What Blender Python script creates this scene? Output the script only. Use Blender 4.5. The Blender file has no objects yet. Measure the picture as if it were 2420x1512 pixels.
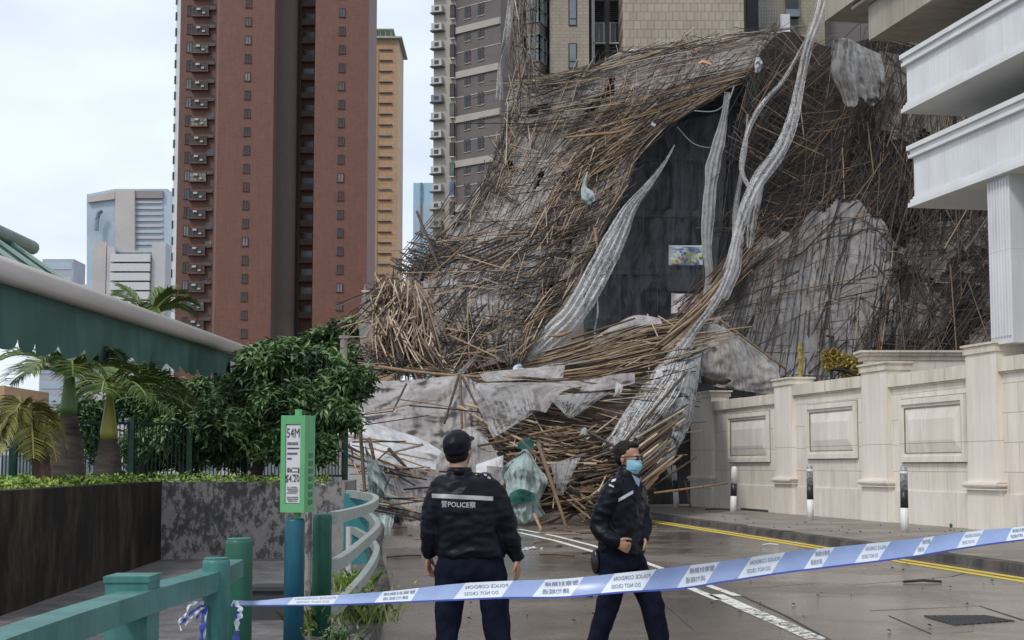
import bpy, math, random
from mathutils import Vector, Matrix, noise
random.seed(7)
R = random.Random(11)
C = bpy.context.scene.collection
sc = bpy.context.scene
# ---------------------------------------------------------------- camera
F = 1600.0
TH = math.atan(146.0 / F)
EYE = 1.5
cd = bpy.data.cameras.new('camera'); cam = bpy.data.objects.new('camera', cd); C.objects.link(cam)
cam.location = (0, 0, EYE); cam.rotation_euler = (math.pi / 2 + TH, 0, 0)
cd.sensor_width = 36.0; cd.lens = F / 1024 * 36.0
cd.clip_start = 0.1; cd.clip_end = 6000
sc.camera = cam
# ---------------------------------------------------------------- sky and sun (overcast)
SUN_EL, SUN_AZ = math.radians(48), math.radians(-38)     # azimuth from -Y (behind the camera), negative = camera left
wd = bpy.data.worlds.new('World'); sc.world = wd; wd.use_nodes = True
nt = wd.node_tree; nt.nodes.clear()
out = nt.nodes.new('ShaderNodeOutputWorld'); bg = nt.nodes.new('ShaderNodeBackground')
sky = nt.nodes.new('ShaderNodeTexSky'); sky.sky_type = 'NISHITA'; sky.sun_disc = False
sky.sun_elevation = SUN_EL; sky.sun_rotation = math.radians(180) - SUN_AZ; sky.dust_density = 3.0
vm = nt.nodes.new('ShaderNodeVectorMath'); vm.operation = 'SCALE'; vm.inputs['Scale'].default_value = 0.10
tc = nt.nodes.new('ShaderNodeTexCoord'); mp = nt.nodes.new('ShaderNodeMapping'); mp.inputs['Scale'].default_value = (1.0, 1.0, 2.6)
nz = nt.nodes.new('ShaderNodeTexNoise'); nz.inputs['Scale'].default_value = 5.5; nz.inputs['Detail'].default_value = 6
rp = nt.nodes.new('ShaderNodeValToRGB')
rp.color_ramp.elements[0].position = 0.33; rp.color_ramp.elements[0].color = (0.74, 0.84, 0.99, 1)
rp.color_ramp.elements[1].position = 0.62; rp.color_ramp.elements[1].color = (0.92, 1.01, 1.10, 1)
mx = nt.nodes.new('ShaderNodeMix'); mx.data_type = 'RGBA'; mx.inputs[0].default_value = 0.92
L = nt.links
L.new(tc.outputs['Generated'], mp.inputs[0]); L.new(mp.outputs[0], nz.inputs['Vector']); L.new(nz.outputs[0], rp.inputs[0])
L.new(sky.outputs[0], vm.inputs[0]); L.new(vm.outputs[0], mx.inputs[6]); L.new(rp.outputs[0], mx.inputs[7])
L.new(mx.outputs[2], bg.inputs[0]); bg.inputs[1].default_value = 0.95; L.new(bg.outputs[0], out.inputs[0])
sd = bpy.data.lights.new('sun', 'SUN'); sd.energy = 1.5; sd.angle = math.radians(10); sd.color = (1.0, 0.96, 0.9)
sun = bpy.data.objects.new('sun', sd); C.objects.link(sun)
sdir = Vector((math.sin(SUN_AZ) * math.cos(SUN_EL), -math.cos(SUN_AZ) * math.cos(SUN_EL), math.sin(SUN_EL)))
sun.rotation_euler = sdir.to_track_quat('Z', 'Y').to_euler()
sc.view_settings.view_transform = 'Standard'; sc.view_settings.look = 'None'
sc.view_settings.exposure = 0.12; sc.view_settings.gamma = 1.0
sc.cycles.max_bounces = 6; sc.cycles.transparent_max_bounces = 12
# ---------------------------------------------------------------- helpers
KD = 1024.0 / 2419.2
def at(x, y, Y):                      # photograph sight line (2419-wide units) met at distance Y
    u = (x * KD - 512) / F; v = (320 - y * KD) / F
    dy = math.cos(TH) - v * math.sin(TH); dz = math.sin(TH) + v * math.cos(TH)
    t = Y / dy
    return Vector((u * t, Y, EYE + dz * t))
def gd(x, y, z=0.0):                  # ... met at height z
    v = (320 - y * KD) / F
    dy = math.cos(TH) - v * math.sin(TH); dz = math.sin(TH) + v * math.cos(TH)
    return at(x, y, (z - EYE) / dz * dy)
class MB:
    def __init__(s): s.v = []; s.f = []; s.m = []; s.a = []; s.uv = {}; s.cur = 0; s.val = 0.5
    def add(s, vs, fs, m=None):
        o = len(s.v); s.v.extend([tuple(p) for p in vs]); s.a.extend([s.val] * len(vs))
        mm = s.cur if m is None else m
        for f in fs: s.f.append(tuple(i + o for i in f)); s.m.append(mm)
    def quad(s, a, b, c, d, m=None): s.add([a, b, c, d], [(0, 1, 2, 3)], m)
    def box(s, x0, x1, y0, y1, z0, z1, m=None, M=None):
        vs = [Vector((x, y, z)) for z in (z0, z1) for y in (y0, y1) for x in (x0, x1)]
        if M is not None: vs = [M @ p for p in vs]
        s.add(vs, [(0, 2, 3, 1), (4, 5, 7, 6), (0, 1, 5, 4), (2, 6, 7, 3), (0, 4, 6, 2), (1, 3, 7, 5)], m)
    def beam(s, a, b, w, h, m=None):       # box from a to b
        a = Vector(a); b = Vector(b); d = (b - a); l = d.length; q = d.to_track_quat('X', 'Z').to_matrix().to_4x4()
        s.box(0, l, -w / 2, w / 2, -h / 2, h / 2, m, Matrix.Translation(a) @ q)
    def tube(s, pts, rad, n=6, m=None, cap=True):
        pts = [Vector(p) for p in pts]; k = len(pts)
        if not isinstance(rad, (list, tuple)): rad = [rad] * k
        vs = []; up = None
        for i in range(k):
            d = (pts[min(i + 1, k - 1)] - pts[max(i - 1, 0)])
            if d.length < 1e-9: d = Vector((0, 0, 1))
            d.normalize()
            if up is None: up = d.orthogonal().normalized()
            sx = up.cross(d)
            if sx.length < 1e-6: sx = d.orthogonal()
            sx.normalize(); up = d.cross(sx).normalized()
            for j in range(n):
                t = 2 * math.pi * j / n
                vs.append(pts[i] + (sx * math.cos(t) + up * math.sin(t)) * rad[i])
        fs = []
        for i in range(k - 1):
            for j in range(n):
                a = i * n + j; b = i * n + (j + 1) % n
                fs.append((a, b, b + n, a + n))
        if cap: fs.append(tuple(reversed(range(n)))); fs.append(tuple(range((k - 1) * n, k * n)))
        s.add(vs, fs, m)
    def lathe(s, prof, n=24, c=(0, 0, 0), m=None):
        vs = []; k = len(prof); c = Vector(c)
        for r, z in prof:
            for j in range(n):
                t = 2 * math.pi * j / n; vs.append(c + Vector((r * math.cos(t), r * math.sin(t), z)))
        fs = [(i * n + j, i * n + (j + 1) % n, (i + 1) * n + (j + 1) % n, (i + 1) * n + j) for i in range(k - 1) for j in range(n)]
        fs.append(tuple(reversed(range(n)))); fs.append(tuple(range((k - 1) * n, k * n)))
        s.add(vs, fs, m)
    def ell(s, c, r, nu=14, nv=10, M=None, m=None):
        vs = []; c = Vector(c)
        for i in range(1, nv):
            p = math.pi * i / nv
            for j in range(nu):
                t = 2 * math.pi * j / nu
                vs.append(c + Vector((r[0] * math.sin(p) * math.cos(t), r[1] * math.sin(p) * math.sin(t), r[2] * math.cos(p))))
        vs.append(c + Vector((0, 0, r[2]))); vs.append(c - Vector((0, 0, r[2])))
        if M is not None: vs = [M @ p for p in vs]
        T = len(vs) - 2; B = T + 1
        fs = [(i * nu + j, (i + 1) * nu + j, (i + 1) * nu + (j + 1) % nu, i * nu + (j + 1) % nu) for i in range(nv - 2) for j in range(nu)]
        fs += [(T, j, (j + 1) % nu) for j in range(nu)] + [(B, (nv - 2) * nu + (j + 1) % nu, (nv - 2) * nu + j) for j in range(nu)]
        s.add(vs, fs, m)
    def grid(s, fn, nu, nv, m=None, keep=None):
        vs = [fn(i / nu, j / nv) for j in range(nv + 1) for i in range(nu + 1)]
        fs = []
        for j in range(nv):
            for i in range(nu):
                if keep and not keep((i + .5) / nu, (j + .5) / nv): continue
                a = j * (nu + 1) + i; fs.append((a, a + 1, a + nu + 2, a + nu + 1))
        o = len(s.v)
        for j in range(nv + 1):
            for i in range(nu + 1): s.uv[o + j * (nu + 1) + i] = (i / nu, j / nv)
        s.add(vs, fs, m)
    def build(s, name, mats, parent=None, smooth=False, loc=None):
        me = bpy.data.meshes.new(name); me.from_pydata(s.v, [], s.f)
        if not isinstance(mats, (list, tuple)): mats = [mats]
        for m in mats: me.materials.append(m)
        if len(mats) > 1: me.polygons.foreach_set('material_index', s.m)
        at_ = me.attributes.new('rnd', 'FLOAT', 'POINT'); at_.data.foreach_set('value', s.a)
        if smooth: me.polygons.foreach_set('use_smooth', [True] * len(s.f))
        if s.uv:
            ul = me.uv_layers.new(name='UVMap'); li = [0] * len(me.loops); me.loops.foreach_get('vertex_index', li); fl = []
            for i in li: fl.extend(s.uv.get(i, (0, 0)))
            ul.data.foreach_set('uv', fl)
        me.update()
        o = bpy.data.objects.new(name, me); C.objects.link(o)
        if parent: o.parent = parent
        if loc is not None: o.location = loc
        return o
def tag(o, label=None, cat=None, group=None, kind=None):
    if label: o['label'] = label
    if cat: o['category'] = cat
    if group: o['group'] = group
    if kind: o['kind'] = kind
    return o
def empty(name, loc, label, cat, group=None, rz=0.0):
    o = bpy.data.objects.new(name, None); C.objects.link(o); o.location = loc; o.rotation_euler = (0, 0, rz); o.empty_display_size = 0.2
    return tag(o, label, cat, group)
def inst(src, parent, loc=None, rot=None, scale=None, name=None):
    c = src.copy(); C.objects.link(c); c.parent = parent
    if loc is not None: c.location = loc
    if rot is not None: c.rotation_euler = rot
    if scale is not None: c.scale = scale
    return c
def fbm(p, o=3): return noise.fractal(p, 1.0, 2.0, o)
# ---------------------------------------------------------------- materials
MATS = {}
def node(t, k): return t.nodes.new(k)
def base(name, rough=0.7, metal=0.0, spec=0.5):
    m = bpy.data.materials.new(name); m.use_nodes = True; t = m.node_tree
    b = t.nodes['Principled BSDF']; b.inputs['Roughness'].default_value = rough; b.inputs['Metallic'].default_value = metal
    b.inputs['Specular IOR Level'].default_value = spec
    MATS[name] = m; return m, t, b
def coords(t, stretch=(1, 1, 1), kind='Object'):
    c = node(t, 'ShaderNodeTexCoord'); mpp = node(t, 'ShaderNodeMapping'); mpp.inputs['Scale'].default_value = stretch
    t.links.new(c.outputs[kind], mpp.inputs[0]); return mpp.outputs[0]
def noi(t, vec, scale, detail=5, rough=0.6):
    n = node(t, 'ShaderNodeTexNoise'); n.inputs['Scale'].default_value = scale; n.inputs['Detail'].default_value = detail
    n.inputs['Roughness'].default_value = rough
    t.links.new(vec, n.inputs['Vector']); return n.outputs[0]
def ramp(t, fac, stops):
    r = node(t, 'ShaderNodeValToRGB'); e = r.color_ramp.elements
    while len(e) < len(stops): e.new(0.5)
    for i, (p, c) in enumerate(stops): e[i].position = p; e[i].color = (c[0], c[1], c[2], 1)
    t.links.new(fac, r.inputs[0]); return r.outputs[0]
def mixc(t, fac, a, b, mode='MIX'):
    m = node(t, 'ShaderNodeMix'); m.data_type = 'RGBA'; m.blend_type = mode
    for sock, v in ((m.inputs[0], fac), (m.inputs[6], a), (m.inputs[7], b)):
        if isinstance(v, (int, float)): sock.default_value = v
        elif isinstance(v, tuple): sock.default_value = (v[0], v[1], v[2], 1)
        else: t.links.new(v, sock)
    return m.outputs[2]
def bump(t, b, h, s, d=0.02):
    n = node(t, 'ShaderNodeBump'); n.inputs['Strength'].default_value = s; n.inputs['Distance'].default_value = d
    t.links.new(h, n.inputs['Height']); t.links.new(n.outputs[0], b.inputs['Normal'])
def pm(name, c1, c2=None, scale=3.0, rough=0.7, stretch=(1, 1, 1), bmp=0.0, bd=0.02, metal=0.0, lo=0.35, hi=0.65, spec=0.5, kind='Object', alpha=None, rr=None, fine=None):
    m, t, b = base(name, rough, metal, spec)
    if c2 is None: c2 = tuple(x * 0.8 for x in c1)
    v = coords(t, stretch, kind); n = noi(t, v, scale)
    col = ramp(t, n, [(lo, c1), (hi, c2)])
    if fine:
        n2 = noi(t, v, fine, 2); col = mixc(t, 0.35, col, ramp(t, n2, [(0.3, (0.35,) * 3), (0.7, (1.0,) * 3)]), 'MULTIPLY')
    t.links.new(col, b.inputs['Base Color'])
    if rr: t.links.new(ramp(t, n, [(lo, (rr[0],) * 3), (hi, (rr[1],) * 3)]), b.inputs['Roughness'])
    if bmp: bump(t, b, noi(t, v, scale * 3, 4), bmp, bd)
    if alpha is not None:
        n3 = noi(t, v, scale * 6, 3); a = ramp(t, n3, [(0.3, (alpha[0],) * 3), (0.7, (alpha[1],) * 3)]); t.links.new(a, b.inputs['Alpha'])
    return m
def bamboo_mat(name, stops, objrand):
    m, t, b = base(name, 0.55)
    if objrand:
        oi = node(t, 'ShaderNodeObjectInfo'); f = oi.outputs['Random']
    else:
        a = node(t, 'ShaderNodeAttribute'); a.attribute_name = 'rnd'; f = a.outputs['Fac']
    col = ramp(t, f, stops)
    v = coords(t); n = noi(t, v, 2.5, 4)
    col = mixc(t, 0.55, col, ramp(t, n, [(0.3, (0.45, 0.42, 0.4)), (0.7, (1.15, 1.1, 1.05))]), 'MULTIPLY')
    t.links.new(col, b.inputs['Base Color']); return m
BSTOPS = [(0.0, (0.014, 0.010, 0.008)), (0.25, (0.045, 0.027, 0.018)), (0.5, (0.22, 0.138, 0.08)), (0.75, (0.44, 0.32, 0.205)), (1.0, (0.60, 0.52, 0.41))]  # low stops paint shadow-like poles, high stops tan highlights
M_BAM = bamboo_mat('weathered_shaded_bamboo', BSTOPS, False)
M_BAMD = bamboo_mat('wet_dark_bamboo', [(0, (0.02, 0.014, 0.01)), (0.5, (0.075, 0.042, 0.022)), (1, (0.19, 0.115, 0.06))], True)
M_BAML = bamboo_mat('dry_tan_bamboo', [(0, (0.05, 0.03, 0.018)), (0.45, (0.24, 0.15, 0.08)), (1, (0.50, 0.39, 0.25))], True)
M_BAMO = bamboo_mat('brown_bamboo', [(0, (0.02, 0.012, 0.008)), (0.5, (0.10, 0.052, 0.027)), (.8, (0.25, 0.15, 0.08)), (1, (0.42, 0.31, 0.20))], True)
def net_mat(name, c1, c2, a0=0.8, a1=1.0, sc_=1.2, stretch=(1, 1, 1), st=(30, 2.5), sk=.6, bs=.8, ap=(.2, .55)):
    m, t, b = base(name, 0.85, 0, 0.15)
    v = coords(t, stretch); n = noi(t, v, sc_, 6, 0.65)
    uv = coords(t, (st[0], st[1], 1), 'UV'); wp = noi(t, v, .45, 3); ad = node(t, 'ShaderNodeVectorMath'); ad.operation = 'MULTIPLY_ADD'
    t.links.new(wp, ad.inputs[0]); ad.inputs[1].default_value = (7, 3, 0); t.links.new(uv, ad.inputs[2])
    ns = noi(t, ad.outputs[0], 1.0, 5, .62)
    c = ramp(t, n, [(0.32, c1), (0.68, c2)])
    c = mixc(t, sk, c, ramp(t, ns, [(0.33, (.50, .49, .48)), (.5, (.95, .95, .95)), (0.68, (1.25, 1.25, 1.26))]), 'MULTIPLY')  # streaks along the folds paint pleat shading into the colour
    t.links.new(c, b.inputs['Base Color'])
    n3 = noi(t, v, sc_ * 5, 4); al = mixc(t, .5, ramp(t, n3, [(0.3, (0,) * 3), (0.65, (1,) * 3)]), ramp(t, ns, [(0.35, (0,) * 3), (0.6, (1,) * 3)]))
    t.links.new(ramp(t, al, [(ap[0], (a0,) * 3), (ap[1], (a1,) * 3)]), b.inputs['Alpha'])
    bump(t, b, ns, bs, 0.12)
    return m
NET_GREY = net_mat('grey_scaffold_netting', (0.20, 0.182, 0.172), (0.42, 0.395, 0.378), .75, 1, 1.2, (1, 1, 1), (26, 5), .6)
NET_LOW = net_mat('pale_grey_netting', (0.22, 0.195, 0.185), (0.42, 0.39, 0.385), 0.85, 1.0, 1.2, (1, 1, 1), (16, 1.3), .5, .45)
NET_SHEET = net_mat('worn_grey_sheet', (0.13, 0.12, 0.115), (0.26, 0.245, 0.24), 0.95, 1.0, 0.7, (1, 1, 0.5), (48, 1.6), .85)
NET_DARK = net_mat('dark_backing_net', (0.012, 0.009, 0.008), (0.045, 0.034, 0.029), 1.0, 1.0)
NET_WHITE = net_mat('white_mesh_netting', (0.44, 0.425, 0.415), (0.74, 0.72, 0.71), 0.05, 0.95, 2.0, (1, 1, 0.6), (34, .8), .7, .8, (.32, .72))
NET_CLOTH = net_mat('off_white_tarpaulin', (0.47, 0.46, 0.46), (0.62, 0.61, 0.62), 1.0, 1.0, 0.8, (1, 1, 1), (6, 2), .45)
NET_GREEN = net_mat('pale_green_netting', (0.22, 0.29, 0.28), (0.42, 0.48, 0.47), 0.6, 1.0, 2.0, (1, 1, 1), (16, 1.3), .5, .5)
NET_TEAL = net_mat('teal_green_netting', (0.02, 0.10, 0.09), (0.05, 0.17, 0.15), 0.95, 1.0, 2.0)
def chipped(name, c1, c2, chip, thr=.66, rough=.42):
    m, t, b = base(name, rough, 0, .35); v = coords(t); n = noi(t, v, 3.0, 5); n2 = noi(t, v, 14, 6, .75); n3 = noi(t, coords(t, (9, 9, .8)), 2.0, 4)
    c = ramp(t, n, [(.35, c1), (.65, c2)]); c = mixc(t, .45, c, ramp(t, n3, [(.35, (.55, .55, .55)), (.6, (1, 1, 1))]), 'MULTIPLY')
    f = ramp(t, n2, [(thr, (0, 0, 0)), (thr + .015, (1, 1, 1))]); c = mixc(t, f, c, chip)
    t.links.new(c, b.inputs['Base Color']); t.links.new(ramp(t, f, [(0, (rough,) * 3), (1, (.85,) * 3)]), b.inputs['Roughness']); bump(t, b, f, -.5, .004); return m
ASPHALT = None
def asphalt():
    m, t, b = base('wet_asphalt', 0.5, 0, .6)
    v = coords(t); n1 = noi(t, v, 0.22, 6, 0.65); n2 = noi(t, v, 60, 3, 0.7); n3 = noi(t, v, 2.2, 5)
    c = ramp(t, n1, [(0.35, (0.11, 0.090, 0.074)), (0.5, (0.178, 0.147, 0.124)), (0.65, (0.25, 0.212, 0.18))])
    c = mixc(t, 0.5, c, ramp(t, n2, [(0.35, (0.5, 0.5, 0.5)), (0.65, (1.15, 1.15, 1.15))]), 'MULTIPLY')
    c = mixc(t, 0.35, c, ramp(t, n3, [(0.35, (0.6, 0.6, 0.6)), (0.6, (1.0, 1.0, 1.0))]), 'MULTIPLY')
    t.links.new(c, b.inputs['Base Color'])
    t.links.new(ramp(t, n1, [(0.42, (0.07,) * 3), (0.60, (0.36,) * 3)]), b.inputs['Roughness'])
    bump(t, b, n2, 0.22, 0.006); return m
ASPHALT = asphalt()
PAVE = pm('stained_paving', (0.17, 0.145, 0.125), (0.33, 0.29, 0.25), 0.8, 0.6, bmp=0.2, fine=25, rr=(0.4, 0.75))
GRAVEL = pm('speckled_concrete', (0.09, 0.08, 0.08), (0.20, 0.18, 0.18), 4, 0.6, bmp=0.5, fine=40)
KERB = pm('dark_kerb_stone', (0.03, 0.026, 0.024), (0.12, 0.10, 0.088), 1.5, 0.6, bmp=0.4, fine=12)
SOIL = pm('planter_soil', (0.05, 0.04, 0.03), (0.09, 0.07, 0.05), 3, 0.95)
def paint(name, c, wear):
    m, t, b = base(name, 0.55); v = coords(t); n = noi(t, v, 9, 6, 0.75); n2 = noi(t, v, 0.7, 2)
    f = mixc(t, 0.35, ramp(t, n, [(0.0, (0,) * 3), (1, (1,) * 3)]), ramp(t, n2, [(0.0, (0,) * 3), (1, (1,) * 3)]))
    a = ramp(t, f, [(wear - 0.03, (0,) * 3), (wear + 0.03, (1,) * 3)])
    t.links.new(mixc(t, 0.3, c, ramp(t, n, [(0.3, (0.5,) * 3), (0.6, (1,) * 3)]), 'MULTIPLY'), b.inputs['Base Color']); t.links.new(a, b.inputs['Alpha']); return m
P_YEL = paint('yellow_road_paint', (0.74, 0.54, 0.05), 0.30)
P_WHI = paint('white_road_paint', (0.78, 0.76, 0.70), 0.42)
P_WRN = paint('worn_white_road_paint', (0.78, 0.76, 0.70), 0.475)
def stone_mat(name, c1, c2, bw, bh, streak=0.5, mort=(0.42, 0.38, 0.32), msz=0.009):
    m, t, b = base(name, 0.6)
    c = node(t, 'ShaderNodeTexCoord'); sp = node(t, 'ShaderNodeSeparateXYZ'); cb = node(t, 'ShaderNodeCombineXYZ')
    t.links.new(c.outputs['Object'], sp.inputs[0])
    t.links.new(sp.outputs['X'], cb.inputs['X']); t.links.new(sp.outputs['Z'], cb.inputs['Y'])
    br = node(t, 'ShaderNodeTexBrick'); br.inputs['Scale'].default_value = 1.0; br.inputs['Brick Width'].default_value = bw; br.inputs['Row Height'].default_value = bh
    br.inputs['Mortar Size'].default_value = msz; br.inputs['Color1'].default_value = (*c1, 1); br.inputs['Color2'].default_value = (*c2, 1); br.inputs['Mortar'].default_value = (*mort, 1)
    br.inputs['Mortar Smooth'].default_value = 0.3
    t.links.new(cb.outputs[0], br.inputs['Vector'])
    v = coords(t, (2.2, 2.2, 0.3)); n = noi(t, v, 1.1, 6, 0.7); v2 = coords(t); n2 = noi(t, v2, 0.5, 5)
    col = mixc(t, streak, br.outputs['Color'], ramp(t, n, [(0.3, (0.68, 0.64, 0.58)), (0.6, (1.05, 1.04, 1.03))]), 'MULTIPLY')
    col = mixc(t, 0.5, col, ramp(t, n2, [(0.3, (0.78, 0.76, 0.72)), (0.6, (1.03, 1.03, 1.03))]), 'MULTIPLY')
    v3 = coords(t, (5, 5, 0.22)); n3 = noi(t, v3, 1.3, 5, .7); col = mixc(t, streak * .9, col, ramp(t, n3, [(0.28, (0.45, 0.42, 0.38)), (0.40, (1, 1, 1))]), 'MULTIPLY')
    t.links.new(col, b.inputs['Base Color']); return m
STONE = stone_mat('cream_stone_cladding', (0.79, 0.725, 0.655), (0.75, 0.69, 0.62), 0.95, 0.62, 0.55)
STONE_P = stone_mat('cream_stone_plain', (0.80, 0.735, 0.665), (0.78, 0.72, 0.65), 3.0, 1.9, 0.5)
COPE = stone_mat('mossy_coping_stone', (0.76, 0.69, 0.60), (0.70, 0.63, 0.54), 0.8, 2.0, 0.8)
WHITE_CLAD = stone_mat('white_cladding_panels', (0.74, 0.75, 0.78), (0.70, 0.71, 0.745), 0.8, 3.0, 0.3, (0.5, 0.5, 0.52), 0.006)
DARKLINE = pm('dark_seam', (0.05, 0.05, 0.05), (0.03, 0.03, 0.03))
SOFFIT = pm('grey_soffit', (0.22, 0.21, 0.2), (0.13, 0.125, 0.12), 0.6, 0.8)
TILE = stone_mat('beige_tile_facade', (0.42, 0.355, 0.28), (0.36, 0.30, 0.235), 0.42, 0.52, 0.45, (0.20, 0.165, 0.13), 0.02)
TILE_D = stone_mat('brown_grey_tile_facade', (0.15, 0.125, 0.12), (0.135, 0.112, 0.108), 1.2, 0.3, 0.3, (0.12, 0.1, 0.1), 0.02)
CREAM = pm('cream_render_wall', (0.44, 0.40, 0.33), (0.36, 0.325, 0.27), 0.15, 0.8, (1, 1, 0.2))
BAND = pm('pale_floor_band', (0.42, 0.38, 0.34), (0.36, 0.33, 0.3), 0.5, 0.8)
RED = stone_mat('red_brick_tower_tile', (0.172, 0.075, 0.054), (0.148, 0.064, 0.047), 0.6, 0.3, 0.55, (0.2, 0.085, 0.06), 0.03)
RED2 = stone_mat('brown_red_tower_tile', (0.175, 0.085, 0.062), (0.155, 0.075, 0.057), 0.6, 0.3, 0.55, (0.12, 0.065, 0.05), 0.03)
ORANGE = stone_mat('orange_tile_tower', (0.50, 0.33, 0.20), (0.46, 0.30, 0.185), 1.2, 0.8, 0.45, (0.36, 0.2, 0.11), 0.03)
GLASSD = pm('dark_window_glass', (0.02, 0.022, 0.026), (0.05, 0.052, 0.058), 0.4, 0.12)
GLASSM = pm('grey_window_glass', (0.10, 0.12, 0.14), (0.22, 0.25, 0.28), 0.3, 0.15)
WHITEP = pm('white_painted_metal', (0.62, 0.62, 0.62), (0.5, 0.5, 0.5), 2, 0.45)
CURTAIN = pm('dark_curtain_facade', (0.045, 0.046, 0.053), (0.095, 0.093, 0.10), 0.35, 0.8, (.8, 1, 0.4), spec=.1)
# ================================================================ SETTING
def struct(o): o['kind'] = 'structure'; return o
mb = MB(); mb.quad((-3000, -200, -0.01), (3000, -200, -0.01), (3000, 4000, -0.01), (-3000, 4000, -0.01))
struct(mb.build('ground', pm('distant_ground', (0.10, 0.10, 0.09), (0.14, 0.13, 0.12), 0.05, 0.9)))
def kx(Y): return 9.97 - 0.129 * Y                     # kerb line
LK = [(-1.05, 4), (-1.08, 10), (-1.14, 13.8), (-1.36, 18), (-1.52, 20.2), (-2.0, 25), (-2.5, 31), (-3.0, 38), (-3.9, 46), (-5.6, 60)]   # left kerb
def lkx(Y):
    for (a, b), (c, d) in zip(LK, LK[1:]):
        if Y <= d: return a + (c - a) * (Y - b) / (d - b)
    return LK[-1][0]
mb = MB(); mb.grid(lambda u, v: (lambda Y: ((lkx(Y) - .3) + (kx(Y) + .3 - lkx(Y) + .3) * u, Y, 0.0))(2 + 68 * v), 12, 60)
struct(mb.build('road', ASPHALT))
mb = MB()
mb.grid(lambda u, v: (lambda Y: (kx(Y) + .28 + (16.9 - 0.189 * Y - kx(Y) + .2) * u, Y, 0.13))(2 + 60 * v), 2, 40)
struct(mb.build('footway', PAVE))
mb = MB()
rk = random.Random(3)
Y = 4.0
while Y < 60:
    l = 0.9; h = 0.13 + rk.uniform(-.006, .008); o = rk.uniform(-.01, .01)
    a = [(kx(Y) + o, Y + .01, 0), (kx(Y) + .3, Y + .01, 0), (kx(Y + l) + .3, Y + l - .01, 0), (kx(Y + l) + o, Y + l - .01, 0)]
    b = [(kx(Y) + o + .03, Y + .01, h), (kx(Y) + .3, Y + .01, h), (kx(Y + l) + .3, Y + l - .01, h), (kx(Y + l) + o + .03, Y + l - .01, h)]
    mb.add(a + b, [(0, 4, 5, 1), (1, 5, 6, 2), (2, 6, 7, 3), (3, 7, 4, 0), (4, 7, 6, 5)]); Y += l
struct(mb.build('kerb', KERB))
mb = MB()
for i in range(len(LK) - 1):
    (a, b), (c, d) = LK[i], LK[i + 1]
    nseg = 6
    for j in range(nseg):
        t0, t1 = j / nseg, (j + 1) / nseg - .01
        x0, y0, x1, y1 = a + (c - a) * t0, b + (d - b) * t0, a + (c - a) * t1, b + (d - b) * t1
        mb.add([(x0, y0, 0), (x0 - .22, y0, 0), (x1 - .22, y1, 0), (x1, y1, 0), (x0 - .02, y0, .12), (x0 - .22, y0, .12), (x1 - .22, y1, .12), (x1 - .02, y1, .12)],
               [(0, 1, 5, 4), (1, 2, 6, 5), (2, 3, 7, 6), (3, 0, 4, 7), (4, 5, 6, 7)])
struct(mb.build('kerb', KERB))
mb = MB(); mb.grid(lambda u, v: (lambda Y: (lkx(Y) - .22 - 6 * u, Y, 0.115))(3 + 60 * v), 2, 60)
struct(mb.build('pavement', GRAVEL))
def stripe(name, pts, w, m, z=0.004):
    mb = MB(); n = len(pts)
    vs = []
    for i, p in enumerate(pts):
        a = Vector(pts[max(i - 1, 0)]); b = Vector(pts[min(i + 1, n - 1)]); d = (b - a).normalized(); q = Vector((-d.y, d.x))
        vs += [(p[0] - q.x * w / 2, p[1] - q.y * w / 2, z), (p[0] + q.x * w / 2, p[1] + q.y * w / 2, z)]
    mb.add(vs, [(2 * i, 2 * i + 1, 2 * i + 3, 2 * i + 2) for i in range(n - 1)])
    return struct(mb.build(name, m))
for off in (-0.34, -0.60):
    stripe('yellow_line', [(kx(y) + off, y) for y in range(4, 62, 2)], 0.16, P_YEL)
CL = [gd(x, y) for x, y in ((1225, 1258), (1310, 1277), (1400, 1303), (1500, 1337), (1610, 1381), (1700, 1418))]
CL2 = [gd(x, y) for x, y in ((1225, 1250), (1310, 1266), (1400, 1289), (1500, 1320), (1640, 1372), (1742, 1408))]
stripe('white_line', [(p.x, p.y) for p in CL], 0.12, P_WHI)
stripe('white_line', [(p.x, p.y) for p in CL2], 0.11, P_WHI)
CL3 = [gd(x, y) for x, y in ((1690, 1405), (1770, 1441), (1850, 1475), (1940, 1515), (2150, 1600))]
stripe('white_line', [(p.x, p.y) for p in CL3], 0.19, P_WRN)
seam = lambda pts, w: stripe('road_seam', [tuple(gd(x, y).xy) for x, y in pts], w, DARKLINE, 0.003)
seam([(1740, 1402), (1850, 1452), (1965, 1515)], 0.035)
seam([(2055, 1443), (2315, 1432), (2419, 1466)], 0.035)
seam([(2010, 1383), (2250, 1362), (2290, 1352)], 0.02)
seam([(1560, 1398), (1760, 1391), (1930, 1378)], 0.015)
seam([(2100, 1455), (2200, 1498), (2300, 1492)], 0.02)
seam([(1500, 1385), (1560, 1420), (1640, 1490)], 0.01)
seam([(935, 1392), (1000, 1393), (1030, 1395)], 0.02)
g = [gd(x, y) for x, y in ((2180, 1456), (2330, 1455), (2400, 1468), (2255, 1478))]
mb = MB(); mb.quad(*[(p.x, p.y, 0.004) for p in g])
for i in range(9):
    t = (i + .5) / 9
    a = g[0].lerp(g[1], t); b = g[3].lerp(g[2], t); mb.beam((a.x, a.y, .008), (b.x, b.y, .008), .05, .006, 1)
o = mb.build('drain_cover', [pm('rusty_iron', (0.08, 0.07, 0.06), (0.14, 0.12, 0.10), 4, 0.6), DARKLINE])
tag(o, 'flat ribbed drain cover set in the wet road at lower right', 'drain cover')
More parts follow.
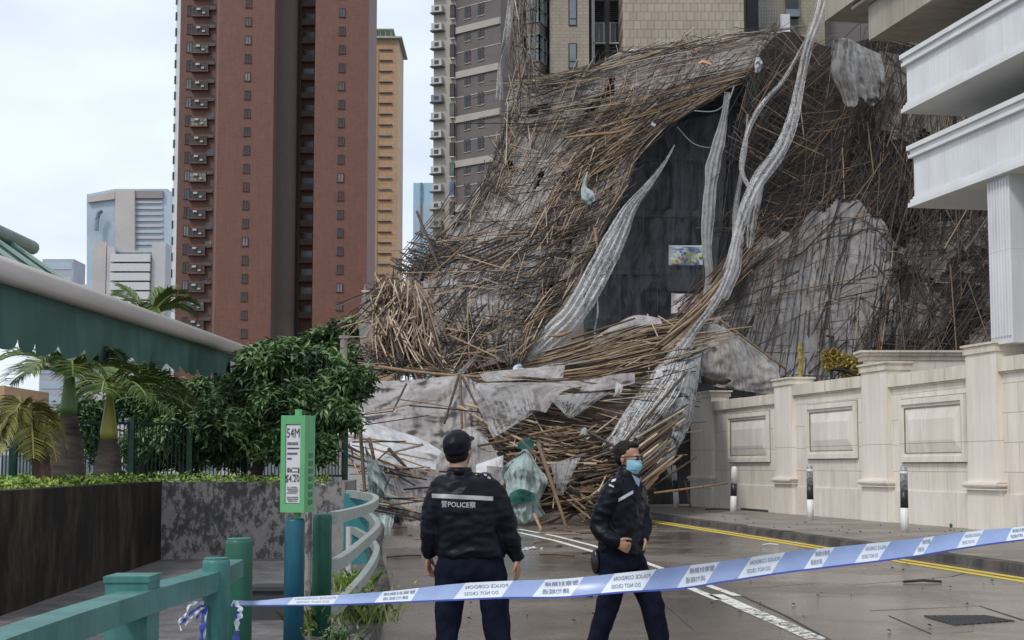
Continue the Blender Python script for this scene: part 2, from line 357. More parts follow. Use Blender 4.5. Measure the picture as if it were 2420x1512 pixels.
# ---------------------------------------------------------------- street wall frame
WA = 16.7
wdir = Vector((0.186, -0.983, 0)).normalized(); wn = Vector((-wdir.y, wdir.x, 0)) * -1     # wn points to the road (-x)
if wn.x > 0: wn = -wn
def wY(x, a=WA): return a / ((x * KD - 512) / F + 0.189)
def wS(x, a=WA): return (55.0 - wY(x, a)) / 0.983
def wZ(x, y, a=WA): return at(x, y, wY(x, a)).z
W0 = Vector((WA - 0.189 * 55.0, 55.0, 0))
wrz = math.atan2(wdir.y, wdir.x)
# local frame: +x along the wall towards the camera, -y towards the road (right-handed), z up
def wframe(mb_, x0, x1, out0, out1, z0, z1, m=None): mb_.box(x0, x1, out0, out1, z0, z1, m)
JOINT_SHADE = pm('grimy_joint_shade', (.30, .26, .21), (.20, .17, .14), 3)  # joint dirt plus the frame bars' shadow lines, painted as dark strips
pill = [(wS(1638), wS(1688)), (wS(1838), wS(1878)), (wS(2045), wS(2106)), (wS(2294), wS(2368))]
ptop = [3.98, 4.02, 4.05, 4.12]
wall_lab = ['low end length of cream stone garden wall with a framed panel, beside the collapsed scaffolding',
            'middle length of cream stone wall with a framed panel, in front of the gold gate',
            'tall length of cream stone wall with the largest framed panel, right of the gold gate',
            'plain cream stone wall running out of the picture under the white column']
# local +x along wall toward camera; local y: rotate -> check that -y faces road
def side_sign():
    yv = Vector((-math.sin(wrz), math.cos(wrz), 0)); return 1 if yv.dot(wn) > 0 else -1
SG = side_sign()
def wb(mb_, s0, s1, f, bck, z0, z1, m=None):      # f: how far proud of the wall plane, bck: depth behind
    a, b = SG * f, -SG * bck
    mb_.box(s0, s1, min(a, b), max(a, b), z0, z1, m)
ends = [(pill[0][1], pill[1][0]), (pill[1][1], pill[2][0]), (pill[2][1], pill[3][0]), (pill[3][1], wS(2419) + 9)]
ctop = [3.62, 3.80, 3.72, 3.78]
frames = [(1722, 1818, 980, 1092), (1908, 2025, 958, 1084), (2130, 2283, 945, 1092)]
for i in range(4):
    s0, s1 = ends[i]
    root = empty('garden_wall', W0 + Vector((0, 0, 0.13)), wall_lab[i], 'wall', 'lengths of the cream stone wall', wrz)
    zt = ctop[i] - .13
    m_ = MB(); wb(m_, s0, s1, 0, 0.35, -0.1, zt - .3); m_.build('panel_wall', STONE, root)
    m_ = MB(); wb(m_, s0, s1, 0.05, 0.30, -0.1, 0.78); m_.build('plinth', STONE_P, root)
    m_ = MB()
    n = max(3, int((s1 - s0) / 1.25)); w = (s1 - s0) / n
    for k in range(n):
        wb(m_, s0 + k * w + .008, s0 + (k + 1) * w - .008, 0.10 + rk.uniform(-.004, .004), 0.42, zt - .3, zt + rk.uniform(-.01, .01))
        wb(m_, s0 + k * w + .012, s0 + (k + 1) * w - .012, 0.05, 0.36, zt - .34, zt - .302)
    m_.build('coping', COPE, root)
    if i < 3:
        xa, xb, yt, yb = frames[i]; a, b = wS(xa), wS(xb); z1, z0 = wZ(xa, yt) - .13, wZ(xa, yb) - .13
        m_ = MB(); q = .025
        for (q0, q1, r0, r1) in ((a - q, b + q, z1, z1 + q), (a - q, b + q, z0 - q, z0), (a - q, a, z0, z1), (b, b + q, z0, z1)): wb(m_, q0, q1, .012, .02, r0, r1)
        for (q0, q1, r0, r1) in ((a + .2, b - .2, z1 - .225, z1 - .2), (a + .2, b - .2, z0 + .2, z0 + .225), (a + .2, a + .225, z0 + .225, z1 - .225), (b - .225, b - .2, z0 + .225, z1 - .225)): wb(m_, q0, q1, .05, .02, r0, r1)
        m_.build('joint_shade_strip', JOINT_SHADE, root)
        m_ = MB(); t = .13
        for (q0, q1, r0, r1) in ((a, b, z1 - t, z1), (a, b, z0, z0 + t), (a, a + t, z0 + t, z1 - t), (b - t, b, z0 + t, z1 - t)):
            wb(m_, q0, q1, 0.09, 0.05, r0, r1)
        t2 = .22
        for (q0, q1, r0, r1) in ((a + t, b - t, z1 - t2, z1 - t), (a + t, b - t, z0 + t, z0 + t2), (a + t, a + t2, z0 + t2, z1 - t2), (b - t2, b - t, z0 + t2, z1 - t2)):
            wb(m_, q0, q1, 0.045, 0.05, r0, r1)
        m_.build('panel_frame', STONE_P, root)
        m_ = MB(); f = SG * .02; g_ = SG * .075; e = t2; e2 = t2 + .28
        A = [(a + e, f, z0 + e), (b - e, f, z0 + e), (b - e, f, z1 - e), (a + e, f, z1 - e)]
        B = [(a + e2, g_, z0 + e2), (b - e2, g_, z0 + e2), (b - e2, g_, z1 - e2), (a + e2, g_, z1 - e2)]
        m_.add(A + B, [(0, 1, 5, 4), (1, 2, 6, 5), (2, 3, 7, 6), (3, 0, 4, 7), (4, 5, 6, 7)])
        m_.build('raised_panel', STONE_P, root)
    if i == 0:
        m_ = MB(); wb(m_, wS(1750), wS(1815), 0.056, .1, -.06, .07); m_.build('drain_slot', DARKLINE, root)
plab = ['plain end pillar of the cream wall, nearest the collapsed scaffolding', 'square cream stone pillar with a flat cap, left of the gold gate', 'wide cream stone pillar right of the gold gate', 'tall cream stone pillar under the white column']
for i, (a, b) in enumerate(pill):
    root = empty('wall_pillar', W0 + wdir * a + Vector((0, 0, 0.13)), plab[i], 'pillar', 'pillars of the cream stone wall', wrz)
    L_ = b - a; zt = ptop[i] - .13
    m_ = MB(); wb(m_, 0, L_, .12, .5, 1.06, zt - .2); m_.build('shaft', STONE_P, root)
    m_ = MB(); wb(m_, -.03, L_ + .03, .14, .5, -.1, .86); m_.build('base', STONE_P, root)
    m_ = MB()
    for (e, z0, z1) in ((.10, .86, .885), (.03, .885, .90)): wb(m_, -e, L_ + e, .12 + e, .45, z0, z1)
    for k in range(7):
        t = math.pi * (k + .5) / 7; e = .05 + .07 * math.sin(t); z0 = .90 + .14 * k / 7
        wb(m_, -e, L_ + e, .12 + e, .45, z0, z0 + .02)
    wb(m_, -.02, L_ + .02, .135, .45, 1.04, 1.06); m_.build('base_moulding', STONE_P, root)
    m_ = MB(); wb(m_, -.04, L_ + .04, .16, .55, zt - .2, zt - .04); wb(m_, -.08, L_ + .08, .20, .6, zt - .04, zt + .01); m_.build('cap', COPE, root)
root = empty('upper_wall', W0, 'upper cream stone wall with a moulded coping, behind the tall wall length', 'wall', None, wrz)
root.location = (0, 41.2, 0); root.rotation_euler = (0, 0, 0)
xa, xb = at(2052, 900, 41.2).x, at(2292, 900, 41.2).x; za, zb_ = 3.2, at(2100, 850, 41.2).z; zc_ = at(2100, 828, 41.2).z
m_ = MB(); m_.box(xa, xb, .06, .6, za, zb_); m_.build('panel_wall', STONE, root)
m_ = MB()
for e, q0, q1 in ((.04, 0, .4), (.10, .42, .75), (.17, .77, 1)): m_.box(xa - e - .05, xb, .06 - e, .8, zb_ + (zc_ - zb_) * q0, zb_ + (zc_ - zb_) * q1)
m_.build('coping', COPE, root)
s3 = wS(2285)
m_ = MB(); wb(m_, s3 + 1.6, wS(2419) + 9, .22, .8, 3.93, 4.04); wb(m_, s3 + 1.6, wS(2419) + 9, .16, .7, 3.785, 3.928)
o = m_.build('wall_cornice', COPE, root)
# ---------------------------------------------------------------- white apartment building (right)
a_ = 16.5
root = empty('white_apartment_block', W0, 'white clad apartment block with stacked balconies above the cream wall', 'building', None, wrz)
def sY(x): return (55.0 - wY(x, a_)) / 0.983
S_END = 42.0
def balcony(x, ytop, ybot, mats, far=0.0, depth=7.0):
    s = sY(x); z1 = at(x, ytop, wY(x, a_)).z; z0 = at(x, ybot, wY(x, a_)).z; h = z1 - z0
    o_ = .2
    m_ = MB(); wb(m_, s, S_END, o_ - .03, .12, z0 + h * .17, z1 - h * .2); wb(m_, s, s + .15, -.122, depth, z0 + h * .17, z1 - h * .2)
    p = m_.build('balcony_parapet', mats, root)
    m_ = MB()
    wb(m_, s - .12, S_END, o_ + .10, .15, z1 - h * .075, z1); wb(m_, s - .06, S_END, o_ + .04, .15, z1 - h * .13, z1 - h * .076); wb(m_, s - .09, S_END, o_ + .07, .15, z1 - h * .2, z1 - h * .145)
    wb(m_, s - .03, S_END, o_, .15, z0 + h * .13, z0 + h * .17); wb(m_, s - .07, S_END, o_ + .05, .15, z0 + h * .075, z0 + h * .125); wb(m_, s - .11, S_END, o_ + .09, depth, z0, z0 + h * .07)
    m_.build('moulding', STONE_W, p)
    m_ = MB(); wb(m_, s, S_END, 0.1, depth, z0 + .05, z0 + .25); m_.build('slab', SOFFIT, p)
    return s, z0, z1
STONE_W = pm('white_moulding', (0.74, 0.74, 0.74), (0.66, 0.66, 0.66), 1, 0.6, (1, 1, 1))
b1 = balcony(2167, 345, 490, WHITE_CLAD)
b2 = balcony(2155, 130, 267, WHITE_CLAD)
FASC = stone_mat('weathered_fascia', (.40, .36, .29), (.37, .33, .27), 1.0, 3.0, .8, (.15, .14, .12))
# top storey soffits, stepped
s = sY(2060); Yc = wY(2060, a_); zb = at(2060, 96, Yc).z
m_ = MB(); wb(m_, s, S_END, .1, 9, zb, zb + .9); wb(m_, s - .5, S_END, .35, 9, zb + .92, zb + 1.0); m_.build('fascia', FASC, root)
s = sY(1985); Yc = wY(1985, a_); zb2 = at(1985, 52, Yc).z
m_ = MB(); wb(m_, s, S_END, .45, 9, max(zb2, zb + 1.02), zb2 + 2.2); wb(m_, s - .12, S_END, .55, 8, zb2 + 2.21, zb2 + 2.4); m_.build('fascia', FASC, root)
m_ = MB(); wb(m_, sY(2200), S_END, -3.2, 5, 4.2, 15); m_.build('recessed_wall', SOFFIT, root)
# door/windows on the recessed wall, seen between the balconies
m_ = MB()
for k in range(5):
    s_ = sY(2260) + k * 2.6; wb(m_, s_, s_ + 1.6, -3.15, 3.3, 9.0 + .2, 10.4)
m_.build('window', GLASSD, root)
cx = (wS(2356), wS(2419)); zt = b1[1] + .04
m_ = MB(); wb(m_, cx[0], cx[0] + .95, .1, .8, 4.05, zt)
for k in range(7): wb(m_, cx[0] + .06 + k * .125, cx[0] + .12 + k * .125, .135, 0, 4.2, zt - .1)
m_.build('column', WHITE_CLAD, root)
# ================================================================ TOWERS
def win_mesh(w, h, name_m=GLASSD, fr=None):
    m_ = MB(); m_.box(-w / 2, w / 2, -.06, .05, -h / 2, h / 2, 0)
    f = .09
    if fr is not None:
        for (x0, x1, z0, z1) in ((-w / 2 - f, -w / 2, -h / 2, h / 2), (w / 2, w / 2 + f, -h / 2, h / 2), (-.04, .04, -h / 2, h / 2), (-w / 2 - f, w / 2 + f, h / 2, h / 2 + f), (-w / 2 - f - .1, w / 2 + f + .1, -h / 2 - f, -h / 2)):
            m_.box(x0, x1, -.16, .05, z0, z1, 1)
    return m_
# red tower ------------------------------------------------------
YR = 236.0
def X(x, Y): return at(x, 700, Y).x
def wall_strip(mbx, x0, Y0, x1, Y1, z0, z1):
    mbx.quad((x0, Y0, z0), (x1, Y1, z0), (x1, Y1, z1), (x0, Y0, z1))
root = empty('red_tower', (0, YR, 0), 'tall red brick apartment tower with single window columns, rising out of the frame', 'building')
ZT = 190.0
def facade(nm, x0, Ya, x1, Yb, mat_, parent, z0=-2, z1=ZT, thick=6):
    a = Vector((X(x0, Ya), Ya, 0)); b = Vector((X(x1, Yb), Yb, 0)); d = b - a; L_ = d.length; rz = math.atan2(d.y, d.x)
    m_ = MB(); m_.box(0, L_, 0, thick, z0, z1); o = m_.build(nm, mat_); o.location = a; o.rotation_euler = (0, 0, rz)
    o.parent = parent; o.location = a - parent.location
    return o, L_
fa, la = facade('end_strip', 404, 262, 414, 258, WHITEP, root)
fb, lb = facade('wall', 414, 256, 500, 256, RED2, root)
fc, lc = facade('wall', 500, 256, 507, 237, RED2, root, thick=3)
fd, ld = facade('wall', 507, 236, 640, 236, RED, root, thick=14)
fe, le = facade('wall', 639, 237, 698, 254, RED2, root, thick=8)
ff, lf = facade('wall', 698, 256, 742, 256, RED2, root)
fg, lg = facade('wall', 738, 236, 866, 236, RED, root, thick=14)
m_ = MB(); m_.box(le - .55, le - .2, -.5, .2, -2, ZT); m_.build('drain_pipe', DARKLINE, fe)
WF = pm('tower_window_frame', (0.12, 0.06, 0.045), (0.08, 0.045, 0.035), 1, 0.6)
FL = 43.3
wsmall = None
PANES = [GLASSM, pm('curtained_pane', (0.30, 0.28, 0.25), (0.18, 0.17, 0.16), 1.5, .4), pm('greenish_pane', (0.05, 0.08, 0.07), (0.12, 0.14, 0.12), 1, .2), pm('bluish_pane', (0.10, 0.15, 0.22), (0.05, 0.08, 0.13), 1, .2), pm('brown_pane', (0.09, 0.05, 0.035), (0.04, 0.025, 0.02), 1, .3)]
def col_windows(face, L_, xs, Yw, y0, n, w, h, src_mb, mats, nm='window', step=FL, sc1=1.0):
    res = None
    for k in range(n):
        z = at(0, y0 + k * step, Yw).z
        for xx in xs:
            if res is None:
                res = src_mb.build(nm, mats, face); o = res
            else: o = inst(res, face)
            o.location = (xx, -.02, z); o.scale = (sc1,) * 3
            if o is not res and rk.random() < .38:
                o.material_slots[0].link = 'OBJECT'; o.material_slots[0].material = rk.choice(PANES)
    return res
col_windows(fd, ld, [ld * (577 - 507) / 133], 236, 8 - 3 * FL, 22, 1, 1, win_mesh(.72, 1.2, fr=1), [GLASSD, WF])
col_windows(fg, lg, [lg * (802 - 738) / 128], 236, 30 - 3 * FL, 21, 1, 1, win_mesh(.72, 1.2, fr=1), [GLASSD, WF])
# bay windows with cages and AC units on the shaded left face
def bay():
    m_ = MB(); m_.box(-2.0, 2.0, -1.0, .1, -.95, 1.0, 0)
    m_.box(-2.2, 2.2, -1.2, .1, -1.25, -.95, 1); m_.box(-2.1, 2.1, -1.1, .1, 1.0, 1.2, 1)
    for k in range(5): m_.box(-2.05 + k * 1.0, -1.95 + k * 1.0, -1.08, -.9, -.95, 1.0, 2)
    m_.box(-2.05, 2.05, -1.08, -.95, -.05, .05, 2); m_.box(-.9, .1, -1.7, -1.0, .25, .75, 3); m_.box(.5, 1.2, -1.5, -1.0, -.6, -.2, 3)
    return m_
BARS = pm('pale_window_bars', (0.14, 0.10, 0.09), (0.09, 0.07, 0.06), 1, 0.5)
ACM = pm('air_conditioner_grey', (0.5, 0.5, 0.48), (0.38, 0.38, 0.36), 1, 0.5)
col_windows(fb, lb, [lb * .58], 256, 30 - 3 * FL, 21, 4, 2, bay(), [GLASSD, RED2, BARS, ACM], 'bay_window', sc1=.66)
col_windows(fb, lb, [lb * .26], 256, 25 - 3 * FL, 21, 1.1, 2.2, win_mesh(.7, 1.6, fr=1), [GLASSD, WF], 'narrow_window')
def nb():
    m_ = MB()
    m_.box(0, 2.2, -1.1, .1, -.1, .08, 1); m_.box(0, 2.2, -1.1, -1.0, .08, .9, 2); m_.box(2.3, 4.2, -.05, .1, 0, 1.9, 0); m_.box(.2, 2.0, -.05, .1, .1, 2.0, 0); m_.box(2.6, 3.6, -.9, 0, .2, .8, 3)
    return m_
m_ = MB(); m_.box(.4, .7, -1.2, 0, 0, .3, 0)
col_windows(fb, lb, [lb * .78], 255, 20 - 3 * FL, 21, 1, 1, nb(), [GLASSD, RED2, BARS, ACM], 'balcony', sc1=.55)
col_windows(ff, lf, [0.6], 255, 14 - 3 * FL, 21, 1, 1, nb(), [GLASSD, RED2, BARS, ACM], 'balcony')
m_ = MB(); 
for k in range(60):
    if k == 0: m_.box(0.3, .9, -.25, .2, 0, 1.3); o = m_.build('end_window', GLASSD, fa); o.location = (0, 0, 0)
    else: inst(o, fa, (0, 0, k * 2.7))
# orange tower ---------------------------------------------------
root = empty('orange_tower', (0, 320, 0), 'narrow orange tower with rows of ledges, behind the red tower', 'building')
zt = at(0, 92, 320).z
fo, lo = facade('wall', 860, 320, 937, 320, ORANGE, root, z1=zt, thick=16)
col_windows(fo, lo, [lo * .62], 320, 118, 27, 1, 1, (lambda m_: (m_.box(-1.35, 1.35, -.35, .1, -.1, .06, 0), m_.box(-1.6, -1.5, -.12, .1, -1.9, .3, 1), m_)[-1])(MB()), [WF, ORANGE], 'ledge', 25.3)
m_ = MB()
for k in range(27):
    z = at(0, 110 + k * 25.3, 320).z; m_.box(0.1, 1.2, -.5, .05, z - .5, z + .7); 
m_.build('window_bay', GLASSD, fo)
m_ = MB(); m_.box(-.3, lo + .8, -.9, 17, zt, zt + .35); 
for k in range(5): m_.box(.6 + k * 1.1, .7 + k * 1.1, 0, .15, zt + .35, zt + 2.2)
m_.box(.2, 5.6, -.3, 6, zt + 1.9, zt + 2.1); m_.build('roof_frame', pm('pale_green_steel', (0.42, 0.46, 0.38), (0.36, 0.40, 0.34), 1, .6), fo)
fs, ls = facade('side_wall', 937, 322, 944, 330, CURTAIN, root, z1=at(0, 120, 325).z)
m_ = MB()
for k in range(int(at(0, 124, 325).z / 3)):
    z = k * 3.0; m_.box(.5, .9, -.2, .1, z, z + 1.2)
m_.build('window', WHITEP, fs)
# cream and brown-grey tower -------------------------------------
root = empty('banded_tower', (0, 200, 0), 'cream and brown-grey banded apartment tower behind the collapsed scaffolding', 'building')
f1, l1 = facade('side_wall', 1022, 201, 1076, 200, CREAM, root, thick=14)
f2, l2 = facade('front_wall', 1076, 200, 1182, 195, TILE_D, root, thick=14)
f3, l3 = facade('shaded_wall', 1182, 195.3, 1230, 206, TILE_D, root, thick=.2)
st = 52.6
m_ = MB(); m_.box(-.7, .7, -.8, .05, -.45, .45, 0); m_.box(-.85, .85, -.9, .05, -.6, -.46, 1); m_.box(-.25, .35, -.83, -.8, -.25, .25, 1)
col_windows(f1, l1, [l1 * .22], 200, 20 - 2 * 42.3, 20, 1, 1, m_, [ACM, GLASSD], 'air_conditioner', 42.3)
m_ = MB(); m_.box(-.3, .3, -.5, .05, -.9, .9, 0); m_.box(-.36, .36, -.6, .05, -1.0, -.9, 1)
col_windows(f1, l1, [l1 * .88], 200, 30 - 2 * 47, 16, 1, 1, m_, [GLASSD, WHITEP], 'window', 46.5)
def pair():
    m_ = MB()
    for cx_ in (-1.15, 1.15):
        m_.box(cx_ - .55, cx_ - .15, -.05, .05, -.8, .8, 0); m_.box(cx_ - .05, cx_ + .5, -.05, .05, 0.05, .8, 0); m_.box(cx_ - .05, cx_ + .5, -.05, .05, -.55, -.1, 0)
        m_.box(cx_ - .6, cx_ + .55, -.10, .05, -.9, -.82, 1)
    return m_
col_windows(f2, l2, [l2 * .42], 198, 26 - 2 * st, 12, 1, 1, pair(), [GLASSD, BAND], 'window', st)
m_ = MB()
for k in range(16):
    z = at(0, 64 - 2 * 106 + k * 106 / 2, 198).z; h = .85 if k % 2 == 0 else .12
    m_.box(-.02, l2 + .02, -.25 if k % 2 == 0 else -.06, .05, z - h / 2, z + h / 2)
m_.build('floor_band', BAND, f2)
# distant blocks -------------------------------------------------
def block(name, lab, x0, x1, ytop, Yd, mwall, mwin, rows, cols, depth=25, z1=None):
    xa, xb = X(x0, Yd), X(x1, Yd); zt = at(0, ytop, Yd).z
    r = empty(name, ((xa + xb) / 2, Yd, 0), lab, 'building', 'distant office and apartment blocks'); w = (xb - xa) / 2
    m_ = MB(); m_.box(-w, w, 0, depth, -5, zt); o = m_.build('wall', mwall, r)
    rh = zt / rows; o = None
    for j in range(rows):
        if o is None:
            m_ = MB(); m_.box(-w * .9, w * .9, -.3, .3, rh * .3, rh * .78); o = m_.build('window_strip', mwin, r)
        else: inst(o, r, (0, 0, j * rh))
    return r, w, zt
PALE = pm('pale_concrete', (0.50, 0.49, 0.5), (0.43, 0.43, 0.45), 0.1, 0.8)
PALEG = pm('pale_blue_glass', (0.34, 0.42, 0.50), (0.42, 0.50, 0.58), 0.1, 0.3)
BLUEG = pm('blue_curtain_glass', (0.30, 0.47, 0.62), (0.38, 0.55, 0.68), 0.03, 0.25)
BEIGEP = pm('pale_beige_stone', (0.5, 0.46, 0.43), (0.44, 0.41, 0.39), 0.1, 0.8)
# curved-shoulder office tower
Yd = 760; r = empty('office_tower', (0, Yd, 0), 'pale glass office tower with a beige spine and chamfered left shoulder', 'building', 'distant office and apartment blocks')
def poly(xs, dz, mat_, nm, par, t=20, yo=0):
    pts = [at(x, y, Yd + yo) - Vector((0, Yd, 0)) for x, y in xs]
    m_ = MB(); n = len(pts); m_.add(pts + [p + Vector((0, t, 0)) for p in pts], [tuple(range(n)), tuple(reversed(range(n, 2 * n)))] + [(i, i + n, (i + 1) % n + n, (i + 1) % n) for i in range(n)])
    return m_.build(nm, mat_, par)
poly([(205, 1100), (205, 459), (273, 446), (396, 446), (396, 1100)], 0, PALEG, 'glass_wall', r)
poly([(272, 1090), (272, 449), (318, 449), (318, 1090)], 0, BEIGEP, 'spine', r, 4, -3)
poly([(207, 478), (207, 464), (271, 452), (271, 470)], 0, BEIGEP, 'parapet', r, 4, -2)
poly([(319, 468), (319, 450), (384, 450), (384, 468)], 0, pm('brown_band', (0.3, 0.26, 0.26)), 'parapet', r, 4, -2)
for k in range(9): poly([(320, 480 + k * 14), (320, 474 + k * 14), (384, 474 + k * 14), (384, 480 + k * 14)], 0, PALE, 'floor_band', r, 3, -1)
m_ = MB(); m_.tube([at(x, y, Yd - 4) - Vector((0, Yd, 0)) for x, y in ((228, 545), (229, 520), (233, 505), (241, 497))], 1.0, 6); m_.build('arched_rib', GLASSM, r)
r, w, zt = block('apartment_block', 'white apartment block with dark window bands, left of the red tower', 218, 392, 592, 620, PALE, GLASSM, 30, 5, 30)
for x0, x1, yt in ((222, 250, 572), (252, 270, 582), (358, 390, 574)):
    m_ = MB(); a, b = X(x0, 618) - r.location.x, X(x1, 618) - r.location.x; m_.box(a, b, -3, 20, 0, at(0, yt, 618).z); m_.build('stair_tower', PALE if x0 > 230 else BEIGEP, r)
for k in range(6):
    m_ = MB(); z = at(0, 622 + k * 22, 620).z; m_.box(-w * .45, w * .62, -5, 0, z, z + 3.0); m_.build('balcony_band', WHITEP, r)
block('apartment_block', 'small far grey block with a rooftop box, seen above the green canopy', 98, 172, 612, 900, pm('far_grey_wall', (0.36, 0.36, 0.42), (0.42, 0.42, 0.48), .05, .8), PALEG, 14, 5)
block('low_block', 'low far grey roofline right of the small far block', 180, 230, 672, 880, PALE, GLASSM, 8, 6)
r, w, zt = block('glass_tower', 'blue glass tower in the gap left of the cream tower', 975, 1060, 432, 420, BLUEG, PALEG, 3, 1, 20)
m_ = MB(); m_.box(-w * .6, -w * .5, -.6, 0, 0, zt); m_.box(-w * .5, w, -.8, 0, zt * .60, zt * .745); m_.build('dark_panel', GLASSM, r)
# white building seen under the trees
r = empty('low_white_building', at(60, 1098, 60) * Vector((1, 1, 0)) if False else Vector((at(60, 1098, 60).x, 60, 0)), 'low pale building glimpsed behind the palm trees and tree trunks', 'building')
m_ = MB(); m_.box(-6, 16, 0, 6, -1, 3.0); m_.build('wall', PALE, r)
m_ = MB(); m_.box(-6, -1.5, 2, 8, 3, 4.6); m_.build('upper_wall', pm('ochre_wall', (0.45, 0.27, 0.15)), r)
for k in range(9):
    m_ = MB(); m_.box(-5.5 + k * 2.3, -4.3 + k * 2.3, -.06, 0, .9, 1.9); m_.build('window', GLASSM, r)
# ================================================================ DAMAGED TOWER
root = empty('tiled_tower', (0, 92, 0), 'beige tiled apartment tower whose bamboo scaffolding has peeled off its front', 'building')
ZB = 60
ft, lt = facade('wall', 1475, 92, 1766, 92, TILE, root, z1=ZB, thick=8)
fs1, ls1 = facade('wall', 1300, 93, 1394, 93, stone_mat('beige_small_tile', (0.36, 0.31, 0.25), (0.33, 0.28, 0.225), 0.4, 0.2, 0.5, (0.26, 0.22, 0.18), 0.02), root, z1=ZB, thick=8)
fr_, lr_ = facade('recess_wall', 1385, 96, 1480, 96, TILE_D, root, z1=ZB, thick=3)
fr2, lr2 = facade('recess_wall', 1760, 95, 1960, 95, stone_mat('olive_tile', (0.30, 0.27, 0.19), (0.27, 0.24, 0.17), 0.4, 0.2, 0.5, (0.2, 0.18, 0.14), 0.02), root, z1=ZB, thick=6)
fr3, lr3 = facade('shaded_wall', 1950, 96, 2420, 96, TILE_D, root, z1=ZB, thick=3)
fbay, lbay = facade('bay_wall', 1196, 95, 1302, 95, TILE_D, root, z1=ZB, thick=3)
WFR = WHITEP
def wbox(m_, x0, x1, y0, y1, Y, d=.1, m=0, org=Vector((0, 92, 0))):
    a = at(x0, y1, Y); b = at(x1, y0, Y); m_.box(a.x, b.x, Y - d - org.y, Y + .05 - org.y, a.z, b.z, m)
for y0, y1 in ((-60, -35), (-10, 62), (102, 163)):
    m_ = MB(); wbox(m_, 1343, 1363, y0, y1, 93, .04, 1); m_.build('window', [GLASSD, DARKLINE], root)
    m_ = MB(); wbox(m_, 1345.5, 1360.5, y0 + 3, y1 - 18, 93, .07, 0); wbox(m_, 1345.5, 1360.5, y1 - 15, y1 - 3, 93, .07, 0); m_.build('window_pane', GLASSM, root)
for k in range(3):
    y = -50 + k * 103
    for xa in (1402, 1440):
        m_ = MB(); wbox(m_, xa, xa + 26, y, y + 52, 95.9, .1, 1); wbox(m_, xa + 3, xa + 12, y + 4, y + 48, 95.9, .16, 0); wbox(m_, xa + 14, xa + 23, y + 4, y + 48, 95.9, .16, 0)
        for j in range(9): wbox(m_, xa + 1, xa + 25, y + 56 + j * 5, y + 58 + j * 5, 95.6, .14, 2)
        wbox(m_, xa - 2, xa + 28, y + 52, y + 55, 95.7, .5, 1)
        m_.build('window', [GLASSD, WFR, CURTAIN], root)
m_ = MB(); wbox(m_, 1398, 1404, -60, 200, 95.4, .2, 0); m_.build('drain_pipe', WFR, root)
m_ = MB(); wbox(m_, 1766, 1790, -60, 200, 94.8, .1); m_.build('dark_recess', CURTAIN, root)
for x0, x1 in ((1856, 1884),):
    m_ = MB(); wbox(m_, x0, x1, -60, 27, 94.9, .2, 0); wbox(m_, x0, x1, 44, 160, 94.9, .2, 0); wbox(m_, x0 - 2, x1 + 3, 27, 44, 94.9, .5, 1); m_.build('window', [GLASSD, GLASSM], root)
# bay windows with slanted glazing
for k in range(4):
    y = -95 + k * 92
    m_ = MB()
    P_ = [(1222, 94.8), (1240, 92.6), (1275, 92.2), (1300, 94.2)]
    for (xa, Ya), (xb, Yb) in zip(P_, P_[1:]):
        za, zb_ = at(0, y + 62, 93).z, at(0, y, 93).z
        a = Vector((X(xa, Ya), Ya - 92, 0)); b = Vector((X(xb, Yb), Yb - 92, 0))
        m_.quad(a + Vector((0, 0, za)), b + Vector((0, 0, za)), b + Vector((0, 0, zb_)), a + Vector((0, 0, zb_)), 0)
        for t in (0, .33, .66, 1):
            p = a.lerp(b, t) + Vector((0, -.04, 0)); m_.box(p.x - .05, p.x + .05, p.y - .05, p.y + .05, za, zb_, 1)
        for z in (za, (za + zb_) / 2, zb_): m_.beam((a.x, a.y - .04, z), (b.x, b.y - .04, z), .1, .08, 1)
        for z in (za - .9,): m_.quad(Vector((a.x, a.y, z)), Vector((b.x, b.y, z)), Vector((b.x, b.y, za)), Vector((a.x, a.y, za)), 2)
    m_.build('bay_window', [GLASSM, pm('grey_bay_frame%d' % 0, (0.22, 0.24, 0.23)), TILE_D], root)
# cage balcony with washing, and air conditioner
m_ = MB()
a = at(1792, 88, 93.6); b = at(1832, 10, 93.6)
m_.box(a.x, b.x, 1.2, 2.6, a.z, a.z + .5, 0)
for i in range(8):
    x = a.x + (b.x - a.x) * i / 7; m_.tube([(x, 1.2, a.z), (x, 1.2, b.z)], .025, 4, 1)
for i in range(5):
    z = a.z + (b.z - a.z) * i / 4; m_.tube([(a.x, 1.2, z), (b.x, 1.2, z)], .025, 4, 1)
m_.build('cage_balcony', [SOFFIT, GLASSM], root)
a = at(1806, 84, 94); b = at(1828, 38, 94)
m_ = MB(); m_.box(a.x + .9, b.x + .9, 1.6, 2.6, a.z, a.z + 1.2); m_.build('air_conditioner', WHITEP, root)
# dark podium front seen through the gap
root2 = empty('podium_facade', (0, 89, 0), 'dark netted podium front seen through the gap in the scaffolding', 'building')
P0 = Vector((0, 89, 0))
m_ = MB(); wbox(m_, 1380, 1775, 175, 1098, 89, 0, 0, P0); m_.build('wall', CURTAIN, root2)
m_ = MB()
for y, h in ((250, 5), (378, 4), (500, 14), (640, 10), (770, 8)): wbox(m_, 1385, 1770, y, y + h, 89, .35, 0, P0)
m_.build('floor_slab', pm('dim_concrete', (0.08, 0.072, 0.065), (0.05, 0.045, 0.042), 1), root2)
m_ = MB()
for i in range(12):
    x = 1395 + i * 33; wbox(m_, x, x + 2, 180, 1000, 89, .05, 0, P0)
m_.build('mullion', pm('dim_mullion', (0.05, 0.05, 0.056)), root2)
m_ = MB(); wbox(m_, 1575, 1650, 640, 690, 89, .5, 0, P0); m_.build('balcony_front', pm('dim_balcony', (0.12, 0.115, 0.12), (0.08, .08, .085), 2), root2)
m_ = MB()
rr = random.Random(5)
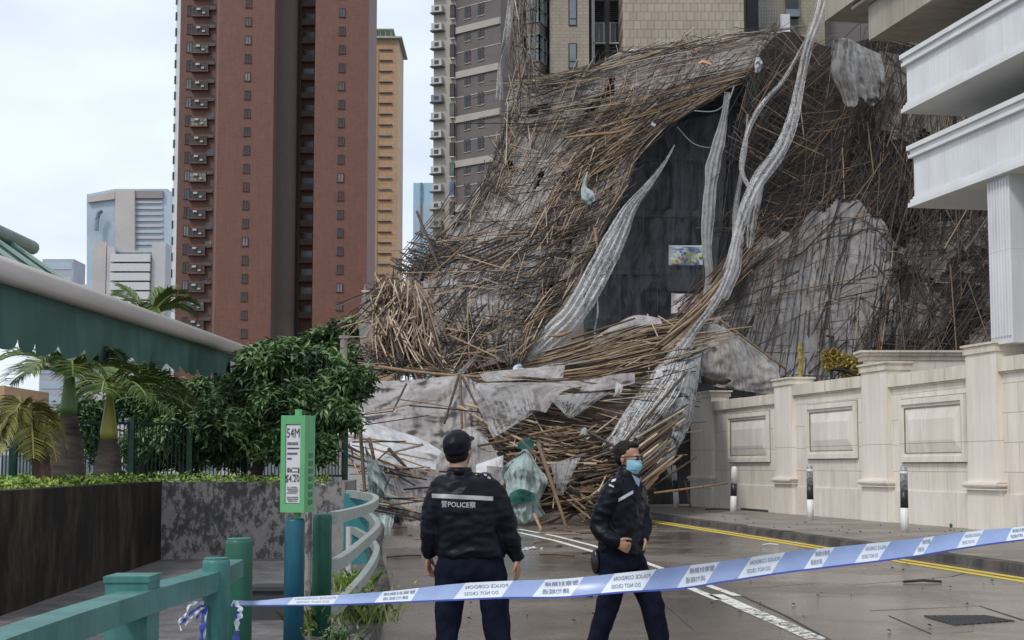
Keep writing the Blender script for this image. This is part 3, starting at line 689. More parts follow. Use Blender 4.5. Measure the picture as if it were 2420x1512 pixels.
for i in range(26):
    x = rr.uniform(1395, 1740); a = at(x, rr.uniform(180, 420), 86.5); b = at(x + rr.uniform(-6, 6), rr.uniform(500, 900), 86.5)
    m_.tube([a - P0, (a + b) / 2 - P0 + Vector((rr.uniform(-.15, .15), 0, 0)), b - P0], .018, 4)
m_.build('hanging_threads', pm('grey_thread', (0.14, 0.14, 0.15)), root2)
# banners
def banner(name, lab, x0, x1, y0, y1, Y, sag, patches, mats, colr):
    r = empty(name, at((x0 + x1) / 2, y1, Y), lab, 'banner')
    m_ = MB()
    def f(u, v):
        p = at(x0 + (x1 - x0) * u, y0 + (y1 - y0) * v + sag * 4 * u * (1 - u) * (1 - v), Y); return p + Vector((0, .08 * math.sin(u * 9 + v * 2), 0)) - r.location
    m_.grid(f, 20, 8); m_.build('cloth', mats[0], r)
    m_ = MB()
    for (u0, u1, v0, v1, k) in patches:
        q = [f(u0, v1), f(u1, v1 + .03), f(u1 - .02, v0), f(u0 + .02, v0 + .02)]
        m_.quad(*[p + Vector((0, -.14, 0)) for p in q], k)
    m_.build('printing', mats[1:], r)
    return r
col = lambda n, c: pm(n, c, tuple(v * .8 for v in c), 3, .6)
rr = random.Random(8)
pt = [(0.0, .97, 0.03, .09, 0), (0.08, .9, .16, .22, 1)]
for i in range(46):
    u = rr.uniform(.03, .85); v = rr.uniform(.25, .8); pt.append((u, u + rr.uniform(.05, .14), v, v + rr.uniform(.06, .16), rr.choice([1, 1, 1, 2, 3, 4, 0, 5])))
pt.append((.03, .3, .72, .93, 4)); pt.append((.85, .98, .25, .6, 5))
banner('printed_banner', 'blue and multicoloured printed banner hanging in front of the dark podium', 1580, 1660, 578, 626, 76, 5, pt,
       [col('banner_cloth', (0.50, 0.55, 0.62)), col('b_white', (.6, .62, .68)), col('b_blue', (.06, .14, .34)), col('b_red', (.45, .05, .08)), col('b_cyan', (.25, .45, .55)), col('b_sand', (.5, .45, .2)), col('b_lime', (.35, .5, .08))], None)
r = banner('text_banner', 'white banner with lines of red characters hanging below the printed banner', 1586, 1655, 692, 740, 72, 2, [(0, 1, .985, 1.0, 0)],
       [col('banner_white', (0.62, 0.57, 0.60)), col('b_darkred', (.3, .02, .04))], None)
# ================================================================ TEXT
FONTC = {}
def text_geo(s, size, depth=0.0):
    cu = bpy.data.curves.new('t', 'FONT'); cu.body = s; cu.size = size; cu.resolution_u = 2; cu.align_x = 'CENTER'; cu.align_y = 'CENTER'
    o = bpy.data.objects.new('t', cu); C.objects.link(o)
    bpy.context.view_layer.update()
    me = o.evaluated_get(bpy.context.evaluated_depsgraph_get()).to_mesh()
    vs = [v.co.copy() for v in me.vertices]; fs = [tuple(p.vertices) for p in me.polygons]
    o.to_mesh_clear(); bpy.data.objects.remove(o); bpy.data.curves.remove(cu)
    return vs, fs
def put_text(mb_, s, size, fn, m=None):
    vs, fs = text_geo(s, size); mb_.add([fn(v.x, v.y) for v in vs], fs, m)
o0 = at(1620, 716, 71.6) - r.location
sc_ = 71.6 * KD / F
m_ = MB()
put_text(m_, '嚴 正 安 全', 13 * sc_, lambda x, y: o0 + Vector((x, 0, y - 2 * sc_ + 2 * sc_)))
put_text(m_, '注意工程', 13 * sc_, lambda x, y: o0 + Vector((x, 0, y - 14 * sc_)))
m_.build('lettering', pm('crimson_print', (0.35, 0.03, 0.06)), r)
# ================================================================ SCAFFOLD SURFACES
class Surf:
    def __init__(s, rows): s.r = [[at(*p) for p in row] for row in rows]; s.nv = len(rows) - 1; s.nu = len(rows[0]) - 1
    @staticmethod
    def cr(a, b, c, d, t): return 0.5 * ((2 * b) + (-a + c) * t + (2 * a - 5 * b + 4 * c - d) * t * t + (-a + 3 * b - 3 * c + d) * t ** 3)
    def row(s, row, u):
        x = min(max(u, 0), 1) * s.nu; i = min(int(x), s.nu - 1); t = x - i; r = row
        return s.cr(r[max(i - 1, 0)], r[i], r[i + 1], r[min(i + 2, s.nu)], t)
    def __call__(s, u, v):
        y = min(max(v, 0), 1) * s.nv; j = min(int(y), s.nv - 1); t = y - j
        return s.cr(s.row(s.r[max(j - 1, 0)], u), s.row(s.r[j], u), s.row(s.r[j + 1], u), s.row(s.r[min(j + 2, s.nv)], u), t)
    def ex(s, u, v):                # linear extrapolation outside the sheet
        p = s(u, v); e = .01; cu = min(max(u, 0), 1); cv = min(max(v, 0), 1)
        if u != cu: d = (s(cu, cv) - s(cu - e * (1 if u > 1 else -1), cv)) / e; p = p + d * abs(u - cu)
        if v != cv: d = (s(cu, cv) - s(cu, cv - e * (1 if v > 1 else -1))) / e; p = p + d * abs(v - cv)
        return p
    def tan(s, u, v):
        e = .01; u0 = min(max(u, e), 1 - e); v0 = min(max(v, e), 1 - e)
        return (s(u0 + e, v0) - s(u0 - e, v0)) / (2 * e), (s(u0, v0 + e) - s(u0, v0 - e)) / (2 * e)
CAM = Vector((0, 0, EYE))
def net(name, S, mat_, label, group=None, amp=.25, freq=.35, back=0.0, nu=60, nv=60, keep=None, stretch=(1, 1, 1), jag=None, cat='netting', kind=None, ridge=0.0, crum=0.0):
    def f(u, v):
        if jag: v = v if v > .02 else jag(u)
        p = S(u, v); n = noise.fractal(Vector((p.x * stretch[0], p.y * stretch[1], p.z * stretch[2])) * freq, 1.0, 2.0, 4)
        if ridge: n += ridge * (abs(noise.noise(Vector((u * 14, v * 2.2, 3.1)))) * 2 - .6) + ridge * .5 * (abs(noise.noise(Vector((u * 33, v * 4, 7.1)))) * 2 - .6)
        cr_ = 0.0
        if crum:
            q_ = p * .9 + Vector((noise.noise(p * .7), noise.noise(p * .7 + Vector((5, 0, 0))), 0)) * .9
            cr_ = crum * ((1 - 2.4 * abs(noise.noise(q_))) + .5 * (1 - 2.4 * abs(noise.noise(q_ * 2.3))) - .6)
        d = (CAM - p).normalized(); return p + d * (n * amp - back + cr_)
    mb_ = MB(); mb_.grid(f, nu, nv, keep=keep); o = mb_.build(name, mat_, smooth=True)
    return tag(o, label, cat, group, kind)
STUFF = MB()
POOL = []           # (size key, p0, p1, sag, radius, tone, zone)
def pole_pts(S, u, v, ang, Lw, off, bend):
    """pole lying over surface S: follows part of its curvature"""
    tu, tv = S.tan(u, v); lu, lv = max(tu.length, .1), max(tv.length, .1)
    du, dv = math.cos(ang) / lu, math.sin(ang) / lv
    k = [(-.5), (-.17), (.17), (.5)]; P = [S.ex(u + du * Lw * t, v + dv * Lw * t) for t in k]
    a, b = P[0], P[3]; P[1] = P[1].lerp(a.lerp(b, 1 / 3), 1 - bend); P[2] = P[2].lerp(a.lerp(b, 2 / 3), 1 - bend)
    return [p + (CAM - p).normalized() * off for p in P]
def screen(p):
    q = p - CAM; z = q.y * math.cos(TH) + q.z * math.sin(TH); y = -q.y * math.sin(TH) + q.z * math.cos(TH)
    return (q.x / z * F + 512, 320 - y / z * F)
ZONES = {}
def add_pole(P, r, tone, zone):
    a, b = screen(P[0]), screen(P[-1]); POOL.append((math.hypot(a[0] - b[0], a[1] - b[1]) * (r / .045) , P, r, tone, zone))
DENS = {'slope': .58, 'hanging right': .65, 'swoop': .6, 'lower heap': .6, 'left pile': .85}
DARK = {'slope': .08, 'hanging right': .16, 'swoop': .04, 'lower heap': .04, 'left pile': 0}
def strew(S, n, ang, spread, Lr, offr, zone, tone=(0.2, .9), rr_=(.013, .027), bend=.7, u=(0, 1), v=(0, 1), thr=None, seed=1, fq=5.0):
    g_ = random.Random(seed); c = 0; tries = 0; n = int(n * DENS[zone]); tone = (tone[0] - .1, tone[1] - .1)
    while c < n and tries < n * 12:
        tries += 1; uu = g_.uniform(*u); vv = g_.uniform(*v)
        if thr is not None and noise.noise(Vector((uu * fq, vv * fq, seed * 3.7))) < thr + g_.uniform(-.15, .15): continue
        if S is SM and seed not in (13, 14, 15, 12):
            pr = .88 if (vv > .56 and uu < .64) else (.6 if .3 < vv < .6 and .12 < uu < .45 else .12)
            if g_.random() < pr: c += 1; continue
        P = pole_pts(S, uu, vv, ang + g_.gauss(0, spread), g_.uniform(*Lr), g_.uniform(*offr), (bend if bend >= 1 else bend * .5) * g_.random())
        if P[0].z < .03 and P[-1].z < .03:
            for p in P: p.z = abs(p.z) + .05
        for p in P: p.z = max(p.z, .05)
        md = (tone[0] + tone[1]) / 2; tn_ = md - .33 + g_.gauss(0, .1) if g_.random() < .55 else md + .22 + g_.gauss(0, .14)  # two tone clusters: one painted shadow-like, one as highlights
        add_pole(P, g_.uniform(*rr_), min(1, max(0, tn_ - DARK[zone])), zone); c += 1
H = 0.0; V_ = math.pi / 2
SM = Surf([[(1218, 185, 84), (1380, 168, 84), (1470, 122, 86), (1660, 90, 87), (1850, 68, 88)],
           [(1195, 260, 82), (1360, 250, 82), (1500, 215, 83), (1650, 180, 84), (1815, 150, 85)],
           [(1178, 330, 80), (1310, 335, 79), (1425, 325, 79), (1540, 290, 80), (1680, 235, 82)],
           [(1155, 400, 77), (1260, 405, 76), (1350, 405, 75), (1430, 395, 76), (1530, 330, 78)],
           [(1105, 480, 73), (1205, 490, 71), (1300, 500, 70), (1390, 490, 71), (1485, 430, 74)],
           [(1030, 570, 68), (1140, 590, 66), (1240, 600, 65), (1330, 600, 66), (1430, 540, 69)],
           [(960, 650, 64), (1070, 680, 61), (1180, 690, 60), (1280, 700, 61), (1370, 650, 65)],
           [(985, 770, 58), (1090, 780, 57), (1160, 785, 56), (1230, 785, 56), (1310, 745, 60)],
           [(1040, 865, 55), (1110, 858, 54), (1170, 850, 53), (1220, 845, 53), (1260, 820, 55)]])
net('scaffold_net', SM, NET_GREY, 'huge torn grey-brown net draped down the bamboo slope under the beige tower', 'torn scaffolding nets', .5, .35, .25, 90, 110,
    keep=lambda u, v: noise.noise(Vector((u * 14, v * 20, 1.3))) > -.52 or v > .93, ridge=.5)
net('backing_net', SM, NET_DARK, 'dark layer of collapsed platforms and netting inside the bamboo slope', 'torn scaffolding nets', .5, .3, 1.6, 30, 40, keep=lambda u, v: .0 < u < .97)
z = 'slope'
strew(SM, 390, V_, .10, (3, 7), (0, .6), z, (.25, .85), thr=-.1, seed=1, v=(.1, .97), fq=6)
strew(SM, 510, V_ + .25, .16, (2.5, 6), (0, .7), z, (.2, .8), thr=.0, seed=2, fq=4)
strew(SM, 180, -.35, .2, (2.5, 6.5), (0, .8), z, (.3, .95), thr=-.05, seed=3, fq=5)
strew(SM, 115, .25, .25, (2, 5), (0, .9), z, (.2, .9), thr=.05, seed=4, fq=6)
strew(SM, 168, .8, .4, (1.5, 4), (.1, .9), z, (.3, 1.0), thr=.1, seed=5, fq=7)
strew(SM, 210, -.12, .12, (3, 8), (.1, 1.1), z, (.35, .9), v=(0, .22), u=(.2, 1), seed=6)      # top crest
strew(SM, 190, .0, .22, (3, 6), (.2, 1.2), z, (.5, .95), v=(0, .05), u=(.0, 1), seed=7)
strew(SM, 110, -.45, .22, (2, 5), (0, .8), z, (.35, .9), v=(.10, .5), u=(.45, 1), seed=8)
strew(SM, 266, V_ - .1, .12, (3, 7), (0, .9), z, (.35, .85), v=(.2, .7), u=(0, .22), seed=9)     # left edge
strew(SM, 299, V_ + .1, .2, (2, 5), (0, .9), z, (.45, 1), v=(.3, .85), u=(.42, .66), seed=10)     # brown gully
strew(SM, 160, .05, .3, (1.5, 4), (0, .8), z, (.3, .9), v=(.55, 1.0), u=(.3, .95), seed=12)
strew(SM, 150, 2.0, .1, (3, 8), (0, .4), z, (.1, .55), v=(.6, 1.0), u=(0, .6), rr_=(.02, .035), seed=13)
strew(SM, 60, -.55, .15, (5, 9), (.4, 1.2), z, (.5, 1), v=(.3, 1.0), u=(.0, .6), seed=14)
strew(SM, 130, .1, .25, (1, 2.5), (0, .5), z, (.1, .4), v=(.6, .75), u=(-.12, .1), rr_=(.02, .035), seed=15)
strew(SM, 40, -.5, .35, (2, 5), (.3, 1), z, (.5, 1), v=(0, .03), u=(.45, 1), seed=16)
def lattice(S, us, vs, zone, seed, jit=.006, tone=(0, .6), rad=(.014, .025), skip=.25, alongv=True, off=(0, .5), slant=0.0):
    g_ = random.Random(seed)
    for (A, B) in ((us, vs),):
        for i in range(A[2]):
            a = A[0] + (A[1] - A[0]) * i / max(1, A[2] - 1); t = B[0] + g_.uniform(0, .08); dr = 0.0; r_ = g_.uniform(*rad); tn = g_.uniform(*tone)
            while t < B[1]:
                l = g_.uniform(.07, .16); dr += g_.gauss(0, jit)
                if g_.random() > skip:
                    o_ = g_.uniform(*off); P = []
                    for k in range(4):
                        tt = t - .01 + (l + .02) * k / 3; aa = a + dr + slant * (tt - B[0]); p = S.ex(aa, tt) if alongv else S.ex(tt, aa); clear = (S is SM and seed < 103 and (tt if alongv else aa) > .56 and (aa if alongv else tt) < .6); P.append(p + (CAM - p).normalized() * (o_ + g_.uniform(-.05, .05)))
                    if not (clear and g_.random() < .72): add_pole(P, r_, min(1, max(0, tn + g_.gauss(0, .12))), zone)
                t += l
lattice(SM, (.02, .98, 40), (.12, 1.0), 'slope', 101, .008, (.05, .7), off=(-.1, .4))
lattice(SM, (.14, .98, 34), (.0, 1.0), 'slope', 102, .010, (.05, .8), alongv=False, skip=.35, off=(0, .5))
lattice(SM, (-.3, .7, 34), (.45, 1.0), 'slope', 103, .004, (.0, .35), (.014, .024), slant=.45, skip=.15, off=(0, .15))
strew(SM, 330, V_ + .15, .2, (2, 5), (.1, 1.0), 'slope', (.25, .85), v=(.02, .42), u=(.1, 1), seed=17)
strew(SM, 160, V_ - .25, .15, (2, 5), (.1, .8), 'slope', (.25, .85), v=(.1, .8), u=(.4, 1), seed=18)
SB_ = Surf([[(1212, -40, 82), (1240, -40, 82), (1275, -40, 83)], [(1205, 90, 81), (1235, 90, 81), (1265, 90, 82)], [(1200, 240, 80), (1225, 240, 80), (1270, 240, 81)]])
strew(SB_, 210, V_, .16, (1.5, 4.5), (-.2, .8), 'slope', (.3, .85), seed=19)
strew(SB_, 60, .5, .5, (1, 2.5), (-.2, .8), 'slope', (.1, .6), u=(0, 1.6), seed=27)
# top bundle of sticks over the crest going right
# ---- bent pile at the left
SL = Surf([[(870, 640, 58), (905, 655, 57.5), (940, 660, 57), (985, 700, 57)],
           [(850, 730, 57.5), (900, 730, 56), (950, 740, 55.5), (1010, 770, 56)],
           [(850, 800, 57), (905, 800, 55), (960, 810, 55), (1030, 835, 55)],
           [(870, 885, 55), (930, 885, 54.5), (990, 885, 54.5), (1050, 880, 54)]])
net('scaffold_net', SL, NET_GREY, 'grey net hanging behind the bent pile of sticks at the left of the heap', 'torn scaffolding nets', .3, .5, .5, 30, 30, keep=lambda u, v: u > .0 and v > .12 + .1 * math.sin(u * 9))
z = 'left pile'
strew(SL, 260, V_, .6, (1.0, 2.6), (-.3, .9), z, (.3, 1.0), rr_=(.02, .04), u=(.2, 1), v=(.05, .95), bend=1, seed=20)
strew(SL, 170, V_ + .5, .4, (.8, 2.0), (0, 1.2), z, (.5, 1.0), rr_=(.018, .035), u=(.3, .9), v=(0, .6), seed=21)
strew(SL, 120, .1, .4, (1, 3), (0, .9), z, (.2, .9), u=(0, 1), v=(.75, 1.02), seed=22)
strew(SL, 26, -.45, .25, (2, 4), (0, .9), z, (.3, .8), u=(-.3, .4), v=(.15, .7), seed=23)
g_ = random.Random(4)
for i in range(48):           # long bent canes arching over and down
    x = g_.uniform(915, 990); y = g_.uniform(655, 720); b = at(x, y, 56 + g_.uniform(-1, .6)); sgn = g_.uniform(-.2, 1)
    L_ = g_.uniform(2.0, 4.4); P = [b, b + Vector((sgn * .5, -.3, -L_ * .25)), b + Vector((sgn * .9, -.4, -L_ * .62)), b + Vector((sgn * 1.0 + .2 * sgn, -.4, -L_))]
    add_pole(P, g_.uniform(.02, .035), g_.uniform(.4, 1), z)
# ---- right part (dark)
SR = Surf([[(1780, 150, 82), (1850, 75, 84), (1960, 110, 84), (2070, 90, 78), (2170, 110, 74), (2260, 160, 70)],
           [(1755, 300, 79), (1850, 290, 80), (1960, 290, 79), (2060, 260, 76), (2160, 280, 72), (2290, 300, 68)],
           [(1745, 450, 76), (1850, 440, 76), (1960, 420, 74), (2070, 400, 72), (2170, 400, 69), (2320, 420, 66)],
           [(1735, 570, 73), (1830, 560, 72), (1950, 540, 71), (2070, 520, 69), (2180, 540, 66), (2370, 520, 63)],
           [(1700, 700, 69), (1820, 690, 67), (1950, 680, 67), (2080, 670, 65), (2190, 680, 62), (2380, 680, 60)],
           [(1660, 870, 63), (1800, 880, 62), (1950, 890, 62), (2080, 880, 61), (2200, 870, 59), (2400, 860, 57)]])
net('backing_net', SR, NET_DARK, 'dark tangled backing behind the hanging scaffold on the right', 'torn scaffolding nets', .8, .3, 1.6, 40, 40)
z = 'hanging right'
DK = (.0, .45)
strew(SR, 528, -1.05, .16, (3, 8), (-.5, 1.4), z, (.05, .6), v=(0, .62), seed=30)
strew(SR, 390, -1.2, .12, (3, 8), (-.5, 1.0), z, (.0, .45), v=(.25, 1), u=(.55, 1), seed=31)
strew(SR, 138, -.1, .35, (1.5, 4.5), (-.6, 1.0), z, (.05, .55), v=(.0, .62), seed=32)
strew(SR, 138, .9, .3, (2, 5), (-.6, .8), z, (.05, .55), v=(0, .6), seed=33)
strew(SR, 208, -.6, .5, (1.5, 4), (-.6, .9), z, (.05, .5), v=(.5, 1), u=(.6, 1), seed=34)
strew(SR, 130, 1.3, .3, (3, 7), (0, .9), z, (.1, .6), v=(.0, 1), u=(.5, 1), seed=35)
strew(SR, 170, .2, .6, (1, 2.5), (0, .6), z, (.3, .6), v=(.42, .66), u=(.1, .45), seed=36)
strew(SR, 120, .85, .15, (2.5, 5), (0, 1), z, (.15, .7), v=(0, .35), u=(0, .3), seed=37)
strew(SR, 70, V_, .1, (3, 8), (.3, 1.4), z, (.1, .6), v=(.1, .9), u=(.2, 1), rr_=(.02, .04), seed=38)
def sub(S, u0, u1, v0, v1, o=.3):
    class T: 
        def __call__(s, u, v): p = S(u0 + (u1 - u0) * u, v0 + (v1 - v0) * v); return p + (CAM - p).normalized() * o
    return T()
NB = net_mat('brown_grey_netting', (0.10, 0.085, 0.075), (0.22, 0.195, 0.175), .7, 1.0, 1.2, (1, 1, 1), (22, 2), .8)
net('scaffold_net', sub(SR, .62, .99, .05, .32, .2), NB, 'brown-grey net hanging under the top balcony of the white block', 'torn scaffolding nets', .4, .5, 0, 30, 30,
    keep=lambda u, v: v < .85 + .25 * noise.noise(Vector((u * 6, 1, 2))))
S_ = Surf([[(1965, 95, 73), (2000, 90, 73), (2040, 110, 73.5), (2085, 130, 74)], [(1960, 160, 73), (1995, 160, 72.6), (2050, 170, 73), (2095, 180, 73)],
           [(1990, 240, 73), (2010, 245, 72.5), (2060, 235, 73), (2090, 230, 73)], [(2005, 245, 73), (2015, 255, 72.5), (2070, 250, 73), (2080, 240, 73)]])
net('scaffold_net', S_, net_mat('pale_hanging_net', (.17, .165, .16), (.30, .29, .285), .6, 1, 1.2, (1, 1, 1), (12, 1.2), .9), 'small pale ragged net hanging left of the top balcony', 'torn scaffolding nets', .3, .9, 0, 40, 40, ridge=.9, keep=lambda u, v: v < .72 + .4 * noise.noise(Vector((u * 7, 4, 2))) and .05 + .12 * noise.noise(Vector((v * 6, 1, 1))) < u < .95 + .12 * noise.noise(Vector((v * 6, 8, 1))))
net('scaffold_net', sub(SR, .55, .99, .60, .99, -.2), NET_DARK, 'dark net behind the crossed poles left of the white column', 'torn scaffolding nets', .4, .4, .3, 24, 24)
net('scaffold_net', sub(SR, .66, .99, .58, .99, -.1), NB, 'brown-grey net behind the crossed poles left of the white column', 'torn scaffolding nets', .4, .5, .2, 30, 30, keep=lambda u, v: noise.noise(Vector((u * 4, v * 5, 8))) > -.15)
# the great grey sheet
SG_ = Surf([[(1688, 640, 70), (1740, 600, 70), (1800, 552, 70), (1870, 540, 70), (1950, 470, 70), (2040, 470, 69), (2105, 545, 67), (2185, 640, 64)],
            [(1675, 700, 68), (1740, 680, 68), (1800, 650, 68), (1870, 640, 68), (1960, 600, 67.5), (2050, 600, 66), (2120, 640, 65), (2190, 690, 62.5)],
            [(1665, 770, 66), (1735, 760, 66), (1800, 750, 66), (1880, 740, 65), (1970, 720, 65), (2060, 710, 64), (2130, 730, 63), (2200, 750, 61.5)],
            [(1650, 860, 63), (1730, 880, 63), (1800, 890, 63), (1890, 900, 62), (1980, 900, 62), (2070, 890, 62), (2140, 880, 61), (2210, 870, 60)]])
net('grey_sheet', SG_, NET_SHEET, 'vast pleated grey sheet hanging behind the cream wall and gold gate', 'torn scaffolding nets', .18, .4, 0, 110, 60, ridge=.7,
    keep=lambda u, v: v > .06 + .10 * noise.noise(Vector((u * 16, 2, 5))) + .05 * math.sin(u * 60))
strew(SG_, 60, V_ + .22, .08, (2, 7), (-.15, .2), 'hanging right', (0, .3), rr_=(.02, .035), seed=40, bend=1)
strew(SG_, 30, V_ + .9, .3, (2, 5), (.1, .5), 'hanging right', (0, .45), rr_=(.02, .035), seed=41)
strew(SG_, 60, -.75, .2, (2.5, 6), (-.2, .9), 'hanging right', (.2, .7), v=(0, .25), seed=42)
strew(SG_, 60, -.8, .12, (3, 7), (.1, 1.2), 'hanging right', (.3, .8), v=(0, .6), u=(0, .13), seed=43)
net('veil_net', Surf([[(1500, 330, 84), (1600, 290, 84), (1730, 260, 84)], [(1430, 560, 83), (1580, 560, 83), (1700, 560, 83)], [(1330, 830, 82), (1500, 830, 82), (1680, 830, 82)]]),
    net_mat('grey_veil_net', (.26, .26, .28), (.38, .38, .41), .03, .34, .5, (1, 1, .5), (12, 1), .5, .3, (.3, .8)), 'thin grey veil of net hanging across the dark gap in front of the podium', 'torn scaffolding nets', .3, .3, 0, 30, 40)
# ---- swoop in the middle
SW = Surf([[(1085, 880, 55), (1240, 848, 56), (1390, 805, 57), (1500, 765, 58), (1600, 755, 58)],
           [(1100, 890, 53), (1250, 872, 54), (1400, 840, 55), (1510, 800, 56), (1610, 790, 56)],
           [(1115, 900, 51.5), (1260, 895, 52), (1410, 885, 52), (1530, 860, 53), (1610, 835, 53)],
           [(1130, 925, 50), (1270, 925, 50), (1420, 930, 50), (1540, 915, 50), (1600, 880, 51)]])
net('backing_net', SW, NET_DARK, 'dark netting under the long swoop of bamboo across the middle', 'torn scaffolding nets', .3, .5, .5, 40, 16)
lattice(SR, (.0, 1.0, 34), (.0, 1.0), 'hanging right', 104, .012, (0, .45), skip=.4, slant=-.25, off=(-.3, .9))
lattice(SR, (.0, 1.0, 30), (.0, 1.0), 'hanging right', 105, .012, (0, .4), alongv=False, skip=.5, off=(-.3, .7))
lattice(SG_, (-.05, 1.0, 44), (.1, 1.0), 'hanging right', 107, .003, (0, .22), (.013, .024), skip=.12, slant=-.14, off=(0, .12))
lattice(SG_, (.15, .95, 9), (.0, 1.0), 'hanging right', 108, .006, (0, .25), (.013, .022), alongv=False, skip=.3, off=(0, .12))
lattice(SR, (.6, 1.6, 24), (.55, 1.0), 'hanging right', 106, .006, (0, .3), skip=.2, slant=-.7, off=(0, .5))
z = 'swoop'
strew(SW, 420, -.05, .13, (2.5, 6.5), (-.2, .6), z, (.3, .95), bend=1, seed=50)
strew(SW, 110, .2, .3, (1.5, 4), (0, .7), z, (.3, .95), seed=51)
strew(SW, 60, .9, .5, (1, 2.5), (0, .7), z, (.4, 1), seed=52)
S_ = Surf([[(1400, 800, 57), (1440, 775, 57.5), (1500, 745, 58), (1560, 752, 58)], [(1395, 812, 56.5), (1445, 795, 57), (1505, 772, 57.5), (1565, 765, 57.5)]])
net('scaffold_net', S_, NET_LOW, 'narrow pale net strip lying over the far edge of the bamboo swoop', 'torn scaffolding nets', .15, 1, -.3, 30, 6)
# ---- lower heap
SH = Surf([[(1110, 900, 51), (1250, 905, 50.5), (1400, 905, 50), (1530, 890, 50), (1640, 850, 51)],
           [(1130, 970, 49), (1260, 965, 48.5), (1400, 955, 48), (1520, 945, 48), (1640, 930, 49)],
           [(1150, 1040, 47), (1280, 1030, 46), (1410, 1030, 46), (1500, 1020, 46), (1590, 1010, 47)],
           [(1120, 1110, 45), (1290, 1105, 43.5), (1420, 1100, 43.5), (1490, 1100, 44), (1560, 1090, 45)],
           [(1100, 1170, 43), (1290, 1165, 42), (1420, 1160, 42), (1480, 1160, 42.5), (1535, 1155, 43.5)],
           [(1080, 1225, 41.5), (1290, 1212, 41.5), (1420, 1205, 41.5), (1465, 1200, 42), (1520, 1190, 43)]])
net('backing_net', SH, pm('brown_debris', (0.035, 0.024, 0.018), (0.10, 0.07, 0.05), 1.5, .9), 'dark brown debris mass under the lower heap of poles', 'torn scaffolding nets', .5, .8, .4, 40, 40)
z = 'lower heap'
strew(SH, 210, -.22, .36, (1, 3.4), (-.1, .8), z, (.35, .95), v=(.35, .95), u=(.1, .9), seed=60, rr_=(.03, .05))
strew(SH, 200, .25, .35, (1.5, 4), (-.1, .8), z, (.25, .9), v=(0, .6), seed=61)
strew(SH, 150, .6, .15, (1.5, 5), (0, .8), z, (.3, .9), v=(.0, .5), u=(.0, .7), seed=62)
strew(SH, 150, .1, .7, (1, 2.5), (-.1, .6), z, (.2, .8), v=(.6, 1.0), u=(.2, .95), seed=63)
strew(SH, 110, -.9, .25, (1, 3), (0, .7), z, (.3, .9), v=(.3, 1.0), u=(.15, .9), seed=64)
strew(SH, 90, 1.1, .35, (.8, 2.2), (0, .7), z, (.4, 1), v=(.2, .8), u=(.0, .3), seed=65)
strew(SH, 80, -.85, .08, (1.5, 3.5), (.5, 1.4), z, (.5, .95), v=(.35, .85), u=(.80, 1.0), seed=66, rr_=(.03, .045))
SH2 = Surf([[(1640, 725, 60), (1672, 690, 61), (1712, 640, 63)], [(1590, 780, 57), (1626, 770, 58), (1680, 705, 60)], [(1565, 822, 54), (1590, 825, 54.5), (1640, 780, 56)]])
strew(SH2, 70, -.62, .06, (2.5, 5), (0, .6), 'lower heap', (.4, .85), u=(.3, 1), rr_=(.04, .06), seed=67)
net('scaffold_net', Surf([[(1560, 990, 56), (1600, 985, 56), (1650, 980, 56)], [(1535, 1090, 56), (1590, 1090, 56), (1650, 1090, 56)], [(1480, 1192, 55), (1570, 1192, 55), (1650, 1190, 56)]]),
    net_mat('dark_void_sheet', (.05, .045, .045), (.11, .10, .095), 1, 1), 'dark sheet filling the shaded void beside the end pillar, behind the farthest bollard', 'torn scaffolding nets', .2, .6, 0, 20, 20)  # dark sheet stands in for the shaded void beside the pillar
# ---- foreground sheets
def sheet(rows, mat_, lab, nu=40, nv=30, amp=.12, freq=1.0, ridge=0., name='fallen_net', keep=None, back=0):
    return net(name, Surf(rows), mat_, lab, 'fallen nets at the foot of the heap', amp, freq, back, nu * 2, nv * 2, keep=keep, ridge=ridge, crum=.20 if nu > 18 else .08)
sheet([[(800, 895, 52), (880, 900, 51), (980, 897, 50.5), (1085, 888, 50), (1125, 905, 50)],
       [(810, 950, 49.5), (890, 950, 49.5), (985, 950, 49), (1085, 960, 48.5), (1140, 975, 48)],
       [(825, 1000, 48.5), (900, 1012, 48), (990, 1030, 47.5), (1085, 1035, 47.5), (1155, 1045, 47)],
       [(835, 1045, 48), (920, 1060, 47.5), (1000, 1080, 47), (1085, 1095, 46.5), (1160, 1100, 46)]], NET_LOW, 'broad pale grey net stretched below the horizontal pole, left of the cap', 60, 40, .35, .7, .45)
sheet([[(783, 1022, 46), (850, 988, 46), (915, 1010, 46), (1000, 1040, 46), (1070, 1085, 45.5)],
       [(778, 1045, 45), (850, 1035, 45), (930, 1062, 45), (1000, 1085, 45), (1068, 1115, 44.5)],
       [(775, 1075, 44.5), (860, 1080, 44.5), (940, 1100, 44.5), (1005, 1125, 44.5), (1065, 1150, 44)]], NET_CLOTH, 'off-white tarpaulin spread over the heap above the green railing', 40, 24, .2, .9, .22, 'fallen_tarpaulin')
sheet([[(1030, 1085, 44), (1100, 1010, 44.5), (1150, 1040, 44), (1190, 1100, 43.5)], [(1030, 1150, 43), (1100, 1120, 43), (1150, 1130, 43), (1190, 1150, 42.5)], [(1030, 1240, 42), (1100, 1240, 42), (1150, 1235, 42), (1200, 1230, 42)]],
      NET_LOW, 'pale net rising behind the first officer', 30, 24, .25, .9, .3)
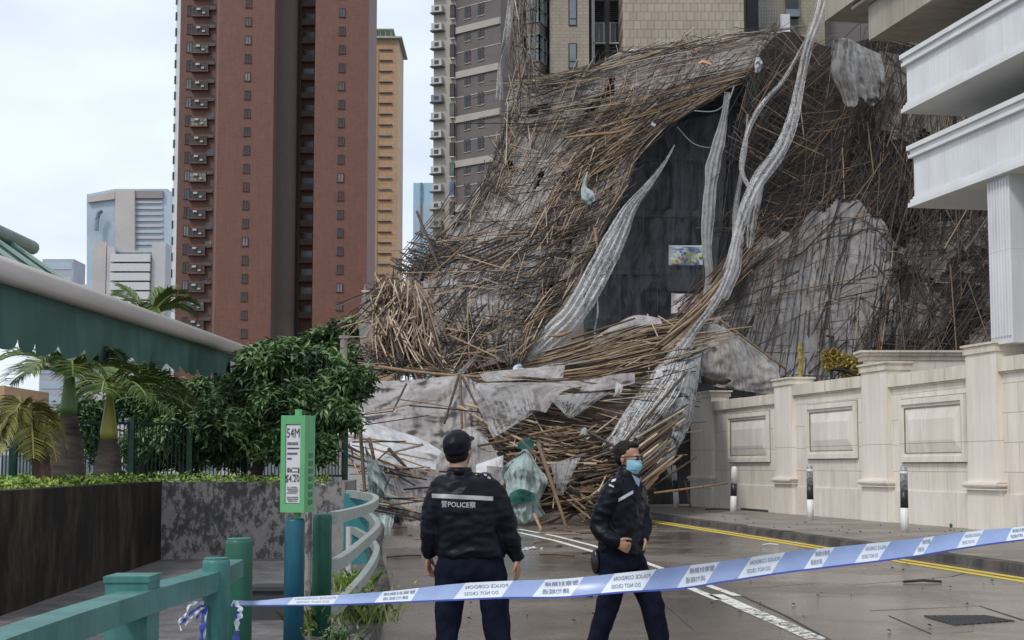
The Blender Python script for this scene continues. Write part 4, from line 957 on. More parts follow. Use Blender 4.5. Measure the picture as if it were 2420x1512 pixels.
sheet([[(862, 1060, 42), (905, 1095, 42), (960, 1105, 42.5), (1040, 1110, 43)], [(872, 1120, 41.5), (915, 1140, 41.5), (965, 1155, 42), (1040, 1160, 42)],
       [(880, 1190, 40.5), (925, 1205, 41), (975, 1215, 41), (1040, 1215, 41)], [(905, 1262, 40), (950, 1268, 40), (1000, 1260, 40), (1040, 1258, 40)]], NET_LOW, 'crumpled grey net piled at the kerb left of the first officer', 40, 40, .4, .9, .4,
      keep=lambda u, v: not ((u - .28) ** 2 / .012 + (v - .22) ** 2 / .01 < 1))
sheet([[(862, 1050, 41), (880, 1085, 41), (905, 1110, 41.3)], [(868, 1120, 40.6), (895, 1150, 40.6), (935, 1180, 41)], [(872, 1190, 40), (895, 1210, 40), (930, 1230, 40)], [(885, 1255, 39.5), (900, 1262, 39.5), (920, 1262, 39.5)]],
      NET_GREEN, 'green-tinged net strip hanging down behind the end of the railing', 20, 30, .3, 1, .3)
sheet([[(1236, 1062, 42), (1242, 1060, 41.8), (1250, 1063, 42)], [(1184, 1112, 41.2), (1235, 1092, 40.8), (1270, 1100, 41.2)], [(1196, 1150, 41), (1232, 1140, 40.4), (1294, 1136, 41)],
       [(1182, 1196, 40.8), (1235, 1190, 40.2), (1276, 1184, 40.8)], [(1208, 1228, 40.6), (1240, 1238, 40.2), (1288, 1214, 40.8)]], NET_GREEN, 'green-tinged net bundle bulging beside the first officer', 24, 36, .25, 1.2, .3)
sheet([[(1150, 1100, 42.5), (1190, 1105, 42), (1225, 1120, 42)], [(1150, 1160, 42), (1190, 1180, 41.5), (1225, 1190, 41)], [(1150, 1225, 41), (1190, 1230, 41), (1225, 1232, 41)]], NET_LOW, 'small grey net between the first officer and the green bundle', 20, 20, .2, 1, .2)
sheet([[(1598, 812, 54), (1620, 800, 54.5), (1645, 800, 55)], [(1540, 880, 50.5), (1585, 880, 50), (1625, 870, 50.5)], [(1490, 950, 47.5), (1540, 955, 47), (1600, 940, 47.5)],
       [(1445, 1020, 45.3), (1490, 1030, 45), (1530, 1020, 45.5)], [(1412, 1065, 44), (1450, 1080, 43.6), (1490, 1075, 44)]], NET_WHITE, 'long white net streaming down towards the masked officer', 36, 50, .35, .9, .45)
sheet([[(1622, 830, 53), (1640, 820, 53), (1660, 815, 53)], [(1590, 920, 49), (1625, 905, 49), (1650, 900, 50)], [(1560, 1000, 46.5), (1600, 1000, 46.5), (1632, 1000, 47)],
       [(1545, 1070, 44.5), (1575, 1080, 44.5), (1592, 1085, 45)], [(1570, 1120, 44), (1585, 1140, 44), (1588, 1142, 44)]], net_mat('dull_white_netting', (0.26, 0.27, 0.27), (0.42, 0.43, 0.44), .75, 1, 2), 'ragged dull white net hanging against the end pillar of the wall', 30, 40, .35, .9, .35)
sheet([[(1640, 760, 58), (1690, 765, 58), (1740, 790, 58), (1790, 820, 58)], [(1640, 820, 57), (1700, 830, 57), (1760, 850, 57), (1840, 880, 57)], [(1640, 900, 56.5), (1700, 915, 56.5), (1770, 925, 56.5), (1835, 935, 56.5)]],
      NET_GREY, 'triangular grey-brown net collapsed behind the low end of the wall', 30, 20, .3, .6, .3)
sheet([[(1280, 905, 48.5), (1340, 900, 48.5), (1420, 905, 48)], [(1130, 905, 48.5), (1250, 915, 48), (1330, 925, 47.6)], [(1150, 940, 48), (1230, 960, 47.5), (1290, 975, 47)]], NET_LOW, 'pale folded net lying in the middle of the heap', 30, 12, .15, 1, .2, back=-.5)
sheet([[(1380, 900, 49), (1450, 885, 49.5), (1500, 880, 50)], [(1370, 925, 48.5), (1440, 920, 49), (1500, 905, 49)]], NET_LOW, 'small pale net scrap below the bamboo swoop', 20, 8, .1, 1.5, .1, back=-.6)
rg = lambda a, b: (lambda u, v: u > .06 + .12 * noise.noise(Vector((v * 9, a, 2))) and u < .94 + .12 * noise.noise(Vector((v * 9, b, 7))) and v > .08 + .2 * noise.noise(Vector((u * 8, a, 4))))
TGN = net_mat('thin_grey_net', (.20, .19, .185), (.36, .345, .34), .3, .95, 1.4, (1, 1, 1), (20, 1.2), .5, .5, (.3, .6))
sheet([[(1112, 925, 47.0), (1255, 905, 46.8)], [(1165, 1035, 45.3), (1268, 972, 45.6)]], TGN, 'thin grey net panel hung between the tripod and the sloping tan poles', 24, 20, .2, 1, .25)
sheet([[(1290, 935, 46.6), (1445, 925, 46.8)], [(1340, 985, 45.6), (1352, 988, 45.6)]], TGN, 'torn grey triangle of net caught in the middle of the lower heap', 24, 20, .2, 1, .25)
sheet([[(1300, 1095, 42.3), (1372, 1080, 42.3)], [(1318, 1165, 41.2), (1330, 1168, 41.2)]], TGN, 'narrow grey net scrap right of the yellow leaning pole', 20, 20, .15, 1, .2)
sheet([[(1130, 880, 50.0), (1335, 862, 50.5)], [(1145, 902, 49.4), (1330, 893, 49.6)]], NET_LOW, 'pale crumpled net strip lying under the near edge of the swoop', 30, 8, .2, 1.2, .2)
sheet([[(1060, 1120, 43.2), (1190, 1075, 43.4)], [(1100, 1180, 42.2), (1180, 1185, 42.2)]], NET_CLOTH, 'off-white net flap sticking out right of the first officer', 20, 20, .15, 1, .2)
sheet([[(1225, 1045, 43.3), (1250, 1035, 43.3), (1262, 1045, 43.3)], [(1222, 1060, 43), (1245, 1062, 43), (1260, 1060, 43)]], NET_TEAL, 'teal scrap of net tied above the green-tinged bundle', 12, 8, .12, 2)
sheet([[(1372, 1015, 45.8), (1382, 1010, 45.6), (1392, 1020, 45.8)], [(1370, 1050, 45.2), (1385, 1060, 45), (1398, 1055, 45.2)]], NET_GREEN, 'small green net scrap hanging in the lower heap', 12, 12, .12, 2)
sheet([[(1205, 1165, 40.3), (1230, 1155, 40), (1262, 1165, 40.3)], [(1200, 1185, 40.2), (1230, 1190, 40), (1265, 1182, 40.2)]], NET_TEAL, 'dark teal scrap folded across the green-tinged bundle', 12, 8, .1, 2)
SF = Surf([[(820, 930, 47.5), (940, 930, 47.5), (1060, 930, 47), (1150, 960, 46.5)], [(800, 1040, 44), (920, 1050, 44), (1050, 1060, 44), (1150, 1060, 43.5)], [(860, 1150, 41), (940, 1150, 41.3), (1050, 1150, 41.5), (1180, 1150, 41.5)], [(890, 1250, 39.6), (960, 1250, 39.8), (1060, 1250, 40), (1200, 1240, 40)]])
strew(SF, 36, .55, .25, (.8, 2.4), (.0, .4), 'lower heap', (.2, .9), v=(.38, .85), u=(0, .5), seed=70, rr_=(.02, .035))
strew(SF, 26, V_, .5, (.5, 1.6), (.1, .5), 'lower heap', (.2, .9), v=(.35, .7), u=(0, .35), seed=71, rr_=(.015, .03))
strew(SF, 18, .15, .5, (.8, 2.5), (.1, .5), 'lower heap', (.1, .8), v=(.5, .95), u=(.1, 1), seed=72, rr_=(.02, .035))
strew(SF, 14, -.2, .3, (1.5, 3), (.2, .5), 'lower heap', (.1, .9), v=(.0, .4), u=(.1, .9), seed=73, rr_=(.02, .035))
# ---- streamers
def ribbon(pts, mat_, lab, nseg=70, nw=12, folds=3, amp=.5, seed=0, name='net_streamer'):
    """pts: (x, y, Y, width in photo units)"""
    n = len(pts) - 1
    def f(u, v):
        x = v * n; i = min(int(x), n - 1); t = x - i
        g = lambda k: Surf.cr(pts[max(i - 1, 0)][k], pts[i][k], pts[i + 1][k], pts[min(i + 2, n)][k], t)
        q = [g(k) for k in range(4)]
        e = .02; 
        x2 = min(v + e, 1) * n; i2 = min(int(x2), n - 1); t2 = x2 - i2
        gx = lambda k: Surf.cr(pts[max(i2 - 1, 0)][k], pts[i2][k], pts[i2 + 1][k], pts[min(i2 + 2, n)][k], t2)
        x1 = max(v - e, 0) * n; i1 = min(int(x1), n - 1); t1 = x1 - i1
        gy = lambda k: Surf.cr(pts[max(i1 - 1, 0)][k], pts[i1][k], pts[i1 + 1][k], pts[min(i1 + 2, n)][k], t1)
        d = Vector((gx(0) - gy(0), gx(1) - gy(1))); d.normalize() if d.length > 0 else None
        w = (u - .5) * q[3] * .8 * (1 + .15 * noise.noise(Vector((u * 2, v * 14, seed))))
        px, py = q[0] - d.y * w, q[1] + d.x * w
        W_ = q[3] * q[2] * KD / F
        dep = q[2] + W_ * amp * (.35 * math.sin(u * math.pi * 2 * folds + 2 * noise.noise(Vector((v * 5, seed, 0)))) + .5 * noise.noise(Vector((u * 4, v * 7, seed + 3)))) - .3 * W_ * math.sin(math.pi * u)
        return at(px, py, dep)
    mb_ = MB(); mb_.grid(f, nw, nseg); return tag(mb_.build(name, mat_, smooth=True), lab, 'netting', 'long white net streamers')
ribbon([(1952, -40, 74, 40), (1935, 30, 73, 34), (1908, 110, 72, 30), (1890, 200, 71, 28), (1870, 290, 69, 38), (1840, 360, 67, 42), (1795, 420, 65, 44), (1762, 490, 62, 38), (1742, 560, 60, 30), (1722, 640, 57, 26), (1692, 710, 55, 24), (1648, 770, 53, 22), (1608, 822, 51, 30)],
       NET_WHITE, 'thickest white net rope, sweeping from the top edge down past the dark gap', 110, 16, 2.5, .8, 1)
ribbon([(1920, 60, 72.5, 8), (1885, 130, 72, 10), (1850, 190, 71, 12), (1810, 235, 70, 14), (1775, 290, 69, 16), (1758, 345, 68, 14), (1752, 400, 67, 14), (1768, 440, 66, 12)], NET_WHITE, 'thin twisted white net strand left of the thickest net rope', 60, 8, 1.5, .8, 2)
ribbon([(1594, 342, 68, 3), (1570, 385, 67, 10), (1530, 440, 66, 22), (1490, 490, 65, 38), (1460, 550, 64, 62), (1425, 620, 62, 70), (1388, 690, 60, 72), (1350, 750, 58, 72), (1300, 800, 57, 70), (1250, 850, 55, 34), (1236, 882, 54, 14)],
       NET_WHITE, 'pointed white net sail running from the dark gap down to the heap', 90, 18, 4, .5, 3)
ribbon([(1462, 540, 63, 10), (1430, 590, 62, 12), (1400, 640, 61, 12), (1365, 690, 60, 10), (1330, 745, 58.5, 9), (1290, 785, 57, 9), (1230, 805, 56, 9), (1160, 830, 55, 9), (1130, 838, 54, 9), (1085, 885, 51, 14)], NET_WHITE, 'thin white net rope curling along the left edge of the net sail', 90, 6, 1, .9, 4)
ribbon([(1720, 218, 82, 22), (1712, 270, 81, 20), (1700, 330, 79, 34), (1685, 390, 77, 42), (1678, 450, 75, 36), (1672, 520, 73, 38), (1670, 590, 71, 28), (1676, 650, 69, 24), (1668, 700, 66, 20)], net_mat('grey_white_netting', (0.24, 0.235, 0.23), (0.40, 0.39, 0.385), .75, 1, 2), 'grey-white net curtain hanging at the right side of the dark gap', 70, 14, 3, .5, 5)
ribbon([(1766, 270, 78, 6), (1762, 350, 76, 10), (1750, 420, 74, 12), (1738, 500, 72, 16), (1742, 560, 70, 34), (1728, 640, 67, 50), (1700, 700, 64, 50)], net_mat('pale_torn_netting', (0.28, 0.27, 0.265), (0.45, 0.44, 0.44), .5, .95, 3), 'torn pale net strands behind the thickest net rope', 70, 14, 4, .6, 6)
ribbon([(1800, 420, 66, 20), (1785, 480, 65, 30), (1775, 540, 65, 26), (1770, 585, 65, 14)], NET_WHITE, 'short pale net tail hanging right of the thickest net rope', 30, 10, 2, .6, 7)
ribbon([(1212, -40, 76, 18), (1206, 20, 76, 20), (1196, 90, 76, 20), (1182, 160, 77, 16), (1180, 235, 77, 22)], NET_WHITE, 'pale net strip hanging down the left edge of the beige tower', 50, 8, 2, .6, 8)
ribbon([(1240, 878, 52.5, 8), (1300, 862, 53, 10), (1350, 858, 53.5, 10), (1400, 850, 54, 8)], NET_WHITE, 'white net rope lying along the near edge of the bamboo swoop', 30, 6, 1, .9, 9)
ribbon([(1410, 700, 60, 6), (1412, 740, 59.5, 5), (1405, 780, 59, 5), (1408, 805, 58.5, 12)], NET_WHITE, 'short white strand dangling over the bamboo swoop', 24, 6, 1, .9, 10)
ribbon([(1232, 862, 51.5, 6), (1222, 872, 51, 28), (1232, 884, 50.5, 36), (1245, 890, 50.3, 20)], pm('checked_white_fabric', (.62, .64, .68), (.34, .38, .44), 14, .7), 'small white checked scrap caught where the net sail meets the heap', 20, 8, 1, .4, 11)
ribbon([(1455, 905, 47.5, 6), (1462, 915, 47.3, 22), (1458, 930, 47.2, 14), (1450, 938, 47.2, 3)], NET_CLOTH, 'small bright white scrap beside the white net', 12, 6, 1, .4, 12)
ribbon([(1388, 405, 71.5, 6), (1380, 440, 71, 14), (1388, 462, 70.5, 40), (1400, 478, 70.3, 24)], NET_GREEN, 'pale blue-green cloth scrap caught high on the bamboo slope', 20, 8, 2, .5, 13)
ribbon([(1790, 135, 81, 10), (1792, 150, 81, 24), (1788, 172, 81, 12)], NET_CLOTH, 'small blue-white cloth scrap near the crest of the slope', 14, 6, 1, .5, 14)
ribbon([(1650, 150, 82.5, 6), (1664, 146, 82.5, 10), (1680, 152, 82.4, 8)], pm('faded_orange_plastic', (.6, .3, .2), (.5, .25, .17)), 'faded orange plastic lying on the crest of the slope', 14, 6, 1, .5, 15)
ribbon([(1538, 292, 77, 14), (1548, 298, 77, 12)], NET_CLOTH, 'small white scrap where the slope meets the dark gap', 8, 4, 1, .5, 16)
# plywood planks
PLY = pm('tan_plywood', (0.30, 0.18, 0.09), (0.20, 0.115, 0.055), 2)
for pts_, lab in (([(1335, 325, 76, 5), (1400, 318, 76, 9), (1460, 312, 76.5, 9), (1490, 298, 77, 4)], 'long tan plank bridging the upper slope'),
                  ([(1405, 538, 67.5, 9), (1408, 560, 67.3, 10), (1410, 590, 67, 9)], 'upright tan board on the middle slope'),
                  ([(1295, 794, 54.5, 4), (1325, 792, 54.3, 11), (1352, 782, 54.2, 5)], 'orange-brown board lying on the net sail')):
    o = ribbon(pts_, PLY, lab, 16, 4, 1, .15, 3, 'plank'); o['category'] = 'plank'; o['group'] = 'planks in the scaffolding'; so = o.modifiers.new('thick', 'SOLIDIFY'); so.thickness = .06
# ---- signature poles (photo-unit end points)
def lone(a, b, r, mat_, lab, sag=0.0):
    a, b = at(*a), at(*b); root_ = empty('bamboo_pole', a, lab, 'bamboo pole', 'standing and lying poles around the heap')
    d = b - a; n = max(3, int(d.length / .5)); P, Rr = [], []
    for i in range(n + 1):
        t = i / n; p = d * t + Vector((0, 0, -sag * 4 * t * (1 - t))); P.append(p); Rr.append(r * (1.0 - .25 * t))
    mb_ = MB(); mb_.tube(P, Rr, 8); mb_.build('cane', mat_, root_, True)
    mb_ = MB()
    for p0, rr1 in list(zip(P, Rr))[1:-1]: mb_.tube([p0 - d.normalized() * .015, p0 + d.normalized() * .015], rr1 * 1.16, 8)
    mb_.build('nodes', mat_, root_)
lone((895, 866, 52), (1235, 892, 49.5), .055, M_BAML, 'long near-horizontal pale pole capping the broad grey net', .1)
lone((1235, 892, 49.3), (1290, 896, 49.2), .04, M_BAMD, 'short dark pole continuing the long horizontal pole')
lone((1085, 885, 49.3), (1050, 1000, 47.6), .045, M_BAMD, 'dark left leg of the pole tripod above the cap')
lone((1087, 885, 49.3), (1092, 1030, 47.2), .045, M_BAMD, 'dark upright leg of the pole tripod above the cap')
lone((1092, 890, 49.2), (1178, 1060, 46.5), .045, M_BAMD, 'dark right leg of the pole tripod above the cap')
lone((848, 975, 41), (866, 1215, 39.6), .05, M_BAMD, 'dark upright pole leaning at the end of the green railing')
lone((872, 1035, 41), (884, 1085, 40.8), .05, M_BAMD, 'short dark stump beside the upright dark pole')
lone((918, 1060, 42.8), (965, 1110, 42.5), .05, M_BAMD, 'short dark pole poking up from the off-white tarpaulin')
lone((785, 1035, 45), (870, 1080, 43), .05, M_BAMD, 'dark pole lying under the left edge of the tarpaulin')
lone((1085, 960, 46.8), (1300, 1065, 44.5), .045, M_BAMO, 'tan pole sloping right from the tripod over the heap', .1)
lone((1100, 955, 46.9), (1270, 1000, 45.5), .045, M_BAML, 'pale pole sloping gently right from the tripod')
lone((1272, 1048, 41.5), (1340, 1252, 39), .055, M_BAML, 'tall yellow pole leaning over the heap between the two officers')
lone((1232, 1040, 42), (1285, 1100, 41), .03, M_BAMD, 'short dark stick above the green-tinged bundle')
lone((1205, 1040, 43.5), (1090, 1060, 44), .04, M_BAMD, 'dark horizontal pole right of the cap')
lone((1250, 1028, 43), (1350, 1008, 43.5), .04, M_BAML, 'pale horizontal pole above the yellow leaning pole')
lone((1300, 1254, 38.8), (1348, 1254, 38.6), .06, M_BAMO, 'short brown pole lying on the road at the foot of the heap')
lone((1262, 1215, 39.5), (1280, 1254, 38.8), .045, M_BAML, 'short tan stick standing on the road by the green-tinged bundle')
lone((1700, 755, 58), (1858, 873, 57), .05, M_BAMD, 'dark pole sloping down to the cream wall pillar')
lone((1545, 1165, 41.5), (1720, 1142, 41.5), .03, M_BAMO, 'thin pole behind the farthest bollard')
lone((1540, 1150, 43), (1645, 1080, 44), .03, M_BAMO, 'thin pole rising behind the masked officer')
lone((1618, 1135, 52), (1632, 1198, 51), .03, M_BAMD, 'thin dark stick propped behind the farthest bollard')
lone((1622, 880, 47), (1480, 1040, 44.2), .045, M_BAMD, 'long dark pole crossing the white net diagonally')
lone((1390, 1020, 43.5), (1470, 1065, 42.5), .05, M_BAMD, 'dark pole sloping down behind the masked head')
lone((1000, 1050, 44.9), (930, 1068, 44.8), .04, NET_LOW, 'pale stick lying across the off-white tarpaulin')
lone((960, 907, 49.6), (930, 968, 48.6), .035, M_BAMD, 'thin dark stick hanging over the broad grey net')
lone((985, 500, 68), (1040, 640, 63), .06, M_BAMO, 'dark stick standing out left of the lower slope')
lone((1425, 790, 56.2), (1500, 770, 57), .04, M_BAML, 'pale pole on the far edge of the swoop')
lone((1350, 800, 56), (1500, 752, 57), .045, M_BAML, 'long pale pole along the far edge of the swoop')
lone((805, 775, 56), (900, 745, 56), .035, M_BAML, 'thin pole sticking out left of the bent pile')
lone((830, 765, 56), (905, 690, 56), .035, M_BAML, 'thin pole slanting up to the bent pile')
lone((1500, 1100, 42.3), (1380, 1130, 42), .045, M_BAMO, 'brown pole behind the masked officer')
lone((1120, 560, 66), (1030, 640, 62.5), .05, M_BAMO, 'dark pole lying on the left edge of the slope')
# ---- dangling cables in the dark gap
for pts_, lab in (([(1600, 300, 80), (1640, 340, 80), (1690, 350, 80), (1720, 345, 80)], 'lower cable looping across the dark gap'),
                  ([(1640, 262, 80), (1690, 262, 80), (1722, 235, 80), (1735, 200, 81)], 'upper cable looping under the crest')):
    mb_ = MB(); P = [at(*p) for p in pts_]; Q = []
    for i in range(len(P) - 1):
        for k in range(8): Q.append(Surf.cr(P[max(i - 1, 0)], P[i], P[i + 1], P[min(i + 2, len(P) - 1)], k / 8))
    mb_.tube(Q, .03, 5); tag(mb_.build('cable', pm('grey_cable', (.3, .3, .3))), lab, 'cable')
# ---- flush the pool: the 265 largest are things, the rest one mass
POOL.sort(key=lambda t: -t[0])
NIND = 262
zl = {'slope': 'brown bamboo pole in the collapsed slope under the beige tower', 'left pile': 'bent tan cane in the upright tangle at the left of the heap',
      'hanging right': 'dark bamboo pole hanging loose in front of the shaded wall on the right', 'swoop': 'tan bamboo pole in the long swoop across the middle of the heap',
      'lower heap': 'brown bamboo pole jumbled in the lower heap between the officers'}
zm = {'slope': M_BAMO, 'left pile': M_BAML, 'hanging right': M_BAMD, 'swoop': M_BAML, 'lower heap': M_BAMO}
# take individuals fairly from every zone, largest first
cnt = {}; ind = []; rest = []
quota = {'slope': 90, 'left pile': 20, 'hanging right': 62, 'swoop': 40, 'lower heap': 50}
for t in POOL:
    k = t[4]; cnt[k] = cnt.get(k, 0)
    if cnt[k] < quota[k]: cnt[k] += 1; ind.append(t)
    else: rest.append(t)
for t in ind:
    P = t[1]; o_ = P[0].copy(); mb_ = MB(); mb_.tube([p - o_ for p in P], [t[2], t[2] * .95, t[2] * .9, t[2] * .82], 6)
    tag(mb_.build('bamboo_pole', zm[t[4]], smooth=True, loc=o_), zl[t[4]], 'bamboo pole', 'bamboo poles: ' + t[4])
for t in rest:
    STUFF.val = t[3]; STUFF.tube(t[1], [t[2], t[2] * .95, t[2] * .9, t[2] * .8], 4, cap=False)
tag(STUFF.build('bamboo_tangle', M_BAM), 'dense mass of broken bamboo canes filling the collapsed scaffolding', 'bamboo tangle', None, 'stuff')
# ================================================================ LEFT SIDE: PLANTER
DKWALL = None
def darkwall():
    m, t, b = base('stained_black_wall', 0.65, 0, .12)
    v = coords(t, (1.3, 1.3, 0.55)); n = noi(t, v, 1.5, 8, .78); v2 = coords(t); n2 = noi(t, v2, .6, 4)
    c = ramp(t, n, [(.3, (.007, .006, .007)), (.47, (.02, .016, .013)), (.58, (.06, .042, .026)), (.72, (.12, .095, .065))])
    c = mixc(t, .8, c, ramp(t, n2, [(.35, (.35, .35, .4)), (.65, (1, 1, 1))]), 'MULTIPLY')
    t.links.new(c, b.inputs['Base Color']); bump(t, b, n, .3); return m
DKWALL = darkwall()
def peel():
    m, t, b = base('peeling_grey_render', 0.8)
    v = coords(t, (1, 1, .55)); n = noi(t, v, 11, 6, .72); v2 = coords(t); n2 = noi(t, v2, 1.1, 4)
    f = mixc(t, .45, ramp(t, n, [(0, (0,) * 3), (1, (1,) * 3)]), ramp(t, n2, [(0, (0,) * 3), (1, (1,) * 3)]))
    c = ramp(t, f, [(.42, (.07, .064, .064)), (.475, (.13, .118, .116)), (.49, (.27, .245, .235)), (.65, (.35, .32, .31))])
    t.links.new(c, b.inputs['Base Color']); bump(t, b, f, .6); return m
PEEL = peel()
PTOP = 1.24
A0 = Vector((-4.72, 14.6, 0)); A1 = Vector((-5.22, 24.0, 0)); A2 = Vector((at(815, 1150, 24.6).x, 24.6, 0))
def wallseg(mb_, a, b, th, z0, z1, m=None):
    d = (b - a); n = Vector((d.y, -d.x, 0)).normalized() * -th
    mb_.add([a + Vector((0, 0, z0)), b + Vector((0, 0, z0)), b + n + Vector((0, 0, z0)), a + n + Vector((0, 0, z0)), a + Vector((0, 0, z1)), b + Vector((0, 0, z1)), b + n + Vector((0, 0, z1)), a + n + Vector((0, 0, z1))],
            [(0, 1, 2, 3), (4, 7, 6, 5), (0, 4, 5, 1), (1, 5, 6, 2), (2, 6, 7, 3), (3, 7, 4, 0)], m)
mb = MB(); wallseg(mb, A0, A1, .25, 0, PTOP + .03); wallseg(mb, A0 + Vector((-4, -.2, 0)), A0, .25, 0, PTOP + .03)
tag(mb.build('planter_wall', DKWALL), 'black water-stained planter wall under the green canopy', 'wall')
mb = MB(); wallseg(mb, A1 + Vector((0.0, .01, 0)), A2, .25, 0, PTOP + .02); wallseg(mb, A2 + Vector((0, .01, 0)), A2 + Vector((-.5, 7, 0)), .25, 0, PTOP)
tag(mb.build('planter_wall', PEEL), 'peeling mottled grey planter wall behind the bus stop sign', 'wall')
mb = MB(); mb.add([(-16, 14.8, PTOP - .06), (-4.95, 14.8, PTOP - .06), (-5.4, 24.2, PTOP - .06), (A2.x - .1, 24.8, PTOP - .06), (A2.x - .6, 33, PTOP - .06), (-20, 33, PTOP - .06)], [(0, 1, 2, 3, 4, 5)])
struct(mb.build('planter_soil', SOIL))
LEAFV = []
def leafmat(name, cs, rough=.5):
    m, t, b = base(name, rough); a = node(t, 'ShaderNodeAttribute'); a.attribute_name = 'rnd'
    t.links.new(ramp(t, a.outputs['Fac'], [(i / (len(cs) - 1), c) for i, c in enumerate(cs)]), b.inputs['Base Color'])
    b.inputs['Subsurface Weight'].default_value = 0.0
    return m
LEAF_D = leafmat('dark_tree_leaf', [(.015, .038, .014), (.052, .11, .034), (.12, .215, .075), (.23, .33, .14)])
LEAF_B = leafmat('bright_ground_leaf', [(.05, .11, .015), (.13, .24, .03), (.24, .36, .05), (.38, .46, .10)])
LEAF_F = leafmat('palm_leaflet', [(.02, .055, .012), (.06, .13, .025), (.16, .22, .05), (.38, .38, .14)])
LEAF_Y = leafmat('yellowing_palm_leaflet', [(.05, .08, .015), (.14, .15, .03), (.30, .25, .07), (.42, .33, .13)])
def leaf(mb_, p, l, w, g_, drop=.2):
    d = Vector((g_.gauss(0, 1), g_.gauss(0, 1), g_.gauss(-drop, .6))).normalized(); s = d.cross(Vector((g_.gauss(0, .5), g_.gauss(0, .5), 1))).normalized() * w / 2
    k = len(mb_.v); n = s.cross(d).normalized() * l * .12
    mb_.v += [tuple(p), tuple(p + d * l * .5 + s + n), tuple(p + d * l), tuple(p + d * l * .5 - s + n)]; mb_.a += [mb_.val] * 4; mb_.f.append((k, k + 1, k + 2, k + 3)); mb_.m.append(0)
g_ = random.Random(21)
mb = MB()
def soil_pt():
    while True:
        Y = g_.uniform(14.9, 27.5); x0 = -5.0 - (min(Y, 24) - 14.9) * .05; xr = x0 if Y < 24.1 else A2.x - .3 - (Y - 24.8) * .07
        x = xr - abs(g_.gauss(0, 1.6)) if Y < 24 else g_.uniform(-10, xr)
        if x > -12: return x, Y
for i in range(15000):
    x, Y = soil_pt(); h = g_.uniform(0, .17) * (0.6 + .6 * (noise.noise(Vector((x * 1.3, Y * 1.3, 0))) + .4)); mb.val = min(1, max(0, .55 + .6 * noise.noise(Vector((x * 2, Y * 2, 5))) + g_.gauss(0, .16)))
    leaf(mb, Vector((x, Y, PTOP - .05 + max(0, h))), g_.uniform(.05, .10), .04, g_, -.4)
tag(mb.build('ground_cover', LEAF_B), 'bright yellow-green ground cover along the top of the planter', 'ground cover', None, 'stuff')
# ---- tree
def tree(name, lab, basep, trunk_r, crown, nleaf, ll, mat_, seed, limbs=6, zs=1.0, group=None):
    g = random.Random(seed); r = empty(name, basep, lab, 'tree', group)
    bx_ = Vector(basep); top = sum((Vector(c[0]) for c in crown), Vector()) / len(crown) - bx_
    m_ = MB(); k = Vector((top.x * .3, top.y * .3, top.z * .55)); m_.tube([(0, 0, -.2), k * .5 + Vector((.05, 0, 0)), k, top * .85], [trunk_r, trunk_r * .8, trunk_r * .65, trunk_r * .3], 8)
    for c, rad in crown:
        e = Vector(c) - bx_; s = k * g.uniform(.6, 1.0); m_.tube([s, s.lerp(e, .5) + Vector((0, 0, .1)), e], [trunk_r * .4, trunk_r * .25, trunk_r * .1], 5)
    m_.build('trunk', pm('dark_bark', (.035, .03, .027), (.075, .062, .05), 4, .9, bmp=.5), r, True)
    m_ = MB()
    wts = [rad[0] * rad[1] * rad[2] for c, rad in crown]
    while len(m_.f) < nleaf:
        c, rad = g.choices(crown, wts)[0]
        d = Vector((g.gauss(0, 1), g.gauss(0, 1), g.gauss(0, 1))).normalized() * (g.random() ** .45)
        p = Vector((c[0] + d.x * rad[0], c[1] + d.y * rad[1], c[2] + d.z * rad[2]))
        if noise.noise(p * 1.7) + .25 * noise.noise(p * 5) < -.16: continue
        tone = .45 + .9 * noise.noise(p * 2.3 + Vector((9, 0, 0)))
        for q in range(6):
            m_.val = min(1, max(0, tone + g.gauss(0, .16))); leaf(m_, p - bx_ + Vector((g.gauss(0, .05), g.gauss(0, .05), g.gauss(0, .05))), ll * g.uniform(.7, 1.25), ll * .36, g, .5)
    m_.build('crown', mat_, r); return r
def bl(x, y, Y, rx, ry, rz=None):       # blob from photo position, radius in photo units
    s = Y * KD / F; return (tuple(at(x, y, Y)), (rx * s, rx * s * .9, ry * s))
tree('leafy_tree', 'broad dark green tree with drooping leaves between the canopy end and the bus stop sign', (at(590, 1100, 27).x, 27, PTOP - .1), .13,
     [bl(650, 855, 27, 85, 50), bl(740, 870, 27, 85, 45), bl(820, 905, 26.5, 70, 42), bl(700, 960, 26.5, 110, 65), bl(790, 990, 26, 60, 50), bl(600, 930, 27, 85, 70), bl(540, 990, 26.5, 80, 60), bl(640, 1030, 26.5, 100, 50), bl(730, 1050, 26, 60, 45), bl(600, 860, 27.5, 40, 45), bl(770, 1060, 25.8, 30, 45)],
     30000, .17, LEAF_D, 1)
tree('leafy_tree', 'smaller dark tree behind the palms, left of the broad tree', (at(440, 1100, 27.5).x, 27.5, PTOP - .1), .09,
     [bl(430, 1000, 27.5, 90, 70), bl(350, 1030, 27.8, 80, 60), bl(490, 940, 27.5, 70, 50), bl(400, 950, 28, 80, 60), bl(300, 960, 28, 60, 70), bl(500, 1040, 27.5, 70, 50), bl(210, 1000, 28, 65, 65), bl(130, 1010, 28, 50, 60)], 24000, .15, LEAF_D, 2)
tree('leafy_tree', 'distant green tree rising against the foot of the red tower', (at(790, 1100, 62).x, 62, 0), .2,
     [bl(760, 800, 62, 45, 25), bl(820, 775, 62, 40, 28), bl(700, 815, 62, 50, 20), bl(850, 840, 62, 30, 40), bl(640, 830, 62, 50, 22), bl(790, 850, 61, 70, 40)], 7000, .35, LEAF_D, 3)
